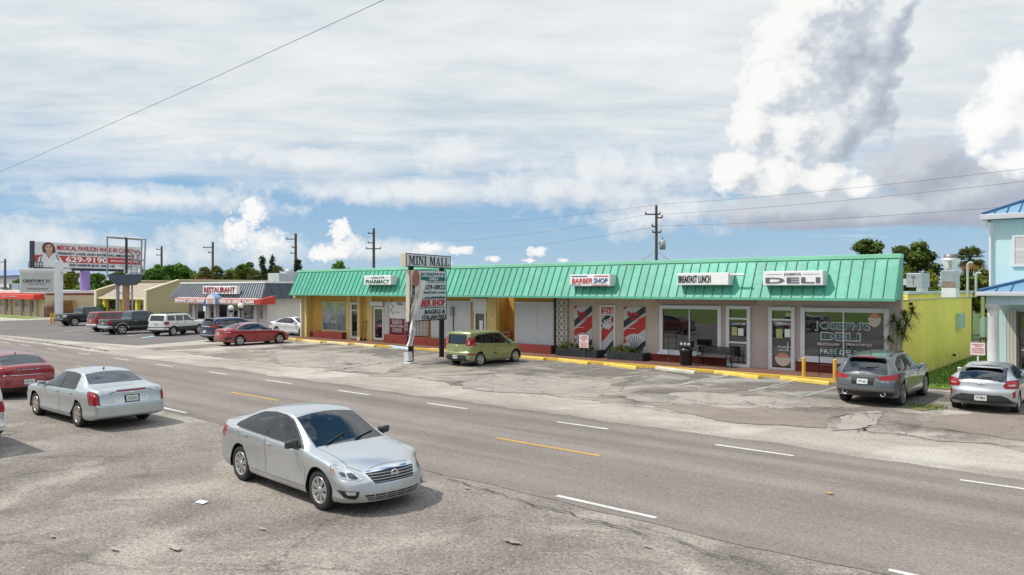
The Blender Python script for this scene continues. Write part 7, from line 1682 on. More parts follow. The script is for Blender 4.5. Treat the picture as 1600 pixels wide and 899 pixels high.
# 9 navy crossover
crv = wagon_spec(smooth=1, w=1.85, h=1.66, xf=2.2, xr=-2.38, axf=1.33, axr=-1.33, r=.36, belt_ref=1.04, step=.08, clad=.46, arch=.41, flare=.04,
    top=[(-2.38, 1.05), (-2.34, 1.2), (-2.26, 1.36), (-2.1, 1.54), (-2.0, 1.59), (-1.8, 1.62), (-.6, 1.665), (.1, 1.64), (.3, 1.58), (.96, 1.2), (1.08, 1.14), (1.5, 1.08), (1.95, .98), (2.12, .84), (2.2, .68)], belt=[(-2.38, 1.0), (-1.8, 1.12), (-.6, 1.08), (.9, 1.02), (1.6, .98), (2.2, .64)],
    edge=[(-2.38, .86), (-2.0, .72), (-1.6, .70), (.2, .70), (1.05, .82), (2.2, .74)], bot=[(-2.38, .38), (-2, .26), (1.9, .24), (2.2, .28)], wid=[(-2.38, .93), (-1.9, .99), (1.3, 1.0), (2.2, .88)], crown=[(-2.38, .03), (-1.9, .05), (0, .06), (2.2, .05)], bow_r=.22, ws=((1.04, .7), (.3, .62)), rg=('end', [(-.62, 1.16), (.62, 1.16), (.55, 1.50), (-.55, 1.50)]), glass_rear=GLSD, glass=GLSD,
    doors=[[(.9, .48), (.92, .7), (.86, 1.01), (-.32, 1.06), (-.32, .48)], [(-.36, .48), (-.36, 1.062), (-1.38, 1.10), (-1.3, .88), (-1.05, .55), (-1.0, .48)]], dlo=[(.88, 1.03), (.3, 1.45), (.1, 1.53), (-.6, 1.55), (-1.5, 1.5), (-1.85, 1.36), (-1.95, 1.22), (-1.6, 1.12)], dlo_chrome=True, panes=[[(.74, 1.07), (.28, 1.42), (.08, 1.495), (-.28, 1.51), (-.3, 1.085)], [(-.4, 1.09), (-.37, 1.51), (-1.15, 1.485), (-1.2, 1.125)], [(-1.26, 1.13), (-1.22, 1.475), (-1.6, 1.42), (-1.75, 1.3), (-1.7, 1.17)]],
    hood=[(1.06, -.7), (1.06, .7), (1.95, .62), (1.95, -.62)], mirror=(.76, 1.1), handles=[], plate=.72, feat=[('r', 'tail_light', 'red', [(.66, 1.12), (.74, 1.0), (.93, 1.0), (.92, 1.2), (.80, 1.45), (.72, 1.45), (.75, 1.2)], True), ('r', 'tail_light', 'red', [(.42, 1.10), (.8, 1.10), (.8, 1.0), (.5, 1.0)], True), ('r', 'chrome_strip', 'chrome', [(-.5, 1.10), (.5, 1.10), (.5, 1.05), (-.5, 1.05)], False), ('r', 'bumper_strip', 'silver', [(-.9, .52), (.9, .52), (.9, .46), (-.9, .46)], False)], extra=[('a', x_antenna(-1.6)), ('s', x_spoiler(CARBLK, -2.2, -2.0, .6, 1.57, .03))])
p = G(331, 532.5); build_car('navy_crossover', 'dark navy crossover behind the bright red sedan', crv, NAVY, (p.x + .80, p.y + 1.33, 0), R(93))
# 10 white older off-roader
TWOT = pm('grey_two_tone', (.22, .215, .21), .5, var=.1)
exp = wagon_spec(w=1.80, h=1.72, xf=2.25, xr=-2.4, axf=1.42, axr=-1.42, r=.37, belt_ref=1.12, step=.08, clad=.72, arch=.43, bulge=.005, smooth=1,
    top=[(-2.4, 1.12), (-2.38, 1.25), (-2.30, 1.45), (-2.18, 1.66), (-2.1, 1.70), (-1.9, 1.715), (.1, 1.715), (.3, 1.68), (.85, 1.25), (.95, 1.19), (1.4, 1.15), (2.05, 1.05), (2.2, .92), (2.25, .8)], belt=[(-2.4, 1.08), (-1.8, 1.16), (.9, 1.10), (1.8, 1.03), (2.25, .75)],
    edge=[(-2.4, .92), (-2.1, .80), (.2, .79), (.95, .88), (2.25, .86)], bot=[(-2.4, .45), (-2, .36), (1.9, .34), (2.25, .38)], wid=[(-2.4, .96), (-1.9, 1.0), (1.6, 1.0), (2.25, .94)], crown=[(-2.4, .02), (-2, .04), (0, .045), (2.25, .05)], bow_f=.15, bow_r=.08, lean_r=[(.4, .0), (.62, .0), (.68, .09), (1.2, .09)], ws=((.92, .72), (.32, .66)), rg=('end', [(-.66, 1.2), (.66, 1.2), (.62, 1.58), (-.62, 1.58)]), glass_rear=GLSD, glass=GLSD,
    doors=[[(.84, .5), (.88, .8), (.82, 1.11), (-.30, 1.13), (-.30, .5)], [(-.34, .5), (-.34, 1.13), (-1.22, 1.15), (-1.2, .95), (-1.02, .6), (-.96, .5)]], dlo=None, panes=[[(.72, 1.16), (.34, 1.48), (.18, 1.59), (-.27, 1.60), (-.28, 1.16)], [(-.37, 1.16), (-.36, 1.60), (-1.12, 1.60), (-1.16, 1.17)], [(-1.25, 1.17), (-1.24, 1.60), (-1.98, 1.58), (-2.05, 1.2)]], pane_glass={2: glass_mat('blue_tint_glass', (.03, .04, .12), .05)},
    hood=[(.96, -.72), (.96, .72), (2.0, .68), (2.0, -.68)], mirror=(.66, 1.16), handles=[(0, -.18, 1.03), (1, -1.08, 1.05)], handle_mat=CARBLK, plate=.95, wheel=dict(n=5, wi=.04, wo=.05), feat=[('r', 'tail_light', 'red', [(.72, .90), (.93, .90), (.93, 1.14), (.72, 1.14)], True), ('r', 'bumper', 'chrome', [(-.9, .62), (.9, .62), (.9, .50), (-.9, .50)], False), ('f', 'headlight', 'clr', [(.5, .82), (.86, .82), (.86, .95), (.5, .95)], True)], extra=[('r', x_rails(-1.8, .0, .5, 0, 0)), ('k', x_box('rack_bar', CARBLK, -1.2, -1.14, -.55, .55, 1.76, 1.79)), ('k', x_box('rack_bar', CARBLK, -.4, -.34, -.55, .55, 1.76, 1.79))])
loc, rz = place(G(311, 519.5), G(271, 525.2), -1, exp)
build_car('white_suv', 'white and grey two-tone older off-roader with a roof rack', exp, WHITEP, loc, rz)
# 11, 12 pickups
def bedfn(z):
    def fn(root, c, nm):
        MB().box(c.xr + .22, c.xr + 1.75, -c.hw * .80, c.hw * .80, z - .45, z - .40).box(c.xr + .10, c.xr + .16, -c.hw * .85, c.hw * .85, z - .45, z - .01).build('bed_floor', PLAST, root, world=False)
    return fn
pk = wagon_spec(smooth=1, w=2.0, h=1.9, xf=2.75, xr=-2.95, axf=1.78, axr=-1.75, r=.41, belt_ref=1.28, step=.09, arch=.48, flare=.07, flare_slot=2, tw=.26, bulge=.005,
    top=[(-2.95, 1.14), (-2.93, 1.20), (-2.85, 1.22), (-1.06, 1.24), (-1.02, 1.27), (-.98, 1.7), (-.9, 1.84), (-.7, 1.885), (.2, 1.90), (.5, 1.86), (.7, 1.78), (1.25, 1.34), (1.36, 1.28), (1.7, 1.25), (2.4, 1.15), (2.66, 1.0), (2.75, .85)], belt=[(-2.95, 1.08), (-1.0, 1.17), (1.2, 1.20), (2.2, 1.08), (2.75, .8)],
    edge=[(-2.95, .93), (-1.02, .93), (-.96, .78), (0, .76), (.6, .76), (1.32, .86), (2.75, .82)], bot=[(-2.95, .52), (-2.5, .45), (2.4, .42), (2.75, .45)], wid=[(-2.95, .97), (-2.4, 1.0), (2.2, 1.0), (2.75, .93)], crown=[(-2.95, .02), (-1.1, .02), (-.8, .05), (.6, .06), (2.75, .06)], bow_f=.22, bow_r=.05, lean_r=[(.4, .0), (.68, 0), (.73, .1), (1.3, .1)],
    ws=((1.32, .72), (.66, .66)), rg=('end', [(-.66, 1.34), (.66, 1.34), (.60, 1.74), (-.60, 1.74)]), glass_rear=GLS, glass=GLSD, doors=[[(1.2, .56), (1.24, .9), (1.18, 1.2), (.16, 1.21), (.16, .56)], [(.12, .56), (.12, 1.21), (-.88, 1.2), (-.88, .56)]], dlo=None, panes=[[(1.08, 1.26), (.68, 1.66), (.55, 1.74), (.2, 1.76), (.19, 1.26)], [(.09, 1.26), (.1, 1.76), (-.75, 1.73), (-.84, 1.26)]],
    hood=[(1.36, -.76), (1.36, .76), (2.5, .72), (2.5, -.72)], mirror=(1.0, 1.28), handles=[(0, .28, 1.1), (1, -.72, 1.1)], plate=.9, cab_r=-.9, seat_x=.55, wheel=dict(n=5, wi=.05, wo=.06), clad=.60,
    feat=[('r', 'tail_light', 'red', [(.80, .84), (.99, .84), (.99, 1.12), (.80, 1.12)], True), ('r', 'bumper', 'chrome', [(-.98, .70), (.98, .70), (.98, .53), (-.98, .53)], False), ('r', '_1', '', [(-.78, .76), (.78, .76), (.78, .748), (-.78, .748)], False), ('f', 'headlight', 'clr', [(.5, .88), (.92, .88), (.92, 1.05), (.5, 1.05)], True), ('f', 'grille', 'chrome', [(-.48, 1.05), (.48, 1.05), (.48, .8), (-.48, .8)], False)], extra=[('t', x_text('F-150', .88, -.3, .35, .08))])
loc, rz = place(G(262, 513), G(191, 523.2), -1, pk)
pk['flare_slot'] = 2
build_car('dark_pickup', 'dark green crew-cab pickup with chrome bumper beside the white off-roader', pk, DKGREEN, loc, rz, cat='pickup')
pk2 = dict(pk); pk2.update(flare_slot=3, feat=[('r', 'tail_light', 'clr', [(.84, .84), (.99, .84), (.99, 1.12), (.84, 1.12)], True), ('r', 'bumper', 'plast', [(-.98, .70), (.98, .70), (.98, .53), (-.98, .53)], False)], extra=[], wheel=dict(n=8, wi=.03, wo=.04), r=.42, arch=.5)
loc, rz = place(G(176, 503), G(117, 509.8), -1, pk2); build_car('dark_pickup', 'black-blue pickup with grey wheels, leftmost in the dark lot', pk2, BLKBLUE, loc, rz, cat='pickup')
# 13 red off-roader behind the pickup
rs = dict(exp); rs.update(clad=None, glass=GLSD, extra=[], feat=[('r', 'tail_light', 'red', [(.74, .95), (.93, .95), (.93, 1.3), (.80, 1.3)], True), ('r', 'bumper', 'silver', [(-.9, .70), (.9, .70), (.9, .50), (-.9, .50)], False)], pane_glass={})
p = G(150, 518); build_car('red_suv', 'red off-roader mostly hidden behind the dark green pickup', rs, REDP, (p.x + .85, p.y + 1.5, 0), R(93))
# 14 vehicle cut by the left edge in the foreground
ed = dict(exp); ed.update(extra=[], clad=.6)
build_car('silver_suv', 'silver and red-lamped vehicle of which only a rear corner shows at the left edge', ed, SILV, (-22.02, 4.66, 0), R(180))
# ---------------------------------------------------------------- trees and plants
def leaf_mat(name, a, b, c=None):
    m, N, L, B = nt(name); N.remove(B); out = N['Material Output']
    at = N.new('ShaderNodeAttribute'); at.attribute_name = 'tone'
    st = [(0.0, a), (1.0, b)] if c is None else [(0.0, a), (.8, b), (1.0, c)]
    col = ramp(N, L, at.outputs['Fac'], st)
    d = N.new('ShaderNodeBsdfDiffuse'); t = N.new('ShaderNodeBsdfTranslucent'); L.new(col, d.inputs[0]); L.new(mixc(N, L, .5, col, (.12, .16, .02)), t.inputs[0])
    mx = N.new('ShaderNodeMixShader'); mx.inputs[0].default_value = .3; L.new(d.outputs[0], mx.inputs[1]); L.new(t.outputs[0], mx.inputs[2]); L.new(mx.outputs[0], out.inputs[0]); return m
LEAF_DARK = leaf_mat('dark_leaves', (.04, .07, .02), (.15, .205, .055)); LEAF_MID = leaf_mat('mid_leaves', (.045, .085, .02), (.15, .23, .05))
LEAF_BRIGHT = leaf_mat('bright_leaves', (.045, .12, .025), (.15, .29, .06)); LEAF_YEL = leaf_mat('yellow_green_leaves', (.07, .10, .02), (.30, .31, .07))
LEAF_PINE = leaf_mat('needle_leaves', (.035, .05, .028), (.09, .11, .06)); LEAF_PALM = leaf_mat('palm_leaves', (.030, .05, .016), (.12, .15, .045), (.28, .20, .07))
LEAF_DRY = leaf_mat('dry_fronds', (.13, .075, .025), (.38, .25, .09)); LEAF_STRAP = leaf_mat('strap_leaves', (.03, .06, .014), (.12, .18, .04), (.28, .27, .09))
BARK = pm('bark', (.11, .09, .07), .9, var=.25, scale=5, bump=.4, bscale=15); BARKP = pm('palm_bark', (.16, .13, .10), .9, var=.25, scale=5, bump=.4, bscale=20)
def quads_mesh(name, co, tone, mat, parent):
    n = len(co) // 4; me = bpy.data.meshes.new(name); me.vertices.add(n * 4); me.vertices.foreach_set('co', np.asarray(co, np.float32).ravel())
    me.loops.add(n * 4); me.loops.foreach_set('vertex_index', np.arange(n * 4, dtype=np.int32)); me.polygons.add(n); me.polygons.foreach_set('loop_start', np.arange(n, dtype=np.int32) * 4)
    try: me.polygons.foreach_set('loop_total', np.full(n, 4, np.int32))
    except Exception: pass
    at = me.attributes.new('tone', 'FLOAT', 'FACE'); at.data.foreach_set('value', np.asarray(tone, np.float32)); me.update(calc_edges=True); me.validate()
    return link(name, me, mat, parent)
def leaf_cloud(rng, clumps, n, size, flat=.6):
    """clumps: (centre, radii, weight); leaf-sized faces through the clump volumes, denser near their skins"""
    w = np.array([c[2] for c in clumps], float); w /= w.sum(); C = np.array([c[0] for c in clumps]); Rr = np.array([c[1] for c in clumps])
    k = rng.choice(len(clumps), n, p=w); v = rng.normal(size=(n, 3)); v /= np.linalg.norm(v, axis=1)[:, None]
    rad = rng.uniform(.05, 1, n) ** .45 * rng.uniform(.65, 1.4, n); p = C[k] + v * Rr[k] * rad[:, None]
    nr = v + rng.normal(size=(n, 3)) * .7; nr[:, 2] += flat; nr /= np.linalg.norm(nr, axis=1)[:, None]
    a = np.cross(nr, rng.normal(size=(n, 3))); a /= np.linalg.norm(a, axis=1)[:, None]; b = np.cross(nr, a)
    s = size * rng.uniform(.5, 1.3, n)[:, None]; l = a * s; q = b * s * rng.uniform(.35, .7, n)[:, None]
    co = np.stack([p - l, p - q * .9 + l * .1, p + l, p + q], 1).reshape(-1, 3)
    ct = rng.uniform(-.25, .25, len(clumps))[k]
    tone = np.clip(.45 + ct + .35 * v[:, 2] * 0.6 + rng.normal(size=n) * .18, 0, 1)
    return co, tone
def tree(label, px, pyt, d, wpx, mat, seed, pyb=None, kind='broad', group=None, leaf=None, dens=1.0, name='broadleaf_tree'):
    """a tree whose crown top and width are taken from the survey"""
    base = wpt(d, px, 451); base.z = 0; H = wpt(d, px, pyt).z; W = wpx / FOC * d / 2; rng = np.random.default_rng(seed); rnd = random.Random(seed)
    t = thing(name, label, 'tree', base, 0, group or 'trees beyond the buildings'); cl = []; tb = MB()
    tr = max(.12, H * .028)
    if kind == 'broad':
        hb = H * .28
        tb.tube((0, 0, 0), (rnd.uniform(-.1, .1) * W, 0, H * .45), tr, tr * .7, 8)
        nb = 15
        for i in range(nb):
            a = rnd.uniform(0, 6.283); rr = rnd.uniform(.2, .78) * W; z = H * rnd.uniform(.42, .90); rr *= math.sqrt(max(.1, 1 - ((z / H - .58) / .45)**2))
            c = Vector((rr * math.cos(a), rr * math.sin(a), z)); cr = rnd.uniform(.2, .36) * min(W, H * .5)
            cl.append((tuple(c), (cr * 1.25, cr * 1.25, cr * .85), cr**2)); tb.tube((0, 0, H * rnd.uniform(.25, .45)), c, tr * .4, tr * .1, 5)
        cl.append(((0, 0, H * .62), (W * .6, W * .6, H * .24), W * W * .35)); cl.append(((W * .08, 0, H * .9), (W * .3, W * .3, H * .1), W * W * .12))
        n = int(3000 * dens); sz = leaf or max(.16, min(.4, d / 300))
    elif kind == 'open':   # spreading crown with gaps
        tb.tube((0, 0, 0), (0, 0, H * .4), tr, tr * .75, 8)
        for i in range(40):
            a = rnd.uniform(0, 6.283); z = H * rnd.uniform(.34, .95); rr = rnd.uniform(.1, .95) * W * math.sqrt(max(.12, 1 - ((z / H - .55) / .45)**2))
            c = Vector((rr * math.cos(a), rr * math.sin(a), z)); cr = rnd.uniform(.14, .30) * W
            cl.append((tuple(c), (cr * 1.35, cr * 1.35, cr * .95), cr**2)); m_ = Vector((c.x * .4, c.y * .4, H * .5)); tb.tube((0, 0, H * rnd.uniform(.25, .4)), m_, tr * .5, tr * .25, 5); tb.tube(m_, c, tr * .25, tr * .08, 5)
        n = int(5600 * dens); sz = leaf or max(.14, min(.36, d / 330))
    elif kind == 'pine':
        tb.tube((0, 0, 0), (0, 0, H * .97), tr * .8, .05, 8)
        for i in range(46):
            z = H * (.3 + .68 * (i / 46)); k = (1 - z / H); a = rnd.uniform(0, 6.283); rr = W * (.35 + k * 1.1) * rnd.uniform(.35, 1.5); c = Vector((rr * .65 * math.cos(a), rr * .65 * math.sin(a), z + rr * .12))
            cl.append((tuple(c), (rr * .42 * abs(math.cos(a)) + .25, rr * .42 * abs(math.sin(a)) + .25, .22 + .03 * H * rnd.random()), rr)); tb.tube((0, 0, z - .2), c, .05, .02, 4)
        n = int(2600 * dens); sz = leaf or .17
    elif kind == 'tiered':
        tb.tube((0, 0, 0), (0, 0, H * .98), tr * .7, .04, 8)
        for i in range(11):
            z = H * (.35 + .62 * i / 11); rr = W * (1.05 - .75 * (i / 11)**1.3)
            for j in range(6):
                a = 6.283 * j / 6 + i * .7; c = Vector((rr * .62 * math.cos(a), rr * .62 * math.sin(a), z + .25 * rr)); cl.append((tuple(c), (rr * .36 * abs(math.cos(a)) + .18, rr * .36 * abs(math.sin(a)) + .18, .2), 1)); tb.tube((0, 0, z), c, .045, .02, 4)
        n = int(1700 * dens); sz = leaf or .22
    tb.build('trunk', BARK, t, world=False, recalc=False)
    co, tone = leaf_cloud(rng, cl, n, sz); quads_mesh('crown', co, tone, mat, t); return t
def palm(label, px, pyt, d, wpx, seed, dry=.2, group=None):
    base = wpt(d, px, 451); base.z = 0; H = wpt(d, px, pyt).z; W = wpx / FOC * d / 2; rnd = random.Random(seed); t = thing('palm_tree', label, 'palm tree', base, 0, group or 'palms beyond the buildings')
    hc = H - W * .75; MB().tube((0, 0, 0), (.1, 0, hc), .22, .17, 10).build('trunk', BARKP, t, world=False)
    for part, mat, n in (('crown', LEAF_PALM, 46), ('dry_skirt', LEAF_DRY, int(46 * dry))):
        if not n: continue
        co, tone = [], []
        for i in range(n):
            a = rnd.uniform(0, 6.283); e = rnd.uniform(-.5, 1.45) if part == 'crown' else rnd.uniform(-1.3, -.4)
            dr = Vector((math.cos(a) * math.cos(e), math.sin(a) * math.cos(e), math.sin(e))); c0 = Vector((.1, 0, hc)); L1 = W * rnd.uniform(.4, .55); c1 = c0 + dr * L1; c1.z -= .06 * L1
            sd = dr.cross(Vector((0, 0, 1))).normalized(); up = sd.cross(dr)
            co += [c0 - sd * .03, c0 + sd * .03, c1 + sd * .03, c1 - sd * .03]; tone.append(.4)
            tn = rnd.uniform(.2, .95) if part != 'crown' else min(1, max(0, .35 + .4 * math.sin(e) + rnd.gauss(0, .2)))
            nb = 15
            for k in range(nb):
                th = (k / (nb - 1) - .5) * 3.6; l = W * rnd.uniform(.42, .6) * (1 - .22 * abs(th) / 1.8); dd = dr * math.cos(th) + sd * math.sin(th); w = sd * math.cos(th) - dr * math.sin(th)
                mid = c1 + dd * l * .6 + up * .05 * l; tip = c1 + dd * l - Vector((0, 0, .30 * l)); ww = w * W * .028
                co += [c1, mid - ww, tip, mid + ww]; tone.append(min(1, max(0, tn + rnd.gauss(0, .1))))
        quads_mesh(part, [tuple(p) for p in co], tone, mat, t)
    return t
# left: beyond the cream and beige shops
tree('brownish-green tree left of the purple billboard column', 110, 421, 135, 36, LEAF_YEL, 1, dens=.9)
tree('bushy tree right of the purple billboard column', 148, 428, 128, 42, LEAF_MID, 2)
tree('dark tree behind the empty sign frame', 186, 424, 140, 44, LEAF_DARK, 3)
tree('dense bright green tree, left of two behind the beige building', 246, 414, 112, 44, LEAF_BRIGHT, 4, dens=1.3, leaf=.3)
tree('dense bright green tree, right of two behind the beige building', 278, 411.5, 110, 52, LEAF_BRIGHT, 5, dens=1.4, leaf=.3)
tree('low yellow-green tree between the dense bright tree and the palms', 303, 430, 108, 22, LEAF_YEL, 18, dens=.6)
palm('leftmost cabbage palm above the restaurant sign', 319, 417, 104, 30, 6, .4); palm('cabbage palm in front of the pole above the restaurant sign', 338, 416, 106, 32, 7, .3); palm('small palm right of the pole above the restaurant sign', 357, 424, 104, 24, 8, .5)
tree('round open tree above the restaurant with a flat top', 380, 407.5, 112, 34, LEAF_MID, 9, kind='open', dens=.9)
palm('palm with brown fronds below the round open tree', 374, 422, 100, 26, 10, .7); palm('yellowish palm left of the rooftop parapet box', 397, 422, 100, 30, 11, .5)
tree('left of two thin dark pines above the restaurant', 409, 400, 122, 17, LEAF_PINE, 12, kind='pine', name='pine_tree'); tree('right of two thin dark pines above the restaurant', 425, 397.5, 122, 15, LEAF_PINE, 13, kind='pine', name='pine_tree')
palm('palm behind the rooftop parapet box of the restaurant', 434, 415, 110, 24, 14, .3)
tree('tiered dark conifer growing round the utility pole', 465, 401.5, 108, 20, LEAF_PINE, 15, kind='tiered', name='conifer')
tree('green tree top showing over the left end of the green roof', 530, 408, 92, 46, LEAF_BRIGHT, 16, dens=1.1)
tree('low tree at the left edge between blue roof and billboard', 40, 436, 150, 60, LEAF_MID, 17)
for i, (px, pt, w, m) in enumerate(((205, 434, 40, LEAF_DARK), (345, 434, 46, LEAF_DARK), (392, 434, 44, LEAF_MID), (440, 434, 40, LEAF_DARK), (130, 440, 40, LEAF_BRIGHT))):
    tree(('dark low tree right of the empty sign frame', 'dark low tree filling in under the palms', 'green low tree filling in under the yellowish palm', 'dark low tree behind the restaurant rooftop units', 'bright low bush behind the purple column')[i], px, pt, 125, w, m, 40 + i, dens=.9)
for i, (px, pt, w, m) in enumerate(((222, 424, 34, LEAF_MID), (262, 421, 50, LEAF_DARK), (296, 422, 44, LEAF_MID), (330, 424, 50, LEAF_YEL), (362, 420, 40, LEAF_MID), (392, 419, 44, LEAF_DARK), (418, 421, 44, LEAF_MID), (446, 422, 44, LEAF_YEL))):
    tree(('back-row tree right of the empty sign frame', 'back-row dark tree between the two dense bright trees', 'back-row tree left of the first palm', 'back-row yellowish tree behind the palms by the pole', 'back-row tree behind the restaurant sign', 'back-row dark tree left of the two pines', 'back-row tree behind the two pines', 'back-row yellowish tree behind the rooftop units')[i], px, pt, 138, w, m, 120 + i, dens=.9, group=None, leaf=.3)
# right: behind the lime wall
tree('left of two dark oaks behind the right end of the green roof', 1357, 371, 66, 62, LEAF_DARK, 20, kind='open', dens=1.5, name='oak_tree', leaf=.19); tree('right of two dark oaks, above the rooftop air conditioner', 1424, 378, 60, 84, LEAF_DARK, 21, kind='open', dens=2.0, name='oak_tree', leaf=.18)
palm('tall cabbage palm with orange dead fronds right of the exhaust fan', 1514, 385, 56, 52, 22, .6)
for i, (px, pt, d, w, m) in enumerate(((1452, 423, 54, 34, LEAF_YEL), (1478, 428, 52, 40, LEAF_MID), (1508, 424, 54, 40, LEAF_MID), (1535, 418, 54, 44, LEAF_YEL), (1556, 425, 60, 40, LEAF_MID), (1415, 420, 58, 60, LEAF_MID))):
    tree(('yellow-green shrub between air conditioner and exhaust fan', 'green shrub behind the exhaust fan', 'green shrub below the orange-fronded palm', 'yellow-green shrub behind the vent pipes', 'green shrub partly behind the blue house', 'green shrub below the right oak')[i], px, pt, d, w, m, 60 + i, dens=.9, name='shrub_tree', leaf=.2)
# strap-leaved plants
def strap_leaf(co, tone, c, dr, L_, w, droop, rnd, tn):
    sd = dr.cross(Vector((0, 0, 1))); sd = sd.normalized() if sd.length > .01 else Vector((1, 0, 0)); p = c.copy(); prev = None; n = 4
    for k in range(n + 1):
        t = k / n; q = c + dr * (L_ * t) - Vector((0, 0, droop * L_ * t * t)); ww = sd * w * (1 - .9 * t) * (1 if k else .6)
        if prev: co.extend([prev[0], prev[1], q + ww, q - ww]); tone.append(min(1, max(0, tn + rnd.gauss(0, .12))))
        prev = (q - ww, q + ww)
def rosette(co, tone, c, n, L_, w, rnd, emin=.0, emax=1.4, droop=.35):
    for i in range(n):
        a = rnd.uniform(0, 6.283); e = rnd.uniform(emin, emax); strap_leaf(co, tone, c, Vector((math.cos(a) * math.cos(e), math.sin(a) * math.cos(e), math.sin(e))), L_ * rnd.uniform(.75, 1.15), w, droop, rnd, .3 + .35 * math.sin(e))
rnd = random.Random(9); db = onY(1393, 560, 32.15); db.z = ZW
dra = thing('dragon_plant', 'tall bare-stemmed dragon plant with spiky leaf heads by the lime wall corner', 'plant', db); stems = MB(); co, tone = [], []
for (px, py, s) in ((1396, 500, .5), (1404, 512, .5), (1413, 496, .6), (1417, 506, .5), (1426, 487, .48), (1409, 521, .45), (1389, 530, .3)):
    hd = onY(px, py, 32.0 + rnd.uniform(-.3, .3)); mid = db.lerp(hd, .55) + Vector((rnd.uniform(-.06, .06), 0, .1)); stems.tube(db + Vector((rnd.uniform(-.1, .1), rnd.uniform(-.1, .1), 0)), mid, .045, .035, 7).tube(mid, hd, .035, .025, 7)
    rosette(co, tone, hd, 75, s, .024, rnd, -.6, 1.5, .45)
stems.build('stem', pm('dracaena_stem', (.36, .31, .25), .8, var=.15), dra)
mi = mworld(dra).inverted(); quads_mesh('leaves', [tuple(mi @ p) for p in co], tone, LEAF_STRAP, dra)
def small_plant(label, px, py, Y, n, L_, w, seed, mat=LEAF_STRAP, z=ZW + .34, emin=.1, droop=.35):
    rnd = random.Random(seed); c = onY(px, py, Y); c.z = z; t = thing('potted_shrub', label, 'plant', c, 0, 'plants in the planter boxes'); co, tone = [], []
    for k in range(3): rosette(co, tone, c + Vector((rnd.uniform(-.2, .2), rnd.uniform(-.12, .12), rnd.uniform(0, .18))), n, L_, w, rnd, emin, 1.4, droop)
    mi = mworld(t).inverted(); quads_mesh('leaves', [tuple(mi @ p) for p in co], tone, mat, t)
for i, (px, L_, m, lab) in enumerate(((876, .36, LEAF_STRAP, 'dark spiky plant at the left end of the left planter'), (885, .62, LEAF_YEL, 'tall yellowish plant in the left planter before the breeze-block screen'), (897, .36, LEAF_DARK, 'dark bushy plant left of the small red-lettered sign'), (909, .3, LEAF_STRAP, 'low plant behind the post of the small red-lettered sign'), (922, .42, LEAF_YEL, 'straw-coloured plant at the right end of the left planter'),
    (954, .36, LEAF_DARK, 'dark plant at the left end of the right planter'), (966, .55, LEAF_YEL, 'pale spiky plant, left of the pale pair in the right planter'), (974, .55, LEAF_YEL, 'pale spiky plant, right of the pale pair in the right planter'), (985, .36, LEAF_DARK, 'dark low plant in the middle of the right planter'), (996, .36, LEAF_STRAP, 'dark green plant at the right end of the right planter'))):
    small_plant(lab, px, 550, 32.25, 30, L_, .018, 70 + i, m)
for i, (px, pyt) in enumerate(((1044, 520), (1380, 525))):
    c = onY(px, 560, 32.3); c.z = ZW; zt_ = onY(px, pyt, 32.3).z; t = thing('young_plant', ('thin young plant in front of the large deli window by the bin', 'pale-leaved young plant at the right edge of the lettered deli window')[i], 'plant', c); co, tone = [], []; rnd = random.Random(90 + i)
    MB().tube((0, 0, 0), (.03, 0, zt_ - ZW), .018, .008, 6).build('stem', BARK, t, world=False)
    for k in range(16):
        z = (zt_ - ZW) * rnd.uniform(.2, 1); a = rnd.uniform(0, 6.28); strap_leaf(co, tone, Vector((.02, 0, z)), Vector((math.cos(a), math.sin(a), .6)).normalized(), .26, .035, .5, rnd, .5)
    quads_mesh('leaves', [tuple(p) for p in co], tone, LEAF_MID if i == 0 else leaf_mat('pale_leaves', (.2, .28, .2), (.5, .55, .45)), t)
# shrub at the beige shop
tree('small green shrub in front of the yellow shop pillars', 158, 476, 92, 14, LEAF_BRIGHT, 99, dens=.4, name='shrub_tree', leaf=.2)
# grass blades standing along the walls and verge
rng = np.random.default_rng(3)
def grass(label, pts, n, h):
    co = []; tone = []
    P = np.array([(p[0], p[1]) for p in pts]); lo, hi = P.min(0), P.max(0)
    for i in range(n):
        x, y = rng.uniform(lo[0], hi[0]), rng.uniform(lo[1], hi[1]); a = rng.uniform(0, 6.28); d = np.array([math.cos(a), math.sin(a), 0]); l = h * rng.uniform(.5, 1.3); t = np.array([rng.normal() * .3 * l, rng.normal() * .3 * l, l]); b = np.array([x, y, .025]); w = .012
        co += [b - d * w, b + d * w, b + t * .6 + d * w * .6, b + t]; tone.append(rng.uniform(.2, 1))
    o = quads_mesh('grass_blades', co, tone, LEAF_BRIGHT, None); tag(o, label, 'grass', kind='stuff')
grass('grass blades on the strip beside the lime wall', [(-7.55, 31.3), (-3.6, 52)], 9000, .09)
c = G(1446, 637.5); grass('weeds in the broken paving behind the grey crossover', [(c.x - .7, c.y - .4), (c.x + .6, c.y + .4)], 260, .06)
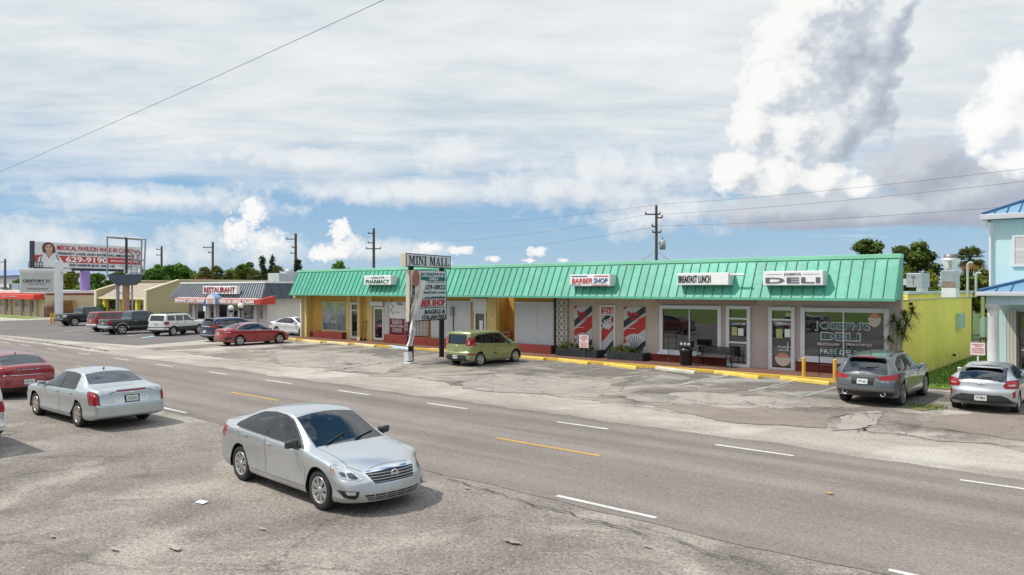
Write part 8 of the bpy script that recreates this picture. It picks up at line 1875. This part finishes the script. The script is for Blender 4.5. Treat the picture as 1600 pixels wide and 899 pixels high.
# ---------------------------------------------------------------- daylight
SUN_EL, SUN_AZ = R(56), R(225 - 4)      # azimuth of the sun, from +X towards +Y
sv = Vector((math.cos(SUN_EL) * math.cos(SUN_AZ), math.cos(SUN_EL) * math.sin(SUN_AZ), math.sin(SUN_EL)))
ld = bpy.data.lights.new('sun', 'SUN'); ld.energy = 4.0; ld.angle = R(0.53); ld.color = (1.0, .95, .87)
lo = bpy.data.objects.new('sun', ld); COL.objects.link(lo); lo.rotation_euler = sv.to_track_quat('Z', 'Y').to_euler(); lo.location = (0, 0, 60)
W = bpy.data.worlds.new('World'); SC.world = W; W.use_nodes = True; N, L = W.node_tree.nodes, W.node_tree.links; N.clear(); W.cycles.sampling_method = 'MANUAL'; W.cycles.sample_map_resolution = 512
out = N.new('ShaderNodeOutputWorld'); bg = N.new('ShaderNodeBackground'); bg.inputs['Strength'].default_value = .1; L.new(bg.outputs[0], out.inputs[0])
sky = N.new('ShaderNodeTexSky'); sky.sky_type = 'NISHITA'; sky.sun_disc = False; sky.sun_elevation = SUN_EL; sky.sun_rotation = math.atan2(sv.x, sv.y); sky.altitude = 0; sky.air_density = 1.0; sky.dust_density = .6; sky.ozone_density = 1.4
tc = N.new('ShaderNodeTexCoord').outputs['Generated']
M = lambda op, a, b=None, c=None, cl=False: math_(N, L, op, a, b, c, cl)
sp = N.new('ShaderNodeSeparateXYZ'); L.new(tc, sp.inputs[0]); X, Y, Z = sp.outputs
rt = M('ADD', M('MULTIPLY', X, SA), M('MULTIPLY', Y, CA)); fw = M('ADD', M('MULTIPLY', X, -CA), M('MULTIPLY', Y, SA))
az = M('MULTIPLY', M('ARCTAN2', rt, fw), 57.2958); el = M('MULTIPLY', M('ARCSINE', Z), 57.2958)   # degrees from the street's north-west and above the horizon
def ae(px, py): a = math.atan((px - 800) / FOC); return math.degrees(a), math.degrees(math.atan((451 - py) / FOC * math.cos(a)))
cb = N.new('ShaderNodeCombineXYZ'); L.new(az, cb.inputs[0]); L.new(el, cb.inputs[1]); AE = cb.outputs[0]
def shift(v, dx, dy):
    n = N.new('ShaderNodeVectorMath'); n.operation = 'ADD'; L.new(v, n.inputs[0]); n.inputs[1].default_value = (dx, dy, 0); return n.outputs[0]
def nz(vec, sx, sy, off, detail, rough, dist=0.0):
    mp = N.new('ShaderNodeMapping'); mp.inputs['Scale'].default_value = (sx, sy, 1); mp.inputs['Location'].default_value = (off, off * .37, off); L.new(vec, mp.inputs[0]); return noise(N, L, mp.outputs[0], 1.0, detail, rough, dist)
def blobs(lst, vec):
    s = N.new('ShaderNodeSeparateXYZ'); L.new(vec, s.inputs[0]); best = None
    for px, py, rx, ry in lst:
        a0, e0 = ae(px, py); a1, _ = ae(px + rx, py); _, e1 = ae(px, py - ry); wa, we = abs(a1 - a0), abs(e1 - e0)
        u = M('DIVIDE', M('SUBTRACT', s.outputs[0], a0), wa); v = M('DIVIDE', M('SUBTRACT', s.outputs[1], e0), we)
        f = M('SUBTRACT', 1.0, M('SQRT', M('ADD', M('MULTIPLY', u, u), M('MULTIPLY', v, v))))
        best = f if best is None else M('SMOOTH_MAX', best, f, .18)
    return best
K = 10.0   # the world strength is 0.1
col = mixc(N, L, .6, sky.outputs[0], tuple(K * c for c in (.14, .39, .74)))
# pale haze towards the horizon
hz = M('POWER', M('SUBTRACT', 1.0, M('DIVIDE', M('MAXIMUM', el, 0.0), 90.0), None, True), 16.0)
col = mixc(N, L, M('MULTIPLY', hz, .55), col, tuple(K * c for c in (.60, .77, .88)))
def over(col, fac, c): return mixc(N, L, fac, col, c)
# --- high sheet of broken cloud, laid out on a plane far above
den = M('ADD', M('MAXIMUM', Z, 0.0), .075)
pc = N.new('ShaderNodeCombineXYZ'); L.new(M('DIVIDE', rt, den), pc.inputs[0]); L.new(M('DIVIDE', fw, den), pc.inputs[1]); PL = pc.outputs[0]
n1 = nz(PL, .30, .62, 3.1, 6, .60, .3); n2 = nz(PL, 2.6, 5.0, 9.7, 4, .62, 0); n3 = nz(PL, .9, 1.5, 21.0, 4, .6, .3); n4 = nz(AE, .045, .22, 2.2, 6, .60, .4)
cover = ramp(N, L, M('DIVIDE', el, 90.0), [(0.0, .36), (.04, .46), (.075, .52), (.102, .70), (.14, .90), (.30, .86), (.48, .74), (1.0, .62)])
dns = M('ADD', M('ADD', M('MULTIPLY', n1, .35), M('MULTIPLY', n4, .5)), M('ADD', M('MULTIPLY', n2, .14), M('SUBTRACT', cover, 1.0)))
high = ramp(N, L, M('DIVIDE', el, 90.0), [(.27, 0.0), (.42, 1.0)])   # overhead the sheet breaks into separate floes
dns = M('ADD', dns, M('MULTIPLY', high, M('MULTIPLY', M('SUBTRACT', nz(PL, 1.6, 1.9, 33.0, 4, .6, .4), .52), 1.9)))
sheet_a = ramp(N, L, dns, [(-.02, 0.0), (.12, .62), (.32, .97)])
tex = M('ADD', M('ADD', M('MULTIPLY', n2, .38), M('MULTIPLY', n3, .40)), M('MULTIPLY', n1, .22))
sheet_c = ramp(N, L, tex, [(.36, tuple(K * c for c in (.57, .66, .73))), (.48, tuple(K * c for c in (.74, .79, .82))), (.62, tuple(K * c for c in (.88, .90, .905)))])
sheet_c = mixc(N, L, 1.0, sheet_c, ramp(N, L, M('DIVIDE', el, 90.0), [(.30, 1.0), (.62, 1.8)]), 'MULTIPLY')   # added gain: sheet brightened overhead, out of view, to lift light in the shade
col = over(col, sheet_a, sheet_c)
# --- heaped clouds: lumpy fields with lit and shaded sides
def cumulus(col, lst, off, sc, amp, edge, lit, mid, shade, soft=.14, detail=9, rel=1.0, dl=(-1.2, 1.0), op=1.0, grad=0.0, base=.5, rough=.58, fine=.68):
    def h(vec): return M('ADD', blobs(lst, vec), M('ADD', M('MULTIPLY', M('SUBTRACT', nz(vec, sc, sc * 1.2, off, 2, .5, .3), .5), amp * .9), M('MULTIPLY', M('SUBTRACT', nz(vec, sc * 3.2, sc * 3.6, off + 5, 5, rough, 0), .5), amp * fine)))
    a = h(AE); b = h(shift(AE, *dl))
    alpha = M('MULTIPLY', ramp(N, L, a, [(edge, 0.0), (edge + soft * .4, .55), (edge + soft, 1.0)]), op)
    s = M('ADD', M('MULTIPLY', M('SUBTRACT', a, b), rel), base)
    if grad:
        e0 = sum(ae(q[0], q[1])[1] for q in lst) / len(lst); s = M('ADD', s, M('MULTIPLY', M('SUBTRACT', el, e0), grad))
    c = ramp(N, L, s, [(.0, tuple(K * x for x in shade)), (.5, tuple(K * x for x in mid)), (.95, tuple(K * x for x in lit))])
    return over(col, alpha, c)
soft_w = ((.82, .85, .87), (.73, .78, .83), (.60, .68, .76))
col = cumulus(col, [(90, 385, 110, 60), (315, 385, 90, 50), (210, 400, 110, 40), (420, 395, 110, 36), (600, 392, 150, 22), (20, 380, 90, 60)], 4.4, .55, 1.1, .12, *soft_w, soft=.7, op=.85)
col = cumulus(col, [(640, 302, 260, 26), (250, 312, 230, 28), (900, 300, 260, 40), (980, 270, 190, 46), (705, 245, 70, 36), (470, 250, 150, 24), (1050, 330, 180, 44)], 6.6, .40, 1.5, .05, (.84, .87, .89), (.75, .79, .83), (.60, .65, .72), soft=.75, op=.9, rel=.8)
col = cumulus(col, [(395, 330, 26, 24), (375, 365, 34, 34), (415, 378, 44, 28), (530, 362, 22, 26), (545, 385, 34, 24), (515, 397, 44, 16)], 8.2, 1.1, 1.5, .14, (.96, .96, .95), (.83, .86, .89), (.62, .70, .78), soft=.4, rel=.8)
col = cumulus(col, [(670, 387, 26, 10), (722, 391, 22, 9), (838, 393, 20, 10), (826, 407, 12, 5), (770, 405, 14, 6), (878, 407, 12, 4), (690, 410, 30, 6)], 2.7, 1.7, 1.5, .10, (.94, .94, .94), (.84, .87, .90), (.68, .75, .82), soft=.45, rel=.8)
# tall lit tower with its shaded flank and flat slate base
col = cumulus(col, [(1400, 326, 210, 34), (1250, 326, 160, 30), (1500, 300, 150, 50), (1430, 265, 90, 50), (1330, 345, 230, 14), (1560, 330, 120, 30)], 5.2, .38, .9, -.10, (.62, .655, .71), (.475, .505, .58), (.385, .415, .50), soft=.5, op=.97, rel=.9)
col = cumulus(col, [(1375, 60, 58, 85), (1350, 140, 68, 100), (1310, 60, 90, 100), (1305, 210, 66, 64), (1400, 10, 44, 40)], 1.3, .50, 1.15, .10, (.84, .86, .88), (.58, .63, .70), (.42, .475, .56), soft=.36, rel=1.1, base=.36, fine=.5)
col = cumulus(col, [(1205, 130, 68, 80), (1225, 55, 76, 66), (1268, 10, 90, 50), (1175, 195, 52, 54), (1235, 205, 66, 64), (1150, 268, 60, 40), (1215, 275, 76, 40), (1285, 282, 66, 34), (1335, 294, 52, 22), (1240, 120, 54, 90)], 11.9, .62, 1.15, .12, (.96, .96, .95), (.86, .868, .876), (.58, .63, .69), soft=.30, rel=1.25, base=.52, fine=.5)
col = cumulus(col, [(1590, 130, 66, 60), (1548, 195, 70, 56), (1640, 190, 110, 100), (1600, 250, 80, 34)], 14.1, .58, 1.1, .10, (.985, .98, .97), (.89, .90, .91), (.68, .72, .78), soft=.32, rel=1.0, base=.55, fine=.5)
# below the horizon the sky colour just continues
L.new(col, bg.inputs['Color'])
# ---------------------------------------------------------------- camera and film
cd = bpy.data.cameras.new('camera'); co_ = bpy.data.objects.new('camera', cd); COL.objects.link(co_); SC.camera = co_
cd.sensor_fit = 'HORIZONTAL'; cd.sensor_width = 36; cd.lens = 36 * FOC / 1600; cd.shift_y = 1.5 / 1600; cd.clip_start = .1; cd.clip_end = 6000
fwd = Vector((-CA, SA, 0)); co_.location = (0, 0, EYE); co_.rotation_euler = fwd.to_track_quat('-Z', 'Y').to_euler()
SC.view_settings.view_transform = 'Standard'; SC.view_settings.look = 'None'; SC.view_settings.exposure = 0; SC.view_settings.gamma = 1
SC.render.engine = 'CYCLES'; SC.cycles.max_bounces = 8; SC.cycles.transparent_max_bounces = 12; SC.cycles.caustics_reflective = False; SC.cycles.caustics_refractive = False
SC.cycles.use_denoising = True; SC.render.film_transparent = False
